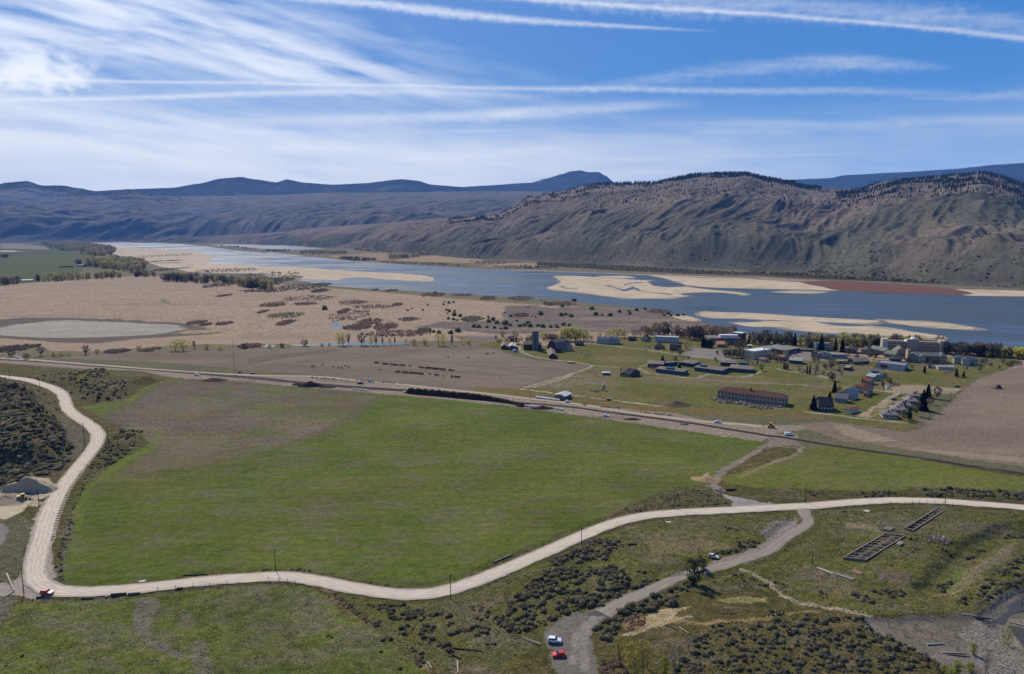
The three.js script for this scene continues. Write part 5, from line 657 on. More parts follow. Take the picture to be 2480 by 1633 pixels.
  for (const [k, x, y, t, w] of [['willow', 580, 942, 838, 0.7], ['willow', 612, 942, 835, 0.8], ['poplar', 660, 938, 842, 0.8], ['bare', 770, 940, 832, 1.0], ['willow', 845, 942, 838, 0.5], ['poplar', 885, 942, 850, 0.9], ['poplar', 940, 940, 872, 0.8], ['willow', 1000, 938, 868, 0.6], ['poplar', 1040, 936, 870, 0.7], ['willow', 1130, 932, 880, 0.8], ['willow', 1400, 942, 838, 0.8], ['willow', 1445, 944, 842, 0.7], ['poplar', 1510, 940, 850, 0.9], ['willow', 1590, 936, 858, 0.5], ['cotton', 1290, 942, 882, 1.2], ['cotton', 1200, 940, 885, 1.2], ['cotton', 1650, 935, 890, 1.3], ['dark', 300, 948, 892, 1.5], ['dark', 110, 955, 922, 1.7], ['cotton', 440, 948, 918, 1.8], ['cotton', 500, 945, 920, 1.8]])
    put(k, 'J', x, y, t, w, k === 'willow' ? 'yellow-green tree beside the narrow canal' : k === 'poplar' ? 'thin bare poplar beside the narrow canal' : k === 'bare' ? 'bare spreading tree beside the narrow canal' : k === 'dark' ? 'dark rounded bare shrub beside the cattle field' : 'olive shrub tree beside the narrow canal');
  for (const [k, x, y, t, w, l] of [['willow', 1440, 985, 888, 1.2, 'bright yellow-green willow beside the cattle field'], ['willow', 1510, 985, 884, 1.3, 'bright yellow-green willow beside the cattle field'], ['poplar', 1600, 968, 900, 1.0, 'thin poplar beside the bright willows'], ['dark', 708, 1014, 938, 0.95, 'dark bare tree at the corner of the cattle field'], ['bare', 340, 1025, 950, 1.1, 'bare shrub tree by the field corner'], ['cotton', 1140, 985, 942, 1.6, 'olive bush beside the cattle field'], ['willow', 1810, 978, 940, 1.7, 'olive bush beside the cattle field'], ['dark', 2010, 965, 922, 1.8, 'dark rounded bare shrub beside the cattle field'], ['dark', 2220, 962, 934, 1.5, 'dark rounded bare shrub beside the cattle field'], ['bare', 2325, 958, 928, 1.7, 'bare shrub tree by the field corner'], ['willow', 500, 1025, 985, 1.8, 'olive bush beside the cattle field'], ['willow', 560, 1022, 990, 1.6, 'olive bush beside the cattle field'], ['cotton', 440, 1028, 992, 1.8, 'olive bush beside the cattle field'], ['cotton', 800, 1005, 970, 2, 'olive bush beside the cattle field'], ['dark', 90, 1035, 980, 1.4, 'dark rounded bush by the road end'], ['dark', 215, 1055, 1005, 1.3, 'dark rounded bush by the road end'], ['cotton', 1700, 975, 925, 1.5, 'olive bush beside the cattle field']]) put(k, 'I', x, y, t, w, l);
  // conifers on the hills: thin on the slopes, thick on the crests and in the folds
  const cone = [0, 1, 2].map((i) => { const L = new Leafy(), q = rng(300 + i); for (let k = 0; k < 7; k++) { const a = k / 7 * 6.2832, b = (k + 1) / 7 * 6.2832, ra = 0.2 * (0.8 + 0.4 * q()), m = 0.8 + 0.4 * q(), nn = unit([Math.cos(a), 0.5, Math.sin(a)]), c = [0.028 * m, 0.037 * m, 0.024 * m]; L.tri([Math.cos(a) * ra, 0, Math.sin(a) * ra], [0, 0.62, 0], [Math.cos(b) * ra, 0.02, Math.sin(b) * ra], nn, c); L.tri([Math.cos(a) * ra * 0.66, 0.33, Math.sin(a) * ra * 0.66], [0, 1, 0], [Math.cos(b) * ra * 0.66, 0.35, Math.sin(b) * ra * 0.66], nn, c); } return L.geo(); });
  const hill = []; const grow = (key, n, x0, x1, s0, s1, keep, h0, h1) => { const { at: A } = RANGES[key]; for (let i = 0; i < n; i++) { const x = lerp(x0, x1, r()), s = lerp(s0, s1, r()), q = A(x, s); if (q[1] < 4 || r() > keep(x, s, q)) continue; const h = lerp(h0, h1, r()); hill.push([q[0], q[2], h, 1, 0, 0, q[1] - 1]); } };
  const clumps = (q, w, t) => sstep(t, t + 0.22, fbm(q[0] / w, q[2] / w, 3));
  grow('A', 5200, 1420, 1950, 0.86, 1.04, (x, s, q) => sstep(0.86, 1.0, s + 0.12 * fbm(q[0] / 160, q[2] / 160, 2)) * (x > 1600 ? 1 : 0.5) * (x > 1880 ? 0.7 : 1), 13, 24);
  grow('A', 9000, 1980, 2700, 0.62, 1.03, (x, s, q) => (0.25 + 0.75 * sstep(0.6, 0.95, s)) * clumps(q, 170, -0.1), 11, 21);
  grow('A', 7000, 1400, 2500, 0.42, 0.95, (x, s, q) => 0.12 + 0.75 * clumps(q, 120, 0.18) * sstep(0.35, 0.7, s), 10, 19);
  grow('A', 2600, 1090, 1420, 0.7, 1.02, (x, s, q) => clumps(q, 90, -0.05), 11, 20);
  grow('A', 700, 1000, 1250, 0.4, 0.9, (x, s, q) => clumps(q, 110, 0.12), 10, 18);
  grow('S', 420, 2200, 2700, 0.55, 1.0, (x, s, q) => clumps(q, 120, 0.12), 10, 17);
  grow('B', 6000, -100, 480, 0.72, 1.02, (x, s, q) => clumps(q, 260, -0.1), 12, 20); grow('C', 5000, 380, 1480, 0.9, 1.03, () => 1, 12, 22); grow('D', 900, 1850, 2500, 0.9, 1.02, () => 1, 14, 24); grow('B', 900, 480, 1420, 0.55, 1.0, (x, s, q) => clumps(q, 220, 0.15), 12, 18);
  many(cone, hill, 'x', '', '', 0, '', 'hill_forest', r, 0.2);
  // low scrub at the foot of the hills
  const sb = []; for (const [key, n, x0, x1] of [['A', 4200, 900, 1950], ['S', 1500, 1930, 2600], ['A', 2800, 1900, 2500]]) { const { at: A } = RANGES[key]; for (let i = 0; i < n; i++) { const x = lerp(x0, x1, r()), s = 0.95 * r() ** 1.3, q = A(x, s); if (q[1] > 1 && fbm(q[0] / 70, q[2] / 70, 2) > -0.1) sb.push([q[0], q[2], lerp(2.2, 6, r() ** 2), 0.8, 0, 0, q[1] - 0.3]); } } many(SAGE, sb, 'x', '', '', 0, '', 'hill_scrub', r, 0.3);
}
// ---------------------------------------------------------------- buildings
const paintCache = new Map();
const coat = (hex, rough = 0.9) => { const k = hex + rough; if (!paintCache.has(k)) paintCache.set(k, new THREE.MeshPhysicalMaterial({ color: lin(hex), roughness: rough, specularIntensity: 0.3 })); return paintCache.get(k); };
const glassMat = new THREE.MeshPhysicalMaterial({ color: new THREE.Color(0.02, 0.025, 0.03), roughness: 0.15 });
// weathered shingle: grain and patches in a small map, tinted for each roof
const shingle = (() => { const N = 256, d = new Uint8Array(N * N * 4), r = rng(55); for (let j = 0; j < N; j++) for (let i = 0; i < N; i++) { const m = 205 + 40 * fbm(i / 30, j / 30, 3) + 26 * noise(i / 3, j / 9) + (j % 16 < 2 ? -18 : 0), o = (j * N + i) * 4; d[o] = d[o + 1] = d[o + 2] = clamp(m, 0, 255); d[o + 3] = 255; } const t = new THREE.DataTexture(d, N, N, THREE.RGBAFormat); t.magFilter = THREE.LinearFilter; t.wrapS = t.wrapT = THREE.MirroredRepeatWrapping; t.repeat.set(0.12, 0.12); t.needsUpdate = true; return t; })();
const roofCache = new Map(); const roofing = (hex) => { if (!roofCache.has(hex)) roofCache.set(hex, new THREE.MeshPhysicalMaterial({ color: lin(hex), map: shingle, roughness: 1, specularIntensity: 0.2, side: THREE.DoubleSide })); return roofCache.get(hex); };
const prism = (outline, L) => { const g = new THREE.ExtrudeGeometry(new THREE.Shape(outline.map(([z, y]) => new THREE.Vector2(z, y))), { depth: L, bevelEnabled: false }); g.rotateY(Math.PI / 2); g.translate(-L / 2, 0, 0); g.scale(1, 1, -1); const idx = g.index; if (!idx) { const p = g.attributes.position, n = g.attributes.normal; for (let i = 0; i < p.count; i += 3) { for (const A of [p, n, g.attributes.uv]) { const s = A.itemSize; for (let k = 0; k < s; k++) { const t = A.array[(i + 1) * s + k]; A.array[(i + 1) * s + k] = A.array[(i + 2) * s + k]; A.array[(i + 2) * s + k] = t; } } } } g.computeVertexNormals(); return g; };
const boxAt = (w, h, d, x, y, z) => { const g = new THREE.BoxGeometry(w, h, d); g.translate(x, y, z); return g; };
function hipRoof(L, d, h, rise, o) { const X = L / 2 + o, Z = d / 2 + o, r = Math.max(0, (Math.max(L, d) - Math.min(L, d)) / 2), A = [-X, h, -Z], B = [X, h, -Z], C = [X, h, Z], D = [-X, h, Z], P = L >= d ? [-r, h + rise, 0] : [0, h + rise, -r], Q = L >= d ? [r, h + rise, 0] : [0, h + rise, r], f = []; const t = (...v) => f.push(...v.flat());
  if (L >= d) { t(D, C, Q); t(D, Q, P); t(B, A, P); t(B, P, Q); t(A, D, P); t(C, B, Q); } else { t(A, D, Q); t(A, Q, P); t(C, B, P); t(C, P, Q); t(D, C, Q); t(B, A, P); } const low = (v) => [v[0], v[1] - 0.22, v[2]]; for (const [u, v] of [[A, B], [B, C], [C, D], [D, A]]) { t(u, low(u), low(v)); t(u, low(v), v); } t(low(A), low(B), low(C)); t(low(A), low(C), low(D));
  const g = new THREE.BufferGeometry(); g.setAttribute('position', new THREE.Float32BufferAttribute(f, 3)); g.setAttribute('uv', new THREE.Float32BufferAttribute([...Array(f.length / 3)].flatMap((_, i) => [f[i * 3] + f[i * 3 + 2] * 0.2, f[i * 3 + 1] + f[i * 3 + 2]]), 2)); g.computeVertexNormals(); return g; }
// front base corners a and b (pixels in frame f), depth in metres or a third corner c on the ground behind a
function building(name, label, o) {
  const A = at(o.f, ...o.a), B = at(o.f, ...o.b), dx = B[0] - A[0], dz = B[1] - A[1], L0 = Math.hypot(dx, dz), turn = Math.atan2(-dz, dx);
  const D0 = o.c ? Math.hypot(at(o.f, ...o.c)[0] - A[0], at(o.f, ...o.c)[1] - A[1]) : o.depth, bx = Math.sin(turn), bz = Math.cos(turn);
  const t = thing(name, label, o.category ?? 'building', [(A[0] + B[0]) / 2 - bx * D0 / 2, 0, (A[1] + B[1]) / 2 - bz * D0 / 2], turn, o.group);
  const across = o.ridge === 'across', L = across ? D0 : L0, d = across ? L0 : D0, h = o.h, R = o.rise ?? 2.4, e = o.eave ?? 0.5, wm = coat(o.wall), rm = roofing(o.roofc ?? '#66605a');
  let wall, roof; const kind = o.roof ?? 'gable';
  if (kind === 'flat') { wall = boxAt(L0, h, D0, 0, h / 2, 0); roof = mergeGeometries([boxAt(L0 + 0.5, 0.35, D0 + 0.5, 0, h + 0.176, 0), ...(o.parapet ? [boxAt(L0 + 0.5, 0.5, 0.3, 0, h + 0.6, D0 / 2), boxAt(L0 + 0.5, 0.5, 0.3, 0, h + 0.6, -D0 / 2), boxAt(0.3, 0.5, D0 - 0.4, L0 / 2, h + 0.6, 0), boxAt(0.3, 0.5, D0 - 0.4, -L0 / 2, h + 0.6, 0)] : [])]); }
  else if (kind === 'hip') { wall = boxAt(L0, h, D0, 0, h / 2, 0); roof = hipRoof(L0, D0, h + 0.22, R, e); }
  else if (kind === 'ruin') { const k = (w, hh, dd, x, z) => boxAt(w, hh, dd, x, hh / 2, z), r = rng(Math.round(L0 * 100)); const parts = []; for (let i = 0; i < 7; i++) parts.push(k(L0 / 7 - 0.01, h * (0.6 + 0.4 * r()), 0.4, -L0 / 2 + (i + 0.5) * L0 / 7, D0 / 2 - 0.2)); for (let i = 0; i < 4; i++) { parts.push(k(0.4, h * (0.5 + 0.5 * r()), D0 / 4 - 0.25, -L0 / 2 + 0.2, -D0 / 2 + (i + 0.5) * D0 / 4 - 0.1), k(0.4, h * (0.5 + 0.5 * r()), D0 / 4 - 0.25, L0 / 2 - 0.2, -D0 / 2 + (i + 0.5) * D0 / 4 - 0.1)); } parts.push(k(L0 - 0.9, h * 0.8, 0.4, 0, -D0 / 2 + 0.2), k(0.4, h * 0.6, D0 - 1, L0 * 0.15, 0)); wall = mergeGeometries(parts); }
  else { const top = kind === 'gambrel' ? [[d / 2, h], [d * 0.3, h + R * 0.68], [0, h + R], [-d * 0.3, h + R * 0.68], [-d / 2, h]] : kind === 'barrel' ? [...Array(11)].map((_, i) => { const a = i / 10 * Math.PI; return [Math.cos(a) * d / 2, h + Math.sin(a) * R]; }) : [[d / 2, h], [0, h + R], [-d / 2, h]];
    wall = prism([[-d / 2, 0], [d / 2, 0], ...top.map(([z, y]) => [z, y - 0.02])], L);
    const n = top.length, out = top.map(([z, y], i) => { const p = top[Math.max(0, i - 1)], q = top[Math.min(n - 1, i + 1)], l = Math.hypot(q[0] - p[0], q[1] - p[1]), nx = -(q[1] - p[1]) / l, ny = (q[0] - p[0]) / l, s = ny < 0 ? -1 : 1; return [z + nx * s * 0.22, y + Math.abs(ny) * 0.22]; });
    const sl = (top[0][1] - top[1][1]) / (top[0][0] - top[1][0] || 1), ext = (p, s) => [p[0] + s * e, p[1] + Math.max(-1.2, sl * e)], inn = top.slice();
    const loop = kind === 'barrel' ? [...out, ...inn.reverse()] : [ext(out[0], 1), ...out.slice(1, -1), ext(out[n - 1], -1), ext([top[n - 1][0], top[n - 1][1] + 0.02], -1), ...top.slice(1, -1).reverse().map(([z, y]) => [z, y + 0.02]), ext([top[0][0], top[0][1] + 0.02], 1)];
    roof = prism(loop, L + 2 * e); if (across) { wall.rotateY(Math.PI / 2); roof.rotateY(Math.PI / 2); } }
  mesh('wall', wall, wm, t);
  const rf = roof && mesh('roof', roof, rm, t);
  if (o.win) { const [rows, nf, ns = 0] = o.win, ww = o.ww ?? 1.1, wh = o.wh ?? 1.3, wg = windowGeo(ww, wh), wgs = windowGeoSide(ww, wh), wc = o.wcolor ? coat(o.wcolor) : glassMat;
    for (let r = 0; r < rows; r++) { const y = h * (r + 0.55) / rows; for (let i = 0; i < nf; i++) { const m = mesh('window', wg, wc, t); m.position.set(-L0 / 2 + L0 * (i + 0.5) / nf, y, D0 / 2 + 0.02); } for (let i = 0; i < ns; i++) for (const s of [-1, 1]) { const m = mesh('window', wgs, wc, t); m.position.set(s * (L0 / 2 + 0.02), y, -D0 / 2 + D0 * (i + 0.5) / ns); } } }
  if (o.door) { const m = mesh('door', doorGeo, coat(o.door), t); m.position.set(L0 * (o.doorAt ?? 0.22), 1.05, D0 / 2 + 0.03); }
  for (const [x, z, hh, c] of o.chimneys ?? []) { const m = mesh('chimney', boxAt(0.9, hh, 0.9, 0, hh / 2, 0), coat(c ?? '#54382f'), rf ?? t); m.position.set(x * L0, h + 0.3, z * D0); }
  for (const [x, z, w, hh, dd, c, nm] of o.blocks ?? []) { const m = mesh(nm ?? 'roof_block', boxAt(w, hh, dd, 0, hh / 2, 0), coat(c), t); m.position.set(x * L0, o.blockY ?? h + 0.3, z * D0); }
  return Object.assign(t, { L0, D0 });
}
const wgCache = new Map(), windowGeo = (w, h) => { const k = w + 'f' + h; if (!wgCache.has(k)) wgCache.set(k, new THREE.BoxGeometry(w, h, 0.08)); return wgCache.get(k); }, windowGeoSide = (w, h) => { const k = w + 's' + h; if (!wgCache.has(k)) wgCache.set(k, new THREE.BoxGeometry(0.08, h, w)); return wgCache.get(k); }, doorGeo = new THREE.BoxGeometry(1.2, 2.1, 0.1);
// farm
const barn = building('dairy_barn', 'large gambrel-roofed dairy barn with a row of ridge vents beside the silo', { f: 'a', a: [1368, 648], b: [1600, 684], c: [1195, 560], h: 5, rise: 8.5, roof: 'gambrel', ridge: 'across', wall: '#4b3d35', roofc: '#857567', category: 'barn', eave: 0.7 });
for (let i = 0; i < 6; i++) { const v = mesh('ridge_vent', new THREE.ConeGeometry(0.7, 1.6, 6), coat('#26221f'), barn); v.position.set(0, 13.9, barn.D0 * (-0.42 + i * 0.15)); }
building('dark_barn', 'dark timber barn standing behind the tall silo', { f: 'a', a: [738, 622], b: [1188, 630], depth: 13, h: 6.4, rise: 2.2, wall: '#3a302a', roofc: '#6d6159', category: 'barn', win: [1, 5, 0] });
building('gable_shed', 'long open-sided gable shed in front of the dairy barn', { f: 'a', a: [1400, 852], b: [1600, 852], c: [1235, 700], h: 3, rise: 3, ridge: 'across', wall: '#42382f', roofc: '#86766a', category: 'shed', win: [1, 0, 5] });
building('milking_wing', 'low cream-walled milking wing with square windows beside the dairy barn', { f: 'a', a: [1642, 662], b: [2010, 664], depth: 9, h: 2.7, rise: 4.4, wall: 'rgb(191, 170, 129)', roofc: '#7c706a', category: 'barn', win: [1, 7, 1], chimneys: [[0.05, 0, 4.6, '#2b2622'], [-0.46, 0, 3.6, '#2b2622']] });
building('milking_wing', 'second low barn wing behind the cream-walled milking wing', { f: 'a', a: [1530, 568], b: [1960, 566], depth: 9, h: 2.7, rise: 4, wall: '#8f8268', roofc: '#7a6f68', category: 'barn', chimneys: [[-0.28, 0, 4.4, '#2b2622'], [0.25, 0, 4.4, '#2b2622']] });
building('farm_shed', 'weathered gable shed at the farm edge by the thicket', { f: 'a', a: [148, 612], b: [305, 612], c: [68, 510], h: 3.2, rise: 2.6, ridge: 'across', wall: '#3e362f', roofc: '#8d7f72', category: 'shed' });
building('farm_shed', 'small pale-roofed shed beside the weathered farm shed', { f: 'a', a: [345, 627], b: [528, 628], c: [318, 545], h: 4, rise: 1.6, ridge: 'across', wall: '#5a4e42', roofc: '#b9b1a6', category: 'shed' });
building('farm_cottage', 'small dark-roofed outbuilding beyond the milking wings', { f: 'a', a: [2085, 516], b: [2310, 516], depth: 6.5, h: 3, rise: 2.2, wall: '#52483e', roofc: '#47423f', category: 'shed', win: [1, 3, 1] });
building('field_shelter', 'low salmon-roofed shelter on the edge of the cattle field', { f: 'a', a: [1878, 978], b: [2050, 990], depth: 3.5, h: 1.3, rise: 0.7, roof: 'barrel', wall: '#b58a74', roofc: '#d9a48c', category: 'shed', eave: 0.1 });
{ const [x, z, hgt] = tall('a', 1045, 632, 165), t = thing('grain_silo', 'tall concrete silo of two joined ribbed drums by the barns', 'silo', [x, 0, z - 2]); for (const s of [-1, 1]) { const r = 2.05; mesh('drum', (() => { const g = new THREE.CylinderGeometry(r, r, hgt, 20); g.translate(s * 1.95, hgt / 2, 0); return g; })(), coat('#6f716f'), t); for (let k = 0; k < 6; k++) { const g = new THREE.TorusGeometry(r + 0.03, 0.07, 5, 20); g.rotateX(Math.PI / 2); g.translate(s * 1.95, hgt * (k + 0.5) / 6, 0); mesh('hoop', g, coat('#4f5152'), t); } const c = new THREE.CylinderGeometry(r + 0.15, r + 0.15, 0.7, 20); c.translate(s * 1.95, hgt + 0.2, 0); mesh('cap', c, coat('#34373b'), t); } mesh('ladder_shaft', boxAt(0.8, hgt * 0.97, 0.8, 0, hgt * 0.485, 1.9), coat('#5d6063'), t); }
{ const [x, z] = at('a', 508, 688), g = new THREE.SphereGeometry(3.3, 20, 8, 0, 6.2832, 0, Math.PI / 2); const t = thing('storage_dome', 'blue-grey domed tank on the grass by the farm sheds', 'tank', [x, 0, z - 3]); mesh('shell', g, coat('#7c8794', 0.6), t); mesh('rim', (() => { const c = new THREE.CylinderGeometry(3.36, 3.36, 0.5, 20); c.translate(0, 0.25, 0); return c; })(), coat('#3e4a5c'), t); }
// upper houses
building('staff_house', 'long white two-storey house with hipped slate roof by the lane', { f: 'b', a: [470, 436], b: [800, 442], depth: 11, h: 6, rise: 3, roof: 'hip', wall: 'rgb(160, 158, 144)', roofc: '#56606c', category: 'house', win: [2, 8, 2], door: '#3b3b3f', chimneys: [[0.3, 0, 3.4]] });
building('staff_house', 'white gabled wing joined to the long hipped house', { f: 'b', a: [262, 424], b: [560, 444], depth: 9, h: 5.6, rise: 2.8, wall: 'rgb(166, 163, 151)', roofc: '#5a6470', category: 'house', win: [2, 5, 2], chimneys: [[0.05, 0, 3.2]] });
building('small_shed', 'small dark shed on the grass behind the white houses', { f: 'b', a: [1020, 356], b: [1200, 356], depth: 6, h: 2.8, rise: 2.2, wall: '#37363c', roofc: '#3c3d47', category: 'shed', win: [1, 2, 1] });
building('gabled_cottage', 'white cottage with a steep dark red-brown gable roof', { f: 'b', a: [1325, 362], b: [1512, 374], depth: 9, h: 2.7, rise: 5, ridge: 'across', wall: 'rgb(171, 163, 144)', roofc: '#472d28', category: 'house', win: [1, 3, 2], door: '#4a3328', eave: 0.8 });
building('white_residence', 'pale blue-white two-storey flat block with square windows', { f: 'b', a: [1652, 386], b: [2204, 412], depth: 11, h: 6.6, roof: 'flat', parapet: true, wall: 'rgb(167, 168, 163)', roofc: '#b9b7b2', category: 'house', win: [2, 9, 2], blocks: [[0.06, -0.2, 12, 2.2, 6, '#a9adb0', 'roof_house'], [-0.03, 0.47, 1.6, 6.4, 1.2, '#b39a5a', 'stair_panel']], blockY: 0.1 });
building('brown_bungalow', 'brown-roofed bungalow beside the lane bend', { f: 'b', a: [1640, 560], b: [1880, 562], depth: 10, h: 2.9, rise: 4, roof: 'hip', wall: '#6f655e', roofc: '#5a443b', category: 'house', win: [1, 4, 2], door: '#c4c0b8' });
building('dark_bungalow', 'dark-roofed bungalow beside the round russet tree', { f: 'b', a: [2010, 592], b: [2268, 604], depth: 9, h: 2.8, rise: 4, wall: '#5a534e', roofc: '#34343c', category: 'house', win: [1, 4, 2] });
building('burnt_cottage', 'roofless burnt stone cottage with a brick chimney on the green', { f: 'b', a: [812, 1205], b: [1060, 1228], depth: 9, h: 4.2, roof: 'ruin', wall: '#7d7066', category: 'ruin', win: [1, 4, 0], chimneys: [[-0.49, 0.2, 3.4, '#5e3028']] });
building('burnt_cottage', 'dark half-collapsed gable end joined to the burnt cottage', { f: 'b', a: [1064, 1226], b: [1290, 1178], depth: 8, h: 3.2, rise: 3.4, ridge: 'across', wall: '#4e463f', roofc: '#3a3d45', category: 'ruin', win: [1, 2, 2] });
building('teal_hut', 'small teal hut with a white roof on the green', { f: 'b', a: [392, 1180], b: [566, 1180], depth: 4.2, h: 2.2, rise: 0.8, wall: '#2f6660', roofc: '#dcd9d2', category: 'shed', win: [1, 2, 0], roof: 'hip', eave: 0.3 });
// teal ward complex
const ward = (label, a, b, depth, more = {}) => building('ward_wing', label, { f: 'c', a, b, depth, h: 3.6, rise: 1.1, roof: 'hip', eave: 0.7, wall: '#27596b', roofc: '#7c7068', category: 'building', group: 'wings of the teal ward complex', win: [1, Math.round(depth * 0.5) + 3, 4], ww: 1.6, ...more });
ward('teal-walled low wing at the rounded end of the ward complex', [70, 236], [372, 248], 17); ward('teal-walled low wing nearest the curved drive', [218, 330], [752, 396], 13, { blocks: [[-0.02, 0.2, 7, 1.8, 5, '#2f5c63', 'roof_house']] }); ward('teal-walled low wing around the inner court', [700, 205], [948, 238], 17); ward('low connecting wing beside the dark conifer in the court', [430, 222], [640, 200], 4, { roof: 'flat' });
ward('teal-walled front wing beside the gravel walk', [962, 302], [1490, 372], 15, { blocks: [[-0.25, 0.1, 6, 2, 5, '#315f66', 'roof_house']] }); ward('teal-walled rear wing with a dark end wall', [1470, 204], [1745, 226], 11, { wall: '#3c4c54' }); ward('teal-walled end wing beside the blossoming bare trees', [1640, 318], [2070, 352], 19, { blocks: [[0.02, -0.62, 9, 2.4, 5, '#2f575f', 'roof_house']] }); ward('low teal passage joining the front and end wings', [1490, 368], [1640, 318], 6, { roof: 'flat' });
// centre
building('brick_school', 'long flat-roofed brick school block behind the cypress hedge', { f: 'd', a: [146, 378], b: [800, 380], depth: 22, h: 7.6, roof: 'flat', wall: '#85746a', roofc: '#7a726b', win: [2, 14, 3], ww: 2.2, wh: 1.6, blocks: [[0.17, 0.1, 22, 3, 7, '#c2c0c2', 'roof_house']] });
building('brick_tower', 'tall brick stair block with a white roof edge at the school end', { f: 'd', a: [802, 340], b: [908, 322], depth: 14, h: 11, roof: 'flat', parapet: true, wall: '#6e4a3e', roofc: '#d8d5cf', win: [3, 1, 0] });
building('school_annex', 'low annex with a salmon-coloured lean roof before the school', { f: 'd', a: [316, 436], b: [476, 438], depth: 12, h: 3.8, rise: 2.6, wall: '#7b6b62', roofc: '#b98468', win: [1, 3, 1] });
building('stucco_hall', 'cream stucco hall with a bright white flat roof beside the willows', { f: 'd', a: [850, 652], b: [1062, 694], c: [1010, 575], h: 8.6, roof: 'flat', parapet: true, wall: 'rgb(178, 165, 139)', roofc: '#dcd8cf', win: [2, 1, 5], chimneys: [[0.3, -0.2, 1.8, '#6d5f52']] });
building('laundry_block', 'broad low dark building with a flat grey gravel roof', { f: 'd', a: [1224, 512], b: [1712, 588], depth: 30, h: 4.4, roof: 'flat', wall: '#56565c', roofc: '#857d76', win: [1, 12, 6], chimneys: [[-0.2, -0.3, 1.6, '#d5d2cc']] });
building('white_hut', 'small white hut with a rusty hip roof by the clipped cypress', { f: 'd', a: [1152, 722], b: [1274, 748], depth: 7.5, h: 3, rise: 1.6, roof: 'hip', wall: 'rgb(174, 168, 153)', roofc: '#9a6b52', category: 'shed', win: [1, 2, 2] });
building('concrete_tower', 'square concrete chimney tower beside the rusty quonset', { f: 'd', a: [1710, 712], b: [1780, 716], depth: 4, h: 11, roof: 'flat', wall: 'rgb(156, 144, 127)', roofc: '#5d5854', category: 'tower' });
building('quonset_hut', 'rusty barrel-roofed quonset at the foot of the concrete tower', { f: 'd', a: [1512, 708], b: [1704, 716], depth: 9, h: 1.6, rise: 3.2, roof: 'barrel', wall: '#8d7468', roofc: '#a5745e', category: 'shed', eave: 0.05 });
building('green_workshop', 'dark green workshop with a pale gable roof by the cypresses', { f: 'd', a: [1800, 766], b: [2062, 788], depth: 10, h: 3.6, rise: 2.2, wall: '#30504f', roofc: '#a5a398', win: [1, 3, 2], door: '#213433' });
building('pump_house', 'tiny hut behind the white-roofed stucco hall', { f: 'd', a: [946, 452], b: [1026, 456], depth: 5, h: 3, roof: 'flat', wall: '#8a8178', roofc: '#cfcbc3', category: 'shed', win: [1, 1, 1] });
building('long_shelter', 'long low shelter along the back of the gravel yard', { f: 'd', a: [1950, 518], b: [2305, 528], depth: 4, h: 2.3, rise: 0.8, wall: '#62574e', roofc: '#7b716a', category: 'shed' });
// behind the avenue
building('stone_ruin', 'roofless ruined stone house with broken upper walls', { f: 'e', a: [42, 640], b: [335, 690], depth: 11, h: 6.8, roof: 'ruin', wall: '#7b6f66', category: 'ruin', win: [2, 5, 0] });
building('stone_ruin', 'ruined pale turquoise house front joined to the stone ruin', { f: 'e', a: [338, 690], b: [524, 684], depth: 11, h: 6.8, roof: 'ruin', wall: 'rgb(144, 157, 150)', category: 'ruin', win: [2, 4, 0] });
building('workshop', 'pale blue low workshop with a cluttered brown roof', { f: 'e', a: [528, 664], b: [884, 672], depth: 10, h: 3.8, rise: 1.2, roof: 'hip', wall: 'rgb(131, 151, 156)', roofc: '#a3937f', win: [1, 6, 2] });
building('blue_residence', 'pale blue two-storey house hidden behind the tall spruces', { f: 'e', a: [150, 464], b: [494, 474], depth: 10, h: 7, roof: 'flat', parapet: true, wall: 'rgb(152, 169, 169)', roofc: '#8d8a86', category: 'house', win: [2, 7, 2] });
building('slate_house', 'slate-roofed house behind the bare avenue trees', { f: 'e', a: [862, 545], b: [1134, 566], depth: 12, h: 5, rise: 3, roof: 'hip', wall: '#76716a', roofc: '#66666e', category: 'house', win: [2, 5, 2] });
building('hipped_house', 'square two-storey house with a steep grey hip roof', { f: 'e', a: [1242, 572], b: [1400, 592], depth: 12, h: 5.6, rise: 3.6, roof: 'hip', wall: 'rgb(143, 132, 113)', roofc: '#80796e', category: 'house', win: [2, 3, 3], chimneys: [[0.3, 0, 4]] });
building('nurses_home', 'long green-roofed dormitory running behind the bare trees', { f: 'e', a: [1430, 540], b: [1790, 612], depth: 12, h: 5, rise: 3, wall: '#8d8174', roofc: '#7d8072', category: 'house', win: [2, 9, 2] });
building('nurses_home', 'green-roofed dormitory wing beside the half-timbered gable', { f: 'e', a: [1800, 655], b: [2050, 690], depth: 14, h: 4.6, rise: 3, wall: '#93876f', roofc: '#787b6c', category: 'house', win: [1, 7, 2] });
building('timbered_hall', 'half-timbered hall with a broad front gable', { f: 'e', a: [2044, 628], b: [2336, 646], depth: 18, h: 5, rise: 5, ridge: 'across', wall: 'rgb(154, 139, 115)', roofc: '#807869', win: [1, 6, 3], eave: 1 });
building('pavilion', 'low dark pavilion with a hipped green roof', { f: 'e', a: [1972, 754], b: [2212, 764], depth: 9, h: 2.8, rise: 2.4, roof: 'hip', wall: '#3a3531', roofc: '#454a44', category: 'pavilion', eave: 1 });
building('clinic', 'long flat pale blue clinic with a red-brown front panel', { f: 'e', a: [1606, 902], b: [2272, 984], depth: 17, h: 5, roof: 'flat', parapet: true, wall: 'rgb(166, 168, 166)', roofc: '#83848a', win: [1, 3, 2], blocks: [[-0.2, 0.51, 6, 3, 0.1, '#6b3a32', 'front_panel'], [0.22, 0.05, 18, 1.2, 6, '#3f4650', 'roof_house']], blockY: 1.0 });
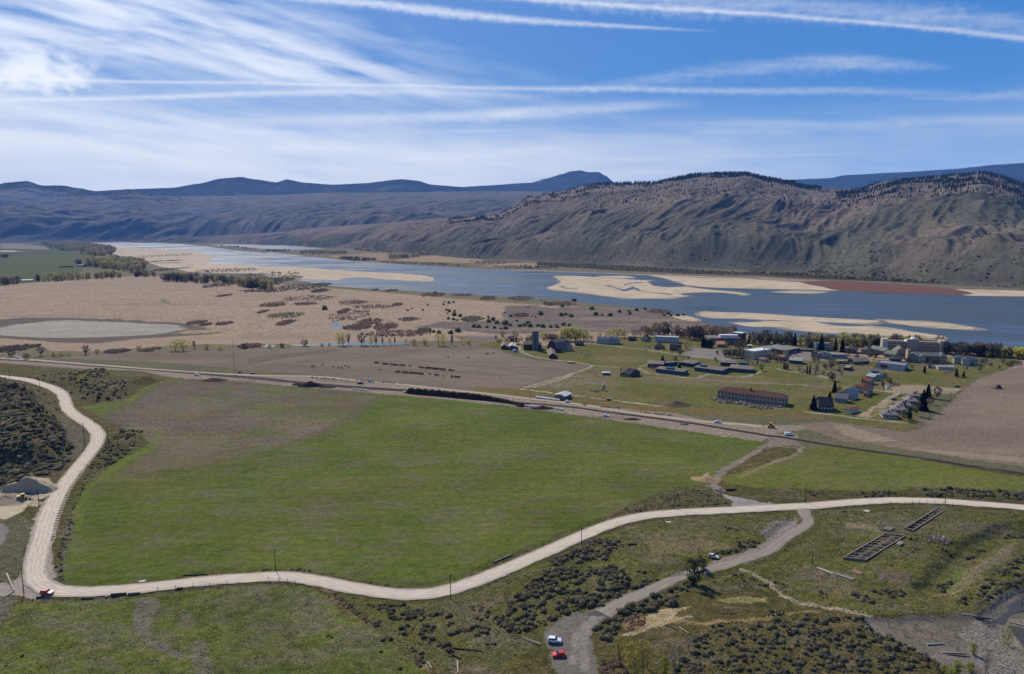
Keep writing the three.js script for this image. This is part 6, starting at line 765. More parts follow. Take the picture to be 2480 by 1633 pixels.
building('cottage', 'brown-grey gabled cottage at the end of the avenue', { f: 'e', a: [1078, 826], b: [1446, 806], depth: 9, h: 3, rise: 2.6, wall: '#57504a', roofc: '#8a8072', category: 'house', win: [1, 4, 2] });
building('garage', 'dark flat-roofed garage on the corner of the avenue', { f: 'e', a: [820, 962], b: [948, 978], depth: 13, h: 2.9, roof: 'flat', wall: '#3d3630', roofc: '#8a8173', category: 'shed' });
building('garden_hut', 'flat hut with white-framed openings by the bare trees', { f: 'e', a: [702, 802], b: [922, 808], depth: 6, h: 2.7, roof: 'flat', wall: '#4a4440', roofc: '#96897b', category: 'shed', win: [1, 4, 0], wcolor: '#b9b4ac' });
// the old hospital
const hosp = building('old_hospital', 'long three-storey cream hospital with red bands and a domed centre', { f: 'f', a: [205, 348], b: [1340, 392], depth: 14, h: 11.5, roof: 'flat', parapet: true, wall: 'rgb(173, 158, 134)', roofc: '#7d776f', win: [3, 27, 3], ww: 1.3, wh: 1.9, category: 'hospital' });
for (const y of [3.75, 7.55]) mesh('brick_band', boxAt(hosp.L0 + 0.12, 0.7, 0.12, 0, y, hosp.D0 / 2 + 0.04), coat('#83493b'), hosp);
for (const x of [-0.52, 0.52]) { mesh('corner_tower', boxAt(6, 14, 8, x * hosp.L0, 7, hosp.D0 / 2 - 2), coat('#b3aa9b'), hosp); for (let k = 0; k < 4; k++) mesh('battlement', boxAt(0.9, 0.9, 8, x * hosp.L0 - 2.5 + k * 1.66, 14.45, hosp.D0 / 2 - 2), coat('#b3aa9b'), hosp); }
{ const c = mesh('centre_block', boxAt(12, 15, 9, -0.02 * hosp.L0, 7.5, hosp.D0 / 2 - 2), coat('#8d8276'), hosp); for (const [x, r, y] of [[0.02, 3.2, 15], [-0.09, 3.4, 11.9], [0.09, 2.6, 11.9]]) { const g = new THREE.SphereGeometry(r, 16, 8, 0, 6.2832, 0, Math.PI / 2); g.scale(1, 0.75, 1); g.translate(x * hosp.L0 - 1, y, hosp.D0 / 2 - 2); mesh('dome', g, coat('#dcd8d2', 0.5), hosp); } }
building('dormitory', 'two-storey dormitory with grey-green hipped roofs before the old hospital', { f: 'f', a: [722, 566], b: [1462, 586], depth: 12, h: 6.8, rise: 3, roof: 'hip', wall: 'rgb(154, 143, 123)', roofc: '#6a7068', win: [2, 15, 3], chimneys: [[-0.18, 0, 3.8, '#6e4038'], [0.12, 0, 3.6, '#6e4038']] });
building('dormitory_gable', 'front gable of the dormitory with white trim', { f: 'f', a: [905, 580], b: [1035, 584], depth: 7, h: 6.4, rise: 2.4, ridge: 'across', wall: 'rgb(174, 162, 138)', roofc: '#6f736b', win: [2, 2, 0] }); building('dormitory_gable', 'end gable of the dormitory under a peaked green roof', { f: 'f', a: [1335, 590], b: [1462, 592], depth: 10, h: 7, rise: 3.2, roof: 'hip', wall: 'rgb(157, 144, 118)', roofc: '#747a70', win: [2, 3, 2] });
building('stair_tower', 'beige square stair tower at the dormitory end', { f: 'f', a: [655, 560], b: [712, 562], depth: 6, h: 12.5, roof: 'flat', wall: '#b69a76', roofc: '#9a8262', category: 'tower', win: [3, 1, 0] });
building('doctors_house', 'white two-storey house with slate hip roof near the ploughed field', { f: 'f', a: [1622, 612], b: [2112, 642], depth: 12, h: 5.8, rise: 3, roof: 'hip', wall: 'rgb(158, 154, 136)', roofc: '#51525a', category: 'house', win: [2, 8, 3], chimneys: [[-0.05, 0, 4], [0.2, 0, 4]] });
building('doctors_porch', 'white cross gable in front of the slate-roofed house', { f: 'f', a: [1790, 640], b: [1955, 648], depth: 5, h: 5.6, rise: 2.6, ridge: 'across', wall: 'rgb(167, 163, 145)', roofc: '#565860', category: 'house', win: [2, 3, 0] });
building('greenhouse', 'long pale barrel-roofed greenhouse at the edge of the field', { f: 'f', a: [1300, 728], b: [1640, 738], depth: 7, h: 1.4, rise: 2.2, roof: 'barrel', wall: 'rgb(168, 157, 138)', roofc: '#aaa49b', category: 'greenhouse', eave: 0.05 }); building('greenhouse', 'short weathered greenhouse beside the long pale one', { f: 'f', a: [1092, 694], b: [1256, 700], depth: 6, h: 1.8, rise: 1.4, wall: 'rgb(165, 144, 119)', roofc: '#938a80', category: 'greenhouse' });
// lower street
building('red_roof_house', 'two-storey white house with a red-brown hip roof and chimney', { f: 'g', a: [1316, 722], b: [1592, 792], depth: 11, h: 6, rise: 2.8, roof: 'hip', wall: 'rgb(170, 160, 145)', roofc: '#6b473c', category: 'house', win: [2, 4, 3], door: '#3b2f2a', chimneys: [[-0.4, -0.2, 5, '#3a2c28']] });
building('red_annex', 'small annex with a faded red roof below the red-roofed house', { f: 'g', a: [1596, 856], b: [1726, 872], depth: 6.5, h: 2.7, rise: 1.3, roof: 'hip', wall: 'rgb(159, 150, 136)', roofc: '#78463e', category: 'house', win: [1, 2, 1] });
building('red_cottage', 'cottage with a patched bright red roof behind the two-storey house', { f: 'g', a: [1520, 470], b: [1770, 512], depth: 9, h: 3.2, rise: 2, wall: 'rgb(163, 150, 132)', roofc: '#744740', category: 'house', win: [1, 4, 2] });
building('green_cottage', 'cottage with a pale green roof behind the red cottage', { f: 'g', a: [1670, 345], b: [1890, 388], depth: 9, h: 3.4, rise: 2.2, wall: 'rgb(149, 147, 135)', roofc: '#9aa59e', category: 'house', win: [1, 3, 2] }); building('green_cottage', 'white cottage with a dark side roof at the top of the lower street', { f: 'g', a: [1930, 302], b: [2060, 325], depth: 8, h: 3, rise: 1.8, roof: 'hip', wall: 'rgb(169, 166, 153)', roofc: '#8e948f', category: 'house', win: [1, 2, 2] }); building('green_cottage', 'low dark-roofed cottage behind the dark shrubs of the lower street', { f: 'g', a: [1830, 180], b: [2050, 200], depth: 8, h: 2.6, rise: 1.8, wall: '#6b6560', roofc: '#6d6a70', category: 'house', win: [1, 3, 1] });
building('grey_gable_house', 'pale grey house with a tall front gable in the lower street', { f: 'g', a: [940, 900], b: [1252, 960], depth: 10, h: 4.2, rise: 4.6, ridge: 'across', wall: 'rgb(163, 161, 146)', roofc: '#9da09c', category: 'house', win: [1, 3, 2], door: '#8d8f8d' });
building('grey_low_house', 'dark-roofed grey house between the burnt house and the tall gable', { f: 'g', a: [742, 1012], b: [1105, 1050], depth: 9, h: 3.6, rise: 3, wall: 'rgb(147, 142, 128)', roofc: '#6f6d72', category: 'house', win: [1, 4, 2] });
building('burnt_house', 'large burnt-out dark house with white window frames', { f: 'g', a: [305, 1280], b: [700, 1300], depth: 15, h: 4.6, rise: 5, wall: '#3d4047', roofc: '#2c2e35', category: 'house', win: [1, 4, 3], wcolor: '#a9adb2', chimneys: [[0.3, 0.1, 5, '#2a2624']] });
building('white_garage', 'white garage with a rust-brown roof beside the dirt drive', { f: 'g', a: [1030, 1330], b: [1208, 1368], depth: 13, h: 2.6, rise: 0.9, ridge: 'across', wall: 'rgb(179, 177, 169)', roofc: '#6f5045', category: 'shed' });
[[220, 1108, 660, 1136, 'nearest the railway'], [490, 966, 900, 996, 'second from the railway'], [650, 838, 1040, 866, 'between the dark fir and the tall spruce'], [880, 716, 1230, 736, 'third from the parking bay'], [1010, 560, 1330, 578, 'beside the paved parking bay']].forEach(([x0, y0, x1, y1, w], i) => building('bungalow', 'grey hip-roofed bungalow with red brick trim ' + w, { f: 'h', a: [x0, y0], b: [x1, y1], depth: 11, h: 2.9, rise: 2.4, roof: 'hip', wall: 'rgb(167, 155, 146)', roofc: i % 2 ? '#868078' : '#7b7470', category: 'house', group: 'bungalows along the ploughed field', win: [1, 5, 2], eave: 0.9, chimneys: [[0.2, 0, 3, '#8a4a40'], [-0.1, 0.25, 2.6, '#8a4a40']] }));
building('brick_ruin', 'long abandoned two-storey barrack with a sagging rusty hip roof above rubble', { f: 'M', a: [990, 1078], b: [1856, 1188], depth: 12, h: 6, rise: 3, roof: 'hip', wall: '#8f8478', roofc: '#5f463e', category: 'building', win: [2, 19, 3], chimneys: [[-0.02, 0.1, 4.6, '#2f2824'], [-0.15, -0.1, 3.4, '#2f2824'], [0.16, -0.1, 3.4, '#2f2824']] });
building('track_shed', 'open timber shed with a pale metal roof beside the service road', { f: 'L', a: [1020, 1092], b: [1152, 1112], depth: 12, h: 3.4, rise: 1.3, ridge: 'across', wall: '#6f655a', roofc: '#c4c2bf', category: 'shed', win: [1, 0, 3] });
building('far_farmhouse', 'small dark farmhouse at the edge of the riverside wood', { f: 'I', a: [632, 292], b: [684, 294], depth: 14, h: 5, rise: 4, wall: '#3c4048', roofc: '#8d959d', category: 'house', win: [1, 3, 1] }); building('far_barn', 'long low white-roofed shed below the cottonwood row', { f: 'I', a: [130, 416], b: [268, 412], depth: 18, h: 3, rise: 1.4, wall: 'rgb(147, 141, 126)', roofc: '#f2efe9', category: 'barn' }); building('hay_stack', 'long dark stack in the far green field', { f: 'I', a: [485, 300], b: [605, 297], depth: 12, h: 3.4, roof: 'barrel', rise: 1, wall: '#3b352e', roofc: '#433c34', category: 'stack' });
// ---------------------------------------------------------------- trees of the village
{
  const put = (kind, f, x, y, top, wide, label, group, name) => { const [wx, wz, h] = tall(f, x, y, top); tree(kind, Math.abs(Math.round(x * 7 + y)) % 3, wx, wz, h, wide, label, group, name); };
  const all = (kind, f, name, label, group, wide, s) => s.split(' ').forEach((w) => { const [x, y, t, k] = w.split(',').map(Number); put(kind, f, x, y, t, k || wide, label, group, name); });
  all('spruce', 'e', 'spruce_tree', 'tall dark spruce standing before the pale blue house', 'tall spruces by the blue house', 0.9, '285,470,60 630,490,160 790,580,155 925,370,120 1470,400,140');
  all('pine', 'e', 'pine_tree', 'dark pine behind the avenue', 'pines behind the avenue', 1.1, '1110,520,240 1610,430,200 1930,480,330'); all('spruce', 'd', 'spruce_tree', 'lone spruce on the lake shore lawn', undefined, 1.1, '1910,395,130');
  all('spruce', 'f', 'spruce_tree', 'dark spruce on the shore beyond the slate-roofed house', 'shore spruces', 1.3, '2220,465,210 2395,470,300'); all('pine', 'd', 'pine_tree', 'round dark pine on the lake shore lawn', 'shore pines', 1.6, '985,340,140 1630,360,170 1205,345,250');
  put('spruce', 'M', 2222, 1232, 1040, 1.35, 'big conical spruce at the corner by the burnt house', undefined, 'spruce_tree'); put('spruce', 'g', 735, 740, 360, 1.0, 'dark spruce at the crossing of the avenue', undefined, 'spruce_tree'); put('pine', 'g', 600, 900, 700, 1.4, 'dark round pine behind the burnt house', undefined, 'pine_tree'); put('spruce', 'g', 935, 960, 660, 0.8, 'thin dark spruce before the tall grey gable', undefined, 'spruce_tree');
  put('spruce', 'h', 1360, 880, 270, 1.25, 'tall spruce beside the bungalows', undefined, 'spruce_tree'); put('spruce', 'h', 1515, 520, 110, 1.25, 'tall spruce behind the parking bay', undefined, 'spruce_tree'); put('spruce', 'h', 845, 850, 570, 0.7, 'slim dark fir between two bungalows', undefined, 'spruce_tree'); put('pine', 'h', 985, 1160, 800, 1.1, 'dark pine beside the last bungalow', undefined, 'pine_tree');
  put('pine', 'b', 1835, 840, 700, 1.5, 'dark spreading pine behind the teal ward wing', undefined, 'pine_tree'); put('spruce', 'c', 680, 300, 140, 1.5, 'dark conifer inside the court of the teal ward', undefined, 'spruce_tree'); all('pine', 'N', 'pine_tree', 'small dark pine on the rough lawn by the ploughed field', 'pines by the ploughed field', 1.2, '1645,685,585 1725,692,620'); put('cypress', 'N', 1298, 645, 562, 1.6, 'clipped dark column tree below the clinic', undefined, 'cypress_tree'); put('willow', 'N', 745, 592, 485, 0.9, 'yellow-green column tree beside the clinic', undefined, 'willow_tree');
  all('cypress', 'M', 'cypress_tree', 'dark columnar cypress in the hedge before the school', 'cypress hedge before the school', 1.6, '800,432,312 825,432,305 850,434,318 872,434,330 895,434,325 918,434,335'); all('cypress', 'M', 'cypress_tree', 'dark columnar cypress on the lawn by the avenue', 'columnar cypresses on the lawn', 1.1, '1845,712,608 1868,712,618 1892,708,625 2140,772,660 2175,772,650 2105,752,700 1505,650,575');
  // bare and budding trees
  all('bare', 'M', 'bare_tree', 'tall bare tree behind the white residence', 'bare trees behind the white houses', 0.95, '200,262,112 300,282,98 360,280,105 480,305,140'); all('dark', 'M', 'bare_tree', 'dark bare tree between residence and school', 'dark bare trees by the school', 0.9, '625,332,150 690,332,140 730,330,150 775,330,165'); all('russet', 'M', 'russet_tree', 'round russet tree beside the dark bungalow', undefined, 1.3, '592,458,358');
  all('bare', 'M', 'bare_tree', 'bare tree between the teal ward wings and the lane', 'bare trees by the ward', 1.1, '450,622,530 512,542,442 985,522,470 965,610,560 620,600,540 1560,732,640 1735,612,495'); all('russet', 'M', 'russet_tree', 'pinkish bare tree near the white hut', 'pinkish bare trees', 1.1, '1390,655,545 1445,655,600 160,725,650 2040,742,650 2375,712,640 2250,772,680');
  all('poplar', 'M', 'poplar_tree', 'thin bare poplar on the lake shore', 'thin poplars on the shore', 0.9, '1448,380,215 1490,382,225 1525,382,240 1572,384,200 1605,384,192 1645,386,200 1690,386,250 1732,388,210 1770,388,240 1858,390,215 1905,392,212 1935,392,230 2060,400,260 2110,405,270'); all('willow', 'M', 'willow_tree', 'pale budding shore willow behind the lawn', 'budding shore willows', 1.5, '1545,384,310 1490,380,320 1640,386,320 2200,420,280 2160,420,290 2260,430,300 2050,400,320');
  all('dark', 'd', 'bare_tree', 'dense bare tree beside the stucco hall', 'dense bare trees by the stucco hall', 1.3, '480,630,480 560,640,470 640,645,465 720,650,460 800,650,470 850,470,290 760,460,350 540,420,330 690,440,340'); all('willow', 'd', 'willow_tree', 'greenish budding tree beside the stucco hall', 'budding trees by the stucco hall', 1.2, '500,620,500 820,640,480 470,430,330'); all('bare', 'd', 'bare_tree', 'small bare tree on the gravel before the school', 'small bare trees on the gravel', 1.2, '315,580,495 280,715,640 1490,690,560');
  all('bare', 'e', 'bare_tree', 'bare avenue tree among the old houses', 'bare avenue trees', 0.9, '535,935,660 1060,600,300 945,610,420 1590,710,480 1440,690,490 1300,330,180 1250,340,170 1180,330,160 1020,340,200 1060,350,190 480,330,90 600,330,100 430,330,130'); all('dark', 'e', 'bare_tree', 'dark bare tree on the rough lawn', 'dark bare lawn trees', 1.0, '380,930,800 180,950,830 1500,640,440 1620,650,450 2300,560,420'); all('willow', 'e', 'willow_tree', 'yellowish budding tree along the shore behind the old houses', 'yellowish shore trees', 1.2, '60,360,130 150,360,150 1950,330,140 2040,330,180 1120,380,190 1220,390,200 1340,390,210 720,330,190');
  all('willow', 'f', 'willow_tree', 'pale green budding tree behind the old hospital', 'budding trees behind the hospital', 1.3, '300,200,50 400,200,70 750,200,80 970,250,115 1030,250,130 1220,260,140 1290,262,150 2310,480,350'); all('dark', 'f', 'bare_tree', 'gnarled dark bare tree at the end of the hospital', 'gnarled bare trees', 1.3, '1490,395,215 1560,400,240'); all('bare', 'f', 'bare_tree', 'bare shore tree beyond the slate-roofed house', 'bare shore trees', 0.9, '1725,420,240 1810,420,200 1880,425,220 1960,430,210 2015,430,270 2080,435,260 2290,450,220 1660,410,260 2140,440,230 2330,460,240'); all('dark', 'f', 'bare_tree', 'dark shrubby tree beside the slate-roofed house', 'shrubs by the slate-roofed house', 1.4, '2250,600,480 2190,620,520 1180,600,450 1090,580,470 690,570,460 630,580,480');
  all('yellow', 'N', 'yellow_tree', 'bright golden willow on the shore by the ploughed field', 'golden willows on the shore', 1.1, '2130,470,355 2185,472,358 2310,492,362 2350,496,358 2400,500,365 2450,505,370'); all('willow', 'N', 'willow_tree', 'dull yellow willow on the shore by the ploughed field', 'dull shore willows', 1.1, '2250,480,375 2050,470,400 2080,470,390'); all('bare', 'N', 'bare_tree', 'bare tree on the rough lawn beside the ploughed field', 'bare trees by the ploughed field', 1.1, '1900,632,560 2150,545,480 2112,605,560 2240,560,510 1165,600,555 842,792,730'); all('dark', 'N', 'bare_tree', 'dark shrub tree along the ploughed field', 'dark shrubs by the ploughed field', 1.6, '2200,560,520 2260,555,505 2310,555,510 2345,550,515 2225,580,545 870,690,640 905,745,690 850,680,640 930,760,720');
  put('bare', 'h', 1788, 550, 180, 0.95, 'big spreading bare tree at the end of the paved strip', undefined, 'bare_tree'); put('bare', 'h', 1165, 1040, 590, 0.75, 'tall bare tree between the bungalows and the paved strip', undefined, 'bare_tree'); put('bare', 'h', 828, 1190, 840, 0.9, 'bare tree in front of the nearest bungalow', undefined, 'bare_tree'); put('dark', 'h', 1590, 720, 490, 1.0, 'dark bare tree behind the tall spruce', undefined, 'bare_tree');
  all('bare', 'g', 'bare_tree', 'bare avenue tree at the crossing', 'bare trees at the crossing', 1.2, '620,380,110 690,400,150 860,720,540 2140,580,420'); all('russet', 'g', 'russet_tree', 'rust-coloured column shrub by the avenue', undefined, 0.8, '930,260,80');
  // farm end
  all('willow', 'a', 'willow_tree', 'yellow-green willow in the grove behind the farm', 'willow grove behind the farm', 0.9, '1730,385,60 1790,388,30 1860,390,10 1930,390,0 2000,388,20 2080,385,15 2150,382,30 2230,380,20 2320,378,60 2390,376,120 1230,300,140 1180,300,170'); all('willow', 'b', 'willow_tree', 'yellow-green willow behind the white houses', 'willows behind the white houses', 0.95, '330,270,120 560,260,70 660,260,40 760,270,30 850,270,50 920,275,70 480,265,110'); all('russet', 'b', 'bare_tree', 'purple-brown bare tree behind the cottages', 'purple-brown trees behind the cottages', 0.9, '1120,260,60 1200,260,70 1290,262,50 1480,265,90 1560,270,60 1650,270,80 1750,240,40'); all('dark', 'a', 'bare_tree', 'dark reddish bush behind the farm sheds', 'dark bushes behind the farm', 1.3, '380,450,250 470,455,240 560,455,290 820,420,300'); all('cotton', 'a', 'olive_tree', 'olive bush behind the farm sheds', 'olive bushes behind the farm', 1.4, '180,280,100 470,230,90 560,250,130 60,430,300 150,440,310 260,450,330 1010,290,150'); all('bare', 'a', 'bare_tree', 'grey bare tree behind the dairy barn', 'grey bare trees behind the barn', 0.9, '1420,400,200 1480,410,210 1540,410,190 1600,405,220 1360,380,230'); all('cotton', 'b', 'olive_tree', 'yellowish shrub beside the brown bungalow', 'yellowish shrubs by the lane', 1.6, '1440,500,440 1510,510,430 1400,260,150');

  // belts of bare wood along the shore and thickets between the houses
  const r = rng(4242), belt = (poly, n, h0, h1, kinds, label, group, name) => scatter(world(poly), n, r, (x, z) => { const k = kinds[Math.floor(r() * kinds.length)]; tree(k, Math.floor(r() * 3), x, z, lerp(h0, h1, r()), 0.75 + 0.5 * r(), label, group, name); });
  belt('N 1500,440 1700,450 2050,470 2500,500 2500,480 2050,445 1700,425 1500,415', 60, 8, 15, ['bare', 'bare', 'poplar', 'dark', 'cottonbrown'], 'bare tree in the shore belt beyond the hospital lawn', 'bare shore belt', 'shore_tree'); belt('N 0,390 200,370 500,370 800,370 1500,400 1500,385 800,345 400,335 0,345', 90, 8, 17, ['bare', 'poplar', 'willow', 'cotton', 'cottonbrown'], 'mixed bare tree in the shore belt behind the old houses', 'mixed shore belt', 'shore_tree'); belt('M 1400,392 1900,400 2300,420 2300,400 1900,385 1400,375', 44, 6, 12, ['cotton', 'willow', 'cottonbrown'], 'low budding tree along the lake shore lawn', 'low shore trees', 'shore_tree'); belt('M 0,250 200,285 560,315 900,330 1240,240 1240,225 850,290 500,285 0,225', 80, 6, 12, ['bare', 'russet', 'cottonbrown', 'cotton'], 'purple-brown brushwood behind the white houses', 'brushwood behind the white houses', 'brushwood_tree'); belt('L 250,330 600,345 900,300 1100,340 1600,310 1600,330 1100,360 700,370 250,350', 40, 4, 8, ['cotton', 'willow', 'bare', 'russet'], 'low brushwood behind the farm', 'brushwood behind the farm', 'brushwood_tree');
  belt('N 60,640 250,560 700,470 1200,500 1500,560 1500,600 900,560 400,640 100,680', 30, 3, 7, ['bare', 'dark', 'cottonbrown'], 'small bare tree among the old houses', 'small bare village trees', 'small_bare_tree'); belt('M 1100,560 1500,440 2300,560 2300,640 1900,660 1400,620', 22, 3, 7, ['bare', 'dark', 'cottonbrown', 'cotton'], 'small bare tree in the central yards', 'small bare yard trees', 'small_bare_tree'); belt('N 1150,560 1600,530 2100,560 2050,600 1500,620', 14, 2.5, 5, ['bare', 'dark'], 'small bare shrub tree on the rough lawn', 'small lawn shrubs', 'small_bare_tree');
}
// ---------------------------------------------------------------- vehicles
const tyreMat = std([0.02, 0.02, 0.02], 0.9), rimMat = std([0.4, 0.4, 0.42], 0.4, { metalness: 0.7 }), autoGlass = new THREE.MeshPhysicalMaterial({ color: new THREE.Color(0.015, 0.02, 0.025), roughness: 0.08 });
const bodyPaint = (hex) => new THREE.MeshPhysicalMaterial({ color: lin(hex), roughness: 0.35, clearcoat: 0.6, clearcoatRoughness: 0.15 });
const sideProfile = (p, w, bevel = 0.08) => { const g = new THREE.ExtrudeGeometry(new THREE.Shape(p.map(([x, y]) => new THREE.Vector2(x, y))), { depth: w - 2 * bevel, bevelEnabled: true, bevelSize: bevel, bevelThickness: bevel, bevelSegments: 2 }); g.translate(0, 0, -(w - 2 * bevel) / 2); return g; };
// x forward; kind: suv, car, pickup, van
function vehicle(name, label, category, kind, hex, [x, z], heading, y = null) {
  const o = thing(name, label, category, [x, y ?? height(x, z) + 0.1, z], heading), paint_ = bodyPaint(hex), w = 1.85;
  const P = { suv: { L: 4.6, body: [[-2.25, 0.35], [-2.3, 0.75], [-2.22, 1.05], [1.0, 1.08], [2.15, 0.92], [2.3, 0.65], [2.28, 0.35]], cab: [[-2.15, 1.04], [-1.95, 1.62], [0.25, 1.64], [1.1, 1.06]], top: [[-1.95, 1.6], [-1.85, 1.68], [0.2, 1.7], [0.3, 1.62]] }, car: { L: 4.4, body: [[-2.1, 0.32], [-2.2, 0.6], [-2.1, 0.92], [0.9, 0.95], [2.0, 0.8], [2.2, 0.55], [2.15, 0.32]], cab: [[-2.0, 0.9], [-1.6, 1.42], [0.0, 1.46], [0.95, 0.93]], top: [[-1.6, 1.4], [-1.5, 1.5], [-0.05, 1.52], [0.05, 1.44]] }, pickup: { L: 5.6, body: [[-2.75, 0.45], [-2.8, 0.8], [-2.75, 1.1], [1.3, 1.12], [2.6, 1.0], [2.8, 0.7], [2.75, 0.45]], cab: [[-0.9, 1.1], [-0.7, 1.75], [0.75, 1.78], [1.4, 1.12]], top: [[-0.72, 1.72], [-0.65, 1.83], [0.72, 1.85], [0.82, 1.76]] }, van: { L: 5.6, body: [[-2.7, 0.4], [-2.75, 0.8], [-2.7, 1.3], [1.6, 1.3], [2.5, 1.0], [2.75, 0.7], [2.7, 0.4]], cab: [[0.2, 1.28], [0.25, 1.9], [1.0, 1.92], [1.75, 1.28]], top: [[-2.7, 1.28], [-2.6, 2.0], [0.95, 2.02], [1.05, 1.9], [0.1, 1.3]] } }[kind];
  mesh('body', sideProfile(P.body, w), paint_, o); mesh('cabin_glass', sideProfile(P.cab, w - 0.2, 0.05), autoGlass, o); mesh('roof', sideProfile(P.top, w - 0.22, 0.04), paint_, o);
  const wr = kind === 'car' ? 0.32 : 0.37, wx = P.L * 0.3; for (const sx of [-1, 1]) for (const sz of [-1, 1]) { const g = new THREE.CylinderGeometry(wr, wr, 0.24, 14); g.rotateX(Math.PI / 2); const m = mesh('wheel', g, tyreMat, o); m.position.set(sx * wx, wr, sz * (w / 2 - 0.1)); const rg = new THREE.CylinderGeometry(wr * 0.6, wr * 0.6, 0.26, 10); rg.rotateX(Math.PI / 2); mesh('rim', rg, rimMat, m); }
  for (const s of [-1, 1]) { const h = mesh('headlight', new THREE.BoxGeometry(0.08, 0.16, 0.36), std([0.6, 0.6, 0.6], 0.2), o); h.position.set(P.L / 2 - 0.08, P.body[0][1] + 0.36, s * 0.6); const t = mesh('tail_light', new THREE.BoxGeometry(0.08, 0.2, 0.2), std([0.3, 0.02, 0.02], 0.3), o); t.position.set(-P.L / 2 + 0.06, P.body[0][1] + 0.45, s * 0.72); }
  if (kind === 'pickup') { const b = mesh('cargo_bed', new THREE.BoxGeometry(1.6, 0.06, 1.5), std([0.04, 0.04, 0.04], 0.8), o); b.position.set(-1.9, 1.14, 0); }
  return o;
}
vehicle('parked_car', 'red sports utility car at the road junction', 'car', 'suv', '#b3231a', gp('B', 436, 806), -0.12);
vehicle('parked_car', 'white sports utility car in the gravel parking place', 'car', 'suv', '#d4d6d8', gp('D', 395, 1250), -0.12);
vehicle('parked_car', 'red hatchback in the gravel parking place', 'car', 'car', '#c0241a', gp('D', 435, 1382), Math.PI + 0.1);
vehicle('wrecked_car', 'stripped white car wreck on the gravel pull-out', 'car', 'car', '#b9aea2', gp('D', 1875, 466), -0.5);
vehicle('pickup_truck', 'white pickup truck parked on the railway service ground', 'truck', 'pickup', '#cfd1d3', at('M', 993, 1398), -0.12); vehicle('delivery_van', 'white van with a canopy beside the level crossing', 'van', 'van', '#d8d9da', at('H', 195, 210), -0.12);
vehicle('parked_car', 'pale car on the lane before the brown bungalow', 'car', 'car', '#c9cdd2', at('b', 1435, 568), -0.15); vehicle('parked_car', 'white car on the grass by the dirt drive', 'car', 'car', '#d6d4d0', at('h', 705, 462), 0.1); vehicle('parked_car', 'dark green car on the grass by the dirt drive', 'car', 'car', '#2f3a30', at('h', 535, 585), 0.1); vehicle('parked_car', 'dark car wreck on the lawn by the ploughed field', 'car', 'suv', '#2d2f33', at('N', 1655, 800), 0.4);
vehicle('parked_car', 'small blue and white car on the railway verge', 'car', 'car', '#c4cbd6', at('G', 876, 36), -0.2); vehicle('parked_car', 'white car on the railway crossing ground', 'car', 'suv', '#d8d9da', at('A', 1822, 192), 0.2); vehicle('delivery_van', 'white van at the bend of the service road', 'van', 'van', '#dcdcdc', at('A', 168, 30), 0.1); vehicle('parked_car', 'white car beside the open timber shed', 'car', 'suv', '#d8d9da', at('L', 1190, 1136), 0.3);
// wheel loader, excavator, tractor
function machine(name, label, hex, [x, z], turn, kind) {
  const o = thing(name, label, 'machine', [x, height(x, z) + 0.05, z], turn), p = std(lin(hex), 0.6); const w = 1.2;
  mesh('chassis', boxAt(4.2, 0.9, 2.0, 0, 1.15, 0), p, o); mesh('engine_hood', boxAt(1.9, 1.0, 1.7, -1.3, 2.05, 0), p, o); mesh('cab', boxAt(1.5, 1.7, 1.6, 0.3, 2.45, 0), autoGlass, o); mesh('cab_roof', boxAt(1.7, 0.14, 1.8, 0.3, 3.37, 0), p, o);
  for (const sx of [-1.4, 1.4]) for (const sz of [-1.1, 1.1]) { const g = new THREE.CylinderGeometry(0.8, 0.8, 0.6, 16); g.rotateX(Math.PI / 2); const m = mesh('wheel', g, tyreMat, o); m.position.set(sx, 0.8, sz); const rg = new THREE.CylinderGeometry(0.4, 0.4, 0.64, 10); rg.rotateX(Math.PI / 2); mesh('rim', rg, p, m); }
  const arm = (a, b, wd) => { const L = Math.hypot(b[0] - a[0], b[1] - a[1]), g = new THREE.BoxGeometry(L, wd, 0.4); g.rotateZ(Math.atan2(b[1] - a[1], b[0] - a[0])); g.translate((a[0] + b[0]) / 2, (a[1] + b[1]) / 2, 0); return g; };
  if (kind === 'loader') { mesh('lift_arm', arm([1.2, 2.1], [3.4, 0.8], 0.4), p, o); mesh('bucket', sideProfile([[3.2, 0.2], [4.5, 0.15], [4.4, 0.35], [3.6, 0.5], [3.5, 1.3], [3.2, 1.3]], 2.6), std([0.15, 0.13, 0.1], 0.7), o); }
  else if (kind === 'excavator') { mesh('boom', arm([1.2, 2.2], [4.0, 4.6], 0.5), p, o); mesh('stick', arm([4.0, 4.6], [5.4, 1.6], 0.35), p, o); mesh('bucket', sideProfile([[5.0, 0.6], [5.8, 0.6], [5.6, 1.5], [5.2, 1.6]], 1.0), std([0.1, 0.1, 0.1], 0.7), o); }
  else { mesh('seed_drill', mergeGeometries([boxAt(1.2, 0.9, 6.5, -4.4, 1.1, 0), boxAt(1.6, 0.2, 0.3, -3, 0.9, 0)]), std([0.12, 0.1, 0.09], 0.8), o); mesh('drill_wheel', boxAt(0.8, 0.8, 0.3, -4.4, 0.4, 3), tyreMat, o); }
  return o;
}
machine('wheel_loader', 'yellow-brown wheel loader working at the gravel pit', '#b98a3a', gp('A', 205, 1345), 0.5, 'loader'); machine('excavator', 'yellow backhoe excavator beside the level crossing', '#b98f2e', at('M', 1680, 1462), 2.6, 'excavator'); machine('farm_tractor', 'dark tractor with a seed drill in the ploughed field', '#3f2a24', at('N', 2105, 815), 0.1, 'tractor');
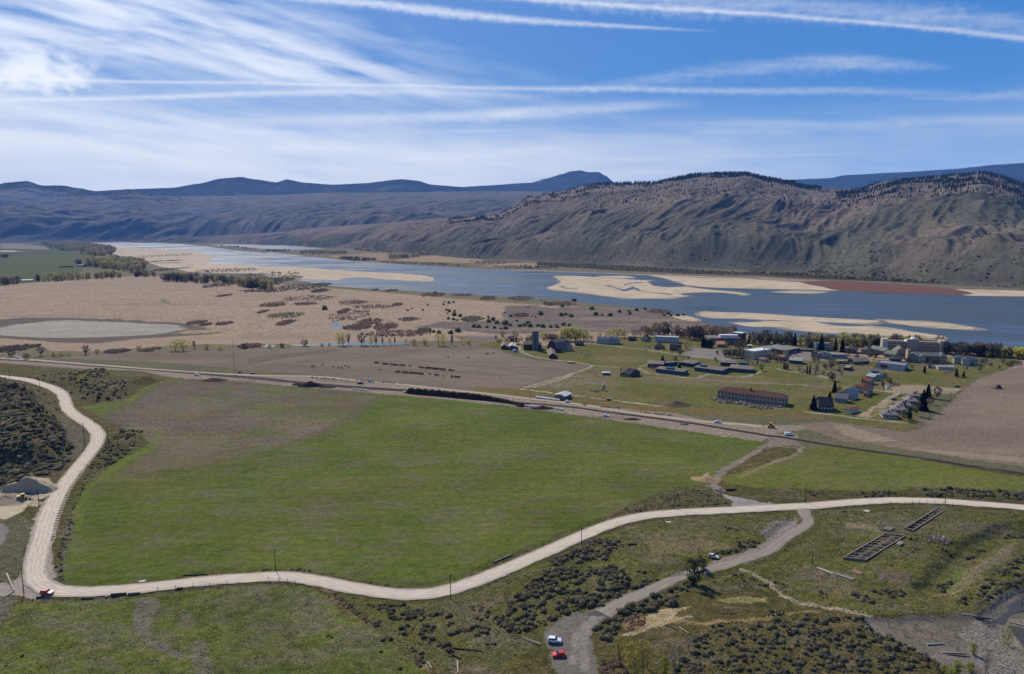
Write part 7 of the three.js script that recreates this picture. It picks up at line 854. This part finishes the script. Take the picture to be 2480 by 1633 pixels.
// ---------------------------------------------------------------- poles
const poleMat = matte({ color: lin('#4a3c31') });
for (const [f, x, y, top, label] of [['B', 222, 808, 585, 'tall wooden utility pole at the road junction'], ['C', 250, 568, 365, 'wooden utility pole on the field side of the straight road'], ['C', 1828, 820, 590, 'wooden utility pole inside the road bend'], ['D', 645, 342, 180, 'wooden utility pole in the scrub below the road'], ['G', 1508, 892, 712, 'wooden utility pole on the bank above the road'], ['H', 345, 836, 650, 'wooden utility pole opposite the lane mouth'], ['H', 1648, 850, 705, 'wooden utility pole beside the road fence'], ['A', 360, 1372, 1240, 'wooden utility pole beside the pit entrance'], ['A', 784, 830, 626, 'wooden utility pole on the inner side of the hill bend'], ['A', 1001, 802, 660, 'wooden utility pole on the outer side of the hill bend'], ['A', 554, 540, 410, 'wooden utility pole on the grassy bench'], ['A', 368, 312, 215, 'wooden utility pole where the road climbs the bench'], ['A', 88, 212, 120, 'wooden utility pole at the far end of the road'], ['L', 716, 1106, 1005, 'wooden utility pole beside the railway service road'], ['L', 1014, 1062, 966, 'wooden utility pole behind the open timber shed'], ['L', 1113, 1106, 956, 'wooden utility pole in front of the open timber shed'], ['I', 1888, 976, 915, 'wooden utility pole by the olive bushes of the cattle field'], ['b', 1605, 442, 285, 'wooden utility pole beside the brown bungalow'], ['a', 1630, 436, 242, 'wooden utility pole behind the milking wing'], ['f', 1465, 732, 480, 'wooden utility pole beside the long greenhouse'], ['A', 1848, 168, 115, 'railway signal post beside the track'], ['N', 1582, 925, 845, 'thin pole at the edge of the ploughed field'], ['E', 410, 520, 400, 'old fence pole above the foundations']]) {
  const [wx, wz, h] = tall(f, x, y, top), o = thing('utility_pole', label, 'pole', [wx, height(wx, wz), wz], 0.5 + (x % 7) * 0.2), g = new THREE.CylinderGeometry(0.11, 0.18, h, 7); g.translate(0, h / 2, 0); mesh('post', g, poleMat, o);
  if (h > 6) { mesh('crossarm', boxAt(2.2, 0.14, 0.14, 0, h - 0.7, 0.13), poleMat, o); for (const s of [-0.95, 0, 0.95]) mesh('insulator', boxAt(0.1, 0.2, 0.1, s, h - 0.53, 0.13), coat('#8f8f8f', 0.3), o); }
}
{ const [wx, wz] = at('A', 2172, 168), o = thing('radio_mast', 'tall thin lattice mast beside the railway', 'mast', [wx, 0, wz]); for (let k = 0; k < 3; k++) { const g = new THREE.CylinderGeometry(0.05, 0.06, 33, 5); g.translate(Math.cos(k * 2.094) * 0.35, 16.5, Math.sin(k * 2.094) * 0.35); mesh('leg', g, coat('#6c6c6c'), o); } for (let k = 0; k < 16; k++) mesh('brace', boxAt(0.7, 0.06, 0.06, 0, 1 + k * 2, 0), coat('#6c6c6c'), o); }
for (const [f, x, y, w, h, d, hex, n, l] of [['A', 2215, 168, 2.6, 2.4, 2, '#8c8f92', 'relay_hut', 'grey relay hut beside the lattice mast'], ['F', 1092, 280, 2.4, 2.6, 2.2, '#b8bcbf', 'water_tank', 'pale square tank beside the service road'], ['F', 1010, 300, 4.6, 1.6, 2.2, '#2c3430', 'steel_container', 'dark low container beside the track'], ['F', 40, 206, 4.4, 1.0, 2.2, '#3a3f3a', 'steel_container', 'dark green skip by the cattle field edge'], ['L', 1715, 1115, 3, 1.6, 2.4, '#54382f', 'feed_rack', 'rusty feed rack beside the white path'], ['h', 372, 268, 2.6, 3, 2.4, '#b9c2bd', 'water_tank', 'small pale tank beside the dirt drive']]) { const [wx, wz] = at(f, x, y), o = thing(n, l, 'container', [wx, 0, wz - d / 2], 0.1); mesh('body', boxAt(w, h, d, 0, h / 2, 0), coat(hex), o); mesh('lid', boxAt(w + 0.14, 0.12, d + 0.14, 0, h + 0.06, 0), coat('#7d7f80'), o); mesh('base', boxAt(w - 0.2, 0.1, d - 0.1, 0, 0.05, 0.1), coat('#3c3b39'), o); }
{ const [wx, wz, h] = tall('L', 1652, 984, 886), o = thing('feed_bin', 'blue-grey hopper feed bin with a red auger on the green', 'bin', [wx, 0, wz]); const cyl = (a, b, hh, y) => { const g = new THREE.CylinderGeometry(a, b, hh, 16); g.translate(0, y + hh / 2, 0); return g; }; const k = h / 8; mesh('tank', cyl(1.5 * k, 1.5 * k, 3 * k, 3.4 * k), coat('#8b96a3', 0.5), o); mesh('cone_roof', cyl(0.2, 1.6 * k, 1.4 * k, 6.4 * k), coat('#9aa5b1', 0.5), o); mesh('hopper', cyl(1.5 * k, 0.35, 2 * k, 1.4 * k), coat('#7b4338', 0.6), o); for (let q = 0; q < 4; q++) { const a = q * 1.571 + 0.78; mesh('leg', boxAt(0.14, 3.4 * k, 0.14, Math.cos(a) * 1.4 * k, 1.7 * k, Math.sin(a) * 1.4 * k), coat('#4a3a35'), o); } mesh('auger', boxAt(0.9, 1.8, 0.9, -2 * k, 0.9, 0.6), coat('#a3341f'), o); }
// ---------------------------------------------------------------- fences
const postGeo = (() => { const g = new THREE.CylinderGeometry(0.06, 0.08, 1.35, 5); g.translate(0, 0.65, 0); return g; })(), postMat = matte({ color: lin('#4f4338') });
function fence(s, gap, label, big = 1) { const l = world(s), c = new THREE.CatmullRomCurve3(l.map(([x, z]) => new THREE.Vector3(x, 0, z)), false, 'centripetal'), L = c.getLength(), n = Math.max(3, Math.round(L / gap)), o = thing('post_fence', label, 'fence', [0, 0, 0]), r = rng(Math.round(L * 10)), P = [];
  for (let i = 0; i <= n; i++) { const p = c.getPointAt(i / n), m = mesh('post', postGeo, postMat, o); m.position.set(p.x, height(p.x, p.z), p.z); m.scale.set(1.3 * big, (0.9 + 0.3 * r()) * big, 1.3 * big); m.rotation.z = (r() - 0.5) * 0.12; P.push(m.position); }
  for (const hh of [0.55, 1.05]) { const pos = [], idx = []; P.forEach((p, i) => { pos.push(p.x, p.y + hh * big, p.z, p.x, p.y + hh * big + 0.02, p.z); if (i) { const a = i * 2 - 2; idx.push(a, a + 2, a + 3, a, a + 3, a + 1); } }); const g = new THREE.BufferGeometry(); g.setAttribute('position', new THREE.Float32BufferAttribute(pos, 3)); g.setIndex(idx); g.computeVertexNormals(); mesh('wire', g, coat('#6a6a6a'), o); } }
fence('A 1900,247 F 0,293 700,363 1300,403 1900,453 2380,518 G 400,8 1000,83 1600,173 2280,266', 6, 'long post fence between the big green field and the railway'); fence('D 820,100 640,192 300,332 0,432 C 2200,492 1860,662', 4.5, 'post fence on the field side of the curving road'); fence('C 190,655 320,662 430,682', 3.5, 'short fence with a gate on the verge below the straight road'); fence('B 1465,768 1700,742 2110,705', 6, 'post fence along the lower verge of the straight road'); fence('D 1200,382 1290,405 1430,465 1610,535', 3.5, 'old post fence running down to the evergreen tree', 1.2); fence('B 130,905 70,1000 0,1125', 4, 'leaning post fence on the track side of the lower pasture'); fence('H 945,866 1130,850 1340,845 1545,838 1720,862', 4, 'post fence along the road above the foundations', 1.15); fence('C 780,795 970,945 1190,1112 1380,1205 1515,1330', 6, 'old post fence through the dead brush'); fence('C 1640,860 1760,935', 3.5, 'short post fence inside the road bend'); fence('E 590,175 420,260 300,340 160,385', 5, 'post fence above the lane by the foundations'); fence('E 990,640 1150,690 1290,742', 5, 'post fence below the reddish slab'); fence('L 620,950 900,868 1250,762 1470,685', 6, 'post fence beside the farm track'); fence('N 1740,815 1500,1010 1280,1215 1115,1288', 6, 'post fence on the edge of the ploughed field'); fence('N 1115,1288 900,1260 600,1205 300,1165', 6, 'post fence below the bungalow lawn'); fence('H 100,215 500,235 800,270 1200,330', 7, 'post fence between the railway and the ploughed field'); fence('L 1230,1040 1550,1080 1700,1095', 5, 'post fence behind the open timber shed'); fence('B 700,850 450,850 300,870', 6, 'post fence below the road junction'); fence('A 980,1095 780,1250 705,1400', 5, 'post fence along the edge of the big green field');
{ const [x, z] = gp('D', 1530, 625), o = thing('pipe_gate', 'open metal pipe gate beside the lane', 'gate', [x, height(x, z), z], 0.35); for (const y of [0.35, 0.75, 1.15]) mesh('rail', boxAt(7, 0.08, 0.08, 0, y, 0), coat('#5d5f5c'), o); for (const k of [-3.5, -1.2, 1.2, 3.5]) mesh('upright', boxAt(0.1, 1.3, 0.12, k, 0.65, 0), coat('#4a453d'), o); }
// ---------------------------------------------------------------- bales, cattle
const baleGeo = (() => { const g = new THREE.CylinderGeometry(0.72, 0.72, 1.25, 14); g.rotateZ(Math.PI / 2); g.translate(0, 0.72, 0); return g; })(), baleMat = new THREE.MeshPhysicalMaterial({ color: lin('#c9c9c4'), roughness: 0.5 });
const bale = (f, x, y, label, group, turn) => { const [wx, wz] = at(f, x, y), m = mesh('wrapped_bale', baleGeo, baleMat, scene); m.position.set(wx, 0.06, wz); m.rotation.y = turn; tag(m, label, 'bale', group); };
for (let i = 0; i < 6; i++) bale('F', 945 + i * 24, 350 + i * 2.2, 'white wrapped bale in the row of six beside the track', 'row of six bales', 0.1); for (let i = 0; i < 5; i++) bale('L', 645 + i * 25, 1190 + i * 3, 'white wrapped bale in the row by the dark bank end', 'row of five bales', 0.1); for (let i = 0; i < 4; i++) bale('L', 1035 + i * 29, 1228 + i * 4, 'white wrapped bale in the short row below the track', 'row of four bales', 0.1); for (let i = 0; i < 22; i++) bale('L', 785 + i * 14, 1074 + i * 1.9 + (i % 2) * 6, 'white wrapped bale in the long heap beside the open timber shed', 'long heap of bales', 0.6 + i);
// a beef cow as one skin
const cowGeo = await (async () => { const { MarchingCubes } = await import('three/addons/objects/MarchingCubes.js'); const N = 40, mc = new MarchingCubes(N, std([0, 0, 0]), false, false, 40000), S = 1.5;
  const bones = [[-0.7, 1.05, 0, 0.36, 0.45, 1.08, 0, 0.38], [0.4, 1.1, 0, 0.36, 0.62, 1.15, 0, 0.3], [0.62, 1.15, 0, 0.24, 1.0, 0.95, 0, 0.17], [1.0, 0.95, 0, 0.16, 1.28, 0.72, 0, 0.1], ...[-0.2, 0.2].flatMap((z) => [[0.45, 0.95, z, 0.15, 0.48, 0.45, z, 0.09], [0.48, 0.45, z, 0.09, 0.48, 0.02, z, 0.08], [-0.8, 1.0, z, 0.2, -0.72, 0.62, z, 0.11], [-0.72, 0.62, z, 0.1, -0.86, 0.42, z, 0.085], [-0.86, 0.42, z, 0.085, -0.82, 0.02, z, 0.075]]), [-1.02, 1.2, 0, 0.06, -1.08, 0.6, 0, 0.045], [1.0, 1.08, -0.12, 0.06, 1.0, 1.08, -0.26, 0.05], [1.0, 1.08, 0.12, 0.06, 1.0, 1.08, 0.26, 0.05]];
  for (let k = 0; k < N; k++) for (let j = 0; j < N; j++) for (let i = 0; i < N; i++) { const x = ((i - N / 2) / (N / 2)) * S, y = ((j - N / 2) / (N / 2)) * S + 0.75, z = ((k - N / 2) / (N / 2)) * S; let d = 0; let s = 0; for (const [ax, ay, az, ra, bx, by, bz, rb] of bones) { const dx = bx - ax, dy = by - ay, dz = bz - az, t = clamp(((x - ax) * dx + (y - ay) * dy + (z - az) * dz) / (dx * dx + dy * dy + dz * dz), 0, 1), q = Math.hypot(x - ax - dx * t, y - ay - dy * t, z - az - dz * t) - lerp(ra, rb, t); s += Math.exp(-q * 26); } d = -Math.log(s + 1e-9) / 26; mc.field[k * N * N + j * N + i] = -d; }
  mc.isolation = 0; mc.update(); const n = mc.count, g = new THREE.BufferGeometry(); g.setAttribute('position', new THREE.BufferAttribute(mc.positionArray.slice(0, n * 3), 3)); g.setAttribute('normal', new THREE.BufferAttribute(mc.normalArray.slice(0, n * 3), 3)); g.scale(S, S, S); g.translate(0, 0.75, 0); g.computeBoundingBox(); g.translate(0, -g.boundingBox.min.y, 0); return g; })();
{ const r = rng(31), hides = ['#1d1613', '#251a15', '#2e1d15', '#17120f'].map((c) => matte({ color: lin(c) })); const rows = [[1140, 108, 1188, 110, 5], [1212, 116, 1262, 121, 6], [1283, 122, 1298, 124, 2], [1308, 126, 1350, 130, 6], [1362, 131, 1418, 136, 6], [1452, 137, 1468, 139, 2], [1538, 150, 1588, 155, 5], [1598, 156, 1722, 165, 17], [1726, 167, 1782, 172, 7], [1806, 174, 1862, 179, 5], [1332, 189, 1372, 193, 4], [1392, 194, 1444, 199, 6], [1454, 200, 1584, 212, 13], [1636, 215, 1644, 216, 1], [1680, 219, 1722, 223, 4], [1752, 228, 1768, 229, 1], [1826, 234, 1846, 236, 3], [1860, 236, 1914, 241, 5], [910, 154, 911, 154, 1], [772, 148, 773, 148, 1], [672, 131, 673, 131, 1], [1187, 176, 1188, 176, 1], [1804, 58, 1805, 58, 1], [1988, 61, 1989, 61, 1], [2140, 30, 2175, 26, 3], [2208, 21, 2212, 21, 1], [880, 140, 881, 140, 1], [800, 155, 860, 158, 2], [570, 146, 600, 142, 2]];
  for (const [x0, y0, x1, y1, n] of rows) for (let i = 0; i < n; i++) { const t = (i + 0.5) / n, [wx, wz] = at('F', lerp(x0, x1, t), lerp(y0, y1, t) + 3 + (r() - 0.5) * 5); const m = mesh('beef_cow', cowGeo, hides[Math.floor(r() * 4)], scene); m.position.set(wx, 0, wz); m.rotation.y = n > 2 ? (r() < 0.5 ? 1.2 : -1.7) + (r() - 0.5) * 1.2 : r() * 6.28; m.scale.setScalar(1 + 0.15 * r()); tag(m, n > 3 ? (y0 > 180 ? 'dark cow feeding in the shorter line of cattle' : 'dark cow feeding in the longer line of cattle') : 'dark cow standing apart in the bare field', 'cow', n > 3 ? (y0 > 180 ? 'shorter line of cattle' : 'longer line of cattle') : 'scattered cattle'); } }
// ---------------------------------------------------------------- earthworks
function mound(name, label, category, [x, z], rx, rz, h, hex, o = {}) { const n = 26, pos = [], idx = [], ph = x * 0.1; for (let j = 0; j <= n; j++) for (let i = 0; i <= n; i++) { const u = i / n * 2 - 1, v = j / n * 2 - 1, d = Math.hypot(u, v); let y = h * Math.max(0, 1 - d) ** (o.pow ?? 0.9) * (1 + 0.35 * fbm(u * 2 + ph, v * 2, 3)) * 1.1; if (o.cut && v > o.cut) y *= sstep(o.cut + 0.16, o.cut, v); y += (noise(u * 9, v * 9 + ph) * 0.12 - 0.02) * h * (d < 0.95 ? 1 : 0); pos.push(u * rx, Math.max(-0.1, y - 0.05), v * rz); } for (let j = 0; j < n; j++) for (let i = 0; i < n; i++) { const a = j * (n + 1) + i, b = a + 1, c = a + n + 1, d = c + 1; idx.push(a, d, b, a, c, d); } const g = new THREE.BufferGeometry(); g.setAttribute('position', new THREE.Float32BufferAttribute(pos, 3)); g.setIndex(idx); g.computeVertexNormals(); const m = mesh(name, g, matte({ color: lin(hex) }), scene); m.position.set(x, height(x, z), z); tag(m, label, category); return m; }
mound('gravel_pile', 'big cut gravel heap behind the wheel loader', 'heap', gp('A', 255, 1262), 15, 11, 7, '#9c8d74', { cut: 0.05, pow: 0.7 }); mound('gravel_pile', 'small pale spoil heap at the edge of the gravel pit', 'heap', gp('A', 60, 1340), 12, 8, 3, '#8f8067'); mound('earth_mound', 'brown earth mound beside the white path', 'heap', at('M', 470, 1172), 13, 8, 4, '#5f553f'); mound('soil_heap', 'black soil heap beside the railway track', 'heap', at('F', 568, 318), 12, 6, 4.2, '#2a2320'); mound('soil_heap', 'small black heap next to the black soil heap', 'heap', at('F', 445, 306), 5, 4, 1.8, '#332c28'); mound('soil_heap', 'low dark heap before the row of bales', 'heap', at('F', 715, 330), 8, 4, 1.4, '#3a312b'); mound('soil_heap', 'flat dark mound in the field corner by the railway', 'heap', at('A', 1985, 236), 13, 7, 2.4, '#42362f'); mound('dark_spoil_heap', 'dark low spoil on the verge below the railway', 'heap', at('G', 1115, 62), 7, 3, 1.4, '#4a392d'); mound('soil_heap', 'dark clump at the end of the long bank', 'heap', at('L', 600, 1185), 5, 3.5, 2.6, '#2e2723'); mound('soil_heap', 'dark brush heap below the track', 'heap', at('L', 870, 1215), 10, 4, 2, '#332c27'); mound('brush_pile', 'tan brush pile by the field track', 'heap', gp('G', 1810, 625), 8, 5, 1.6, '#8d7558');
{ // long dark bank of earth along the track
  const l = world('F 1395,380 1480,392 1600,402 1750,415 1900,430 2100,448 2380,484 L 560,1184 640,1194'), c = new THREE.CatmullRomCurve3(l.map(([x, z]) => new THREE.Vector3(x, 0, z)), false, 'centripetal'), L = c.getLength(), n = 160, pos = [], idx = [], prof = [[0, 0], [0.8, 1.6], [1.3, 3.3], [2.0, 4.3], [3.2, 4.5], [6.5, 2.2], [9, 0]];
  for (let i = 0; i <= n; i++) { const t = i / n, p = c.getPointAt(t), q = c.getTangentAt(t), e = sstep(0, 0.05, t) * (1 - 0.65 * sstep(0.55, 1, t)) * sstep(1, 0.95, t); prof.forEach(([s, y], k) => { const j = noise(i * 0.35, k * 3.1) * 0.7, yy = y * e * (1 + 0.25 * noise(i * 0.22, k)), ss = s + j; pos.push(p.x + q.z * ss, Math.max(-0.1, yy), p.z - q.x * ss); }); if (i) for (let k = 0; k < 6; k++) { const a = (i - 1) * 7 + k, b = a + 1, d = a + 7, f = d + 1; idx.push(a, f, b, a, d, f); } }
  const g = new THREE.BufferGeometry(); g.setAttribute('position', new THREE.Float32BufferAttribute(pos, 3)); g.setIndex(idx); const gg = g.toNonIndexed(); gg.computeVertexNormals(); const m = mesh('earth_bank', gg, new THREE.MeshPhysicalMaterial({ color: lin('#33291f'), roughness: 1, specularIntensity: 0.1, side: THREE.DoubleSide }), scene); tag(m, 'long steep bank of dark earth along the railway', 'bank'); }
// ---------------------------------------------------------------- foundations, slabs, logs, rubble
const concrete = matte({ color: lin('#786e60') }), oldConcrete = matte({ color: lin('#575046') });
function foundation(label, f, P0, P1, P3, bays, corridor, h) {
  const a = gp(f, ...P0), b = gp(f, ...P1), d = gp(f, ...P3), W = Math.hypot(b[0] - a[0], b[1] - a[1]), turn = Math.atan2(-(b[1] - a[1]), b[0] - a[0]), nx = -Math.sin(turn), nz = -Math.cos(turn), D = Math.abs((d[0] - a[0]) * nx + (d[1] - a[1]) * nz) || 10, skew = ((d[0] - a[0]) * Math.cos(turn) + (d[1] - a[1]) * -Math.sin(turn)) / D, o = thing('foundation_ruin', label, 'ruin', [a[0], height(...a) - 0.1, a[1]], turn), r = rng(Math.round(W * 100));
  const bar = (x0, z0, x1, z1, hh, w = 0.45, mat = concrete) => { const X0 = x0 + skew * z0, X1 = x1 + skew * z1, L = Math.hypot(X1 - X0, z1 - z0), g = new THREE.BoxGeometry(L, hh, w); g.translate(0, hh / 2, 0); const m = mesh('wall', g, mat, o); m.position.set((X0 + X1) / 2, 0, -(z0 + z1) / 2); m.rotation.y = Math.atan2(z1 - z0, X1 - X0); };
  bar(0.25, 0, 0.25, D, h); bar(W - 0.25, 0, W - 0.25, D, h * 0.8); bar(0.5, 0.22, W - 0.5, 0.22, h * 1.1); bar(0.5, D - 0.22, W - 0.5, D - 0.22, h);
  if (corridor) { bar(W * 0.44, 0.5, W * 0.44, D - 0.5, h * 0.5, 0.35); bar(W * 0.56, 0.5, W * 0.56, D - 0.5, h * 0.5, 0.35); const slab = new THREE.BoxGeometry(0.1, 0.1, 0.1); bar(W * 0.5, 0.6, W * 0.5, D - 0.6, 0.25, W * 0.1, matte({ color: lin('#8f7a66') })); }
  for (let i = 1; i < bays; i++) { const z = D * i / bays, k = h * (0.6 + 0.5 * r()); if (corridor) { bar(0.5, z, W * 0.4, z, k, 0.4, i % 3 ? concrete : oldConcrete); bar(W * 0.6, z, W - 0.5, z, k * 0.9, 0.4, i % 2 ? concrete : oldConcrete); if (i % 2) { bar(W * 0.22, z, W * 0.22, z + D / bays * 0.8, k * 0.8, 0.35, oldConcrete); bar(W * 0.8, z, W * 0.8, z + D / bays * 0.8, k * 0.8, 0.35, oldConcrete); } } else bar(0.5, z, W - 0.5, z, k, 0.4, i % 2 ? oldConcrete : concrete); }
}
foundation('grid of low concrete foundation walls with a central corridor in the pasture', 'E', [695, 478], [905, 502], [1085, 246], 10, true, 1.0); foundation('narrow row of roofless foundation bays near the road', 'E', [1268, 200], [1348, 224], [1572, 6], 9, false, 1.0);
const slabAt = (s, y, label, hex, name = 'concrete_slab') => { const p = world(s), g = new THREE.ExtrudeGeometry(new THREE.Shape(p.map(([x, z]) => new THREE.Vector2(x - p[0][0], -(z - p[0][1])))), { depth: y + 0.3, bevelEnabled: false }); g.rotateX(-Math.PI / 2); const m = mesh(name, g, matte({ color: lin(hex) }), scene); m.position.set(p[0][0], height(...p[0]) - 0.3, p[0][1]); tag(m, label, 'slab'); };
slabAt('E 880,30 910,22 955,32 925,48', 0.3, 'square pale concrete slab below the road', '#a39c8c'); slabAt('E 1065,205 1100,178 1175,196 1140,222', 0.6, 'weathered concrete platform at the end of the foundations', '#6b6256'); slabAt('E 445,562 470,556 620,612 600,618', 0.2, 'pale concrete strip beside the footpath fence', '#98917f'); slabAt('E 610,616 640,608 810,662 780,676', 0.2, 'grey concrete strip continuing the pale one', '#7a736b'); slabAt('E 770,592 810,570 885,606 860,624', 0.2, 'reddish brick slab below the foundations', '#7d6355'); slabAt('E 1190,345 1225,320 1260,342 1225,362', 0.7, 'square concrete pit rim beside the foundations', '#7f766a'); slabAt('D 1430,132 1478,130 1475,142 1435,140', 0.2, 'pale slab lying in the pasture below the road', '#b5ad9c'); slabAt('B 1280,676 1350,662 1352,680 1300,690', 0.3, 'pale concrete slab on the field edge', '#aaa497'); slabAt('D 95,1208 270,1265 262,1285 90,1220', 0.25, 'narrow wooden ramp by the parking place', '#6d6459', 'wooden_ramp');
const logMats = ['#8d8273', '#6b5d4e', '#a59a88', '#54483c'].map((c) => matte({ color: lin(c) }));
function log(f, x0, y0, x1, y1, rad, m, label, group) { const a = gp(f, x0, y0), b = gp(f, x1, y1), L = Math.hypot(b[0] - a[0], b[1] - a[1]), g = new THREE.CylinderGeometry(rad * 0.6, rad, L, 7); g.rotateZ(-Math.PI / 2); const o = mesh('fallen_log', g, logMats[m], scene); const mx = (a[0] + b[0]) / 2, mz = (a[1] + b[1]) / 2; o.position.set(mx, height(mx, mz) + rad * 0.8, mz); o.rotation.y = Math.atan2(-(b[1] - a[1]), b[0] - a[0]); tag(o, label, 'log', group); }
for (const [f, a, b, c, d, r, m, l] of [['E', 1620, 1352, 1840, 1362, 0.3, 2, 'long pale grey log in the middle of the gravel bar path'], ['E', 1660, 1368, 1875, 1390, 0.28, 1, 'darker log lying below the long grey log on the gravel bar'], ['E', 1480, 1280, 1640, 1272, 0.35, 2, 'pale root log in the middle of the gravel bar'], ['E', 1810, 985, 2080, 1055, 0.45, 0, 'big driftwood trunk jammed at the creek bend'], ['E', 1900, 1020, 2060, 1035, 0.35, 1, 'second driftwood trunk at the creek bend'], ['E', 905, 1105, 945, 1150, 0.25, 2, 'short pale log at the edge of the gravel bar'], ['E', 2150, 1465, 2230, 1500, 0.25, 2, 'pale log on the creek stones'], ['E', 2260, 1070, 2380, 1100, 0.25, 2, 'pale log across the creek stones'], ['D', 1555, 1120, 1640, 1175, 0.3, 2, 'pale trunk leaning in the scrub below the reeds'], ['D', 1430, 1095, 1540, 1140, 0.25, 1, 'dark trunk in the grass below the reeds'], ['C', 1820, 1270, 2115, 1295, 0.3, 3, 'long dark log in the pasture'], ['C', 1890, 1390, 1895, 1490, 0.3, 2, 'white dead branch in the pasture'], ['C', 1830, 1325, 1920, 1365, 0.35, 3, 'dark stump log in the pasture'], ['C', 1620, 1400, 1660, 1450, 0.25, 2, 'pale short branch by the brown brush'], ['B', 60, 620, 130, 780, 0.45, 2, 'bleached fallen tree beside the track junction'], ['B', 40, 835, 130, 780, 0.3, 2, 'bleached branch beside the track junction'], ['B', 975, 840, 1020, 822, 0.3, 0, 'pale log end on the lower road verge'], ['B', 1030, 820, 1175, 803, 0.5, 3, 'dark log on the lower road verge'], ['B', 1190, 808, 1300, 796, 0.4, 0, 'grey log on the lower road verge'], ['B', 755, 848, 870, 848, 0.35, 1, 'brown log below the road'], ['B', 340, 846, 405, 838, 0.5, 3, 'thick dark log behind the red car'], ['B', 1640, 758, 1700, 750, 0.35, 3, 'dark log beside the lower fence'], ['B', 1700, 632, 1930, 622, 0.3, 3, 'long dark timber on the field edge'], ['C', 2215, 495, 2380, 425, 0.3, 2, 'long pale pole on the field edge above the road'], ['G', 1990, 725, 2085, 720, 0.7, 3, 'dark culvert pipe by the field track'], ['D', 1080, 348, 1160, 342, 0.5, 3, 'dark log in the pasture above the scrub']]) log(f, a, b, c, d, r, m, l);
{ const r = rng(99), stoneG = new THREE.DodecahedronGeometry(1, 0), cols = ['#8d8378', '#6d6056', '#a59a8e', '#7d5f52']; const rubble = (name, s, n, a, b) => { const list = []; scatter(world(s), n, r, (x, z) => { list.push([x, z]); }); const im = new THREE.InstancedMesh(stoneG, matte({}), list.length), m = new THREE.Matrix4(), q = new THREE.Quaternion(); im.name = numbered(name); list.forEach(([x, z], i) => { const k = lerp(a, b, r() ** 2); q.setFromEuler(new THREE.Euler(r() * 3, r() * 3, r() * 3)); m.compose(new THREE.Vector3(x, height(x, z) + k * 0.4 + r() * 0.5, z), q, new THREE.Vector3(k * (0.6 + r()), k * 0.6, k)); im.setMatrixAt(i, m); im.setColorAt(i, lin(cols[Math.floor(r() * 4)]).multiplyScalar(0.7 + 0.5 * r())); }); im.userData.kind = 'stuff'; im.castShadow = true; scene.add(im); };
  rubble('brick_rubble', 'M 890,1085 1060,1100 1300,1130 1500,1180 1800,1180 1820,1212 1560,1228 1250,1165 1060,1155 930,1120', 620, 0.2, 0.9); rubble('brick_rubble', 'E 1450,300 1480,252 1600,262 1740,318 1660,345 1520,330', 260, 0.15, 0.5); rubble('trackside_rubble', 'M 0,1255 200,1275 420,1300 420,1312 200,1292 0,1270', 90, 0.2, 0.6); rubble('trackside_rubble', 'L 1370,1160 1440,1155 1450,1175 1380,1180', 26, 0.3, 0.8); rubble('trackside_rubble', 'L 1600,1190 1860,1205 1860,1222 1600,1205', 60, 0.2, 0.6); rubble('brick_rubble', 'E 1120,540 1200,490 1260,455 1310,420 1420,365 1420,375 1300,435 1200,500 1140,545', 50, 0.2, 0.5); rubble('trackside_rubble', 'L 1440,980 1620,985 1600,1010 1450,1000', 50, 0.2, 0.6); rubble('trackside_rubble', 'G 1560,100 1640,105 1620,118 1560,112', 30, 0.2, 0.7); rubble('lawn_debris', 'N 920,770 1020,755 1020,785 930,795', 40, 0.3, 0.9); rubble('lawn_debris', 'N 1500,620 1600,625 1590,660 1510,655', 40, 0.3, 0.7); rubble('lawn_debris', 'L 1350,500 1490,500 1500,540 1420,540', 40, 0.2, 0.6); rubble('trackside_rubble', 'F 550,238 1400,296 1400,304 1000,280 550,246', 140, 0.2, 0.7); rubble('crossing_stones', 'G 1870,725 1930,715 1990,745 1960,752', 24, 0.3, 0.7);
}
// ---------------------------------------------------------------- smoke drifting off the far hillside
{ const r = rng(8), list = []; const puff = (x, y, rad, R) => { const d = ray(x, y), t = R / Math.hypot(d[0], d[2]); list.push([d[0] * t, EYE + d[1] * t, d[2] * t, rad]); };
  for (const [x, y, q] of [[-10, 488, 100], [12, 482, 90], [34, 478, 100], [66, 474, 120], [98, 472, 110], [124, 482, 120], [70, 494, 120], [235, 490, 110], [265, 500, 100], [410, 524, 130], [470, 520, 140], [520, 514, 110], [150, 478, 90]]) puff(x, y, q, 9300);
  const gs = list.map(([x, y, z, s]) => { const g = new THREE.IcosahedronGeometry(s, 2); g.scale(1.5, 0.7, 1); g.translate(x, y, z); return g; }); const m = mesh('smoke_cloud', mergeGeometries(gs), new THREE.MeshPhysicalMaterial({ color: new THREE.Color(0.75, 0.78, 0.82), roughness: 1, specularIntensity: 0, transparent: true, opacity: 0.045, side: THREE.DoubleSide, depthWrite: false }), scene); m.castShadow = false; m.userData.kind = 'stuff'; }
renderer.render(scene, camera);
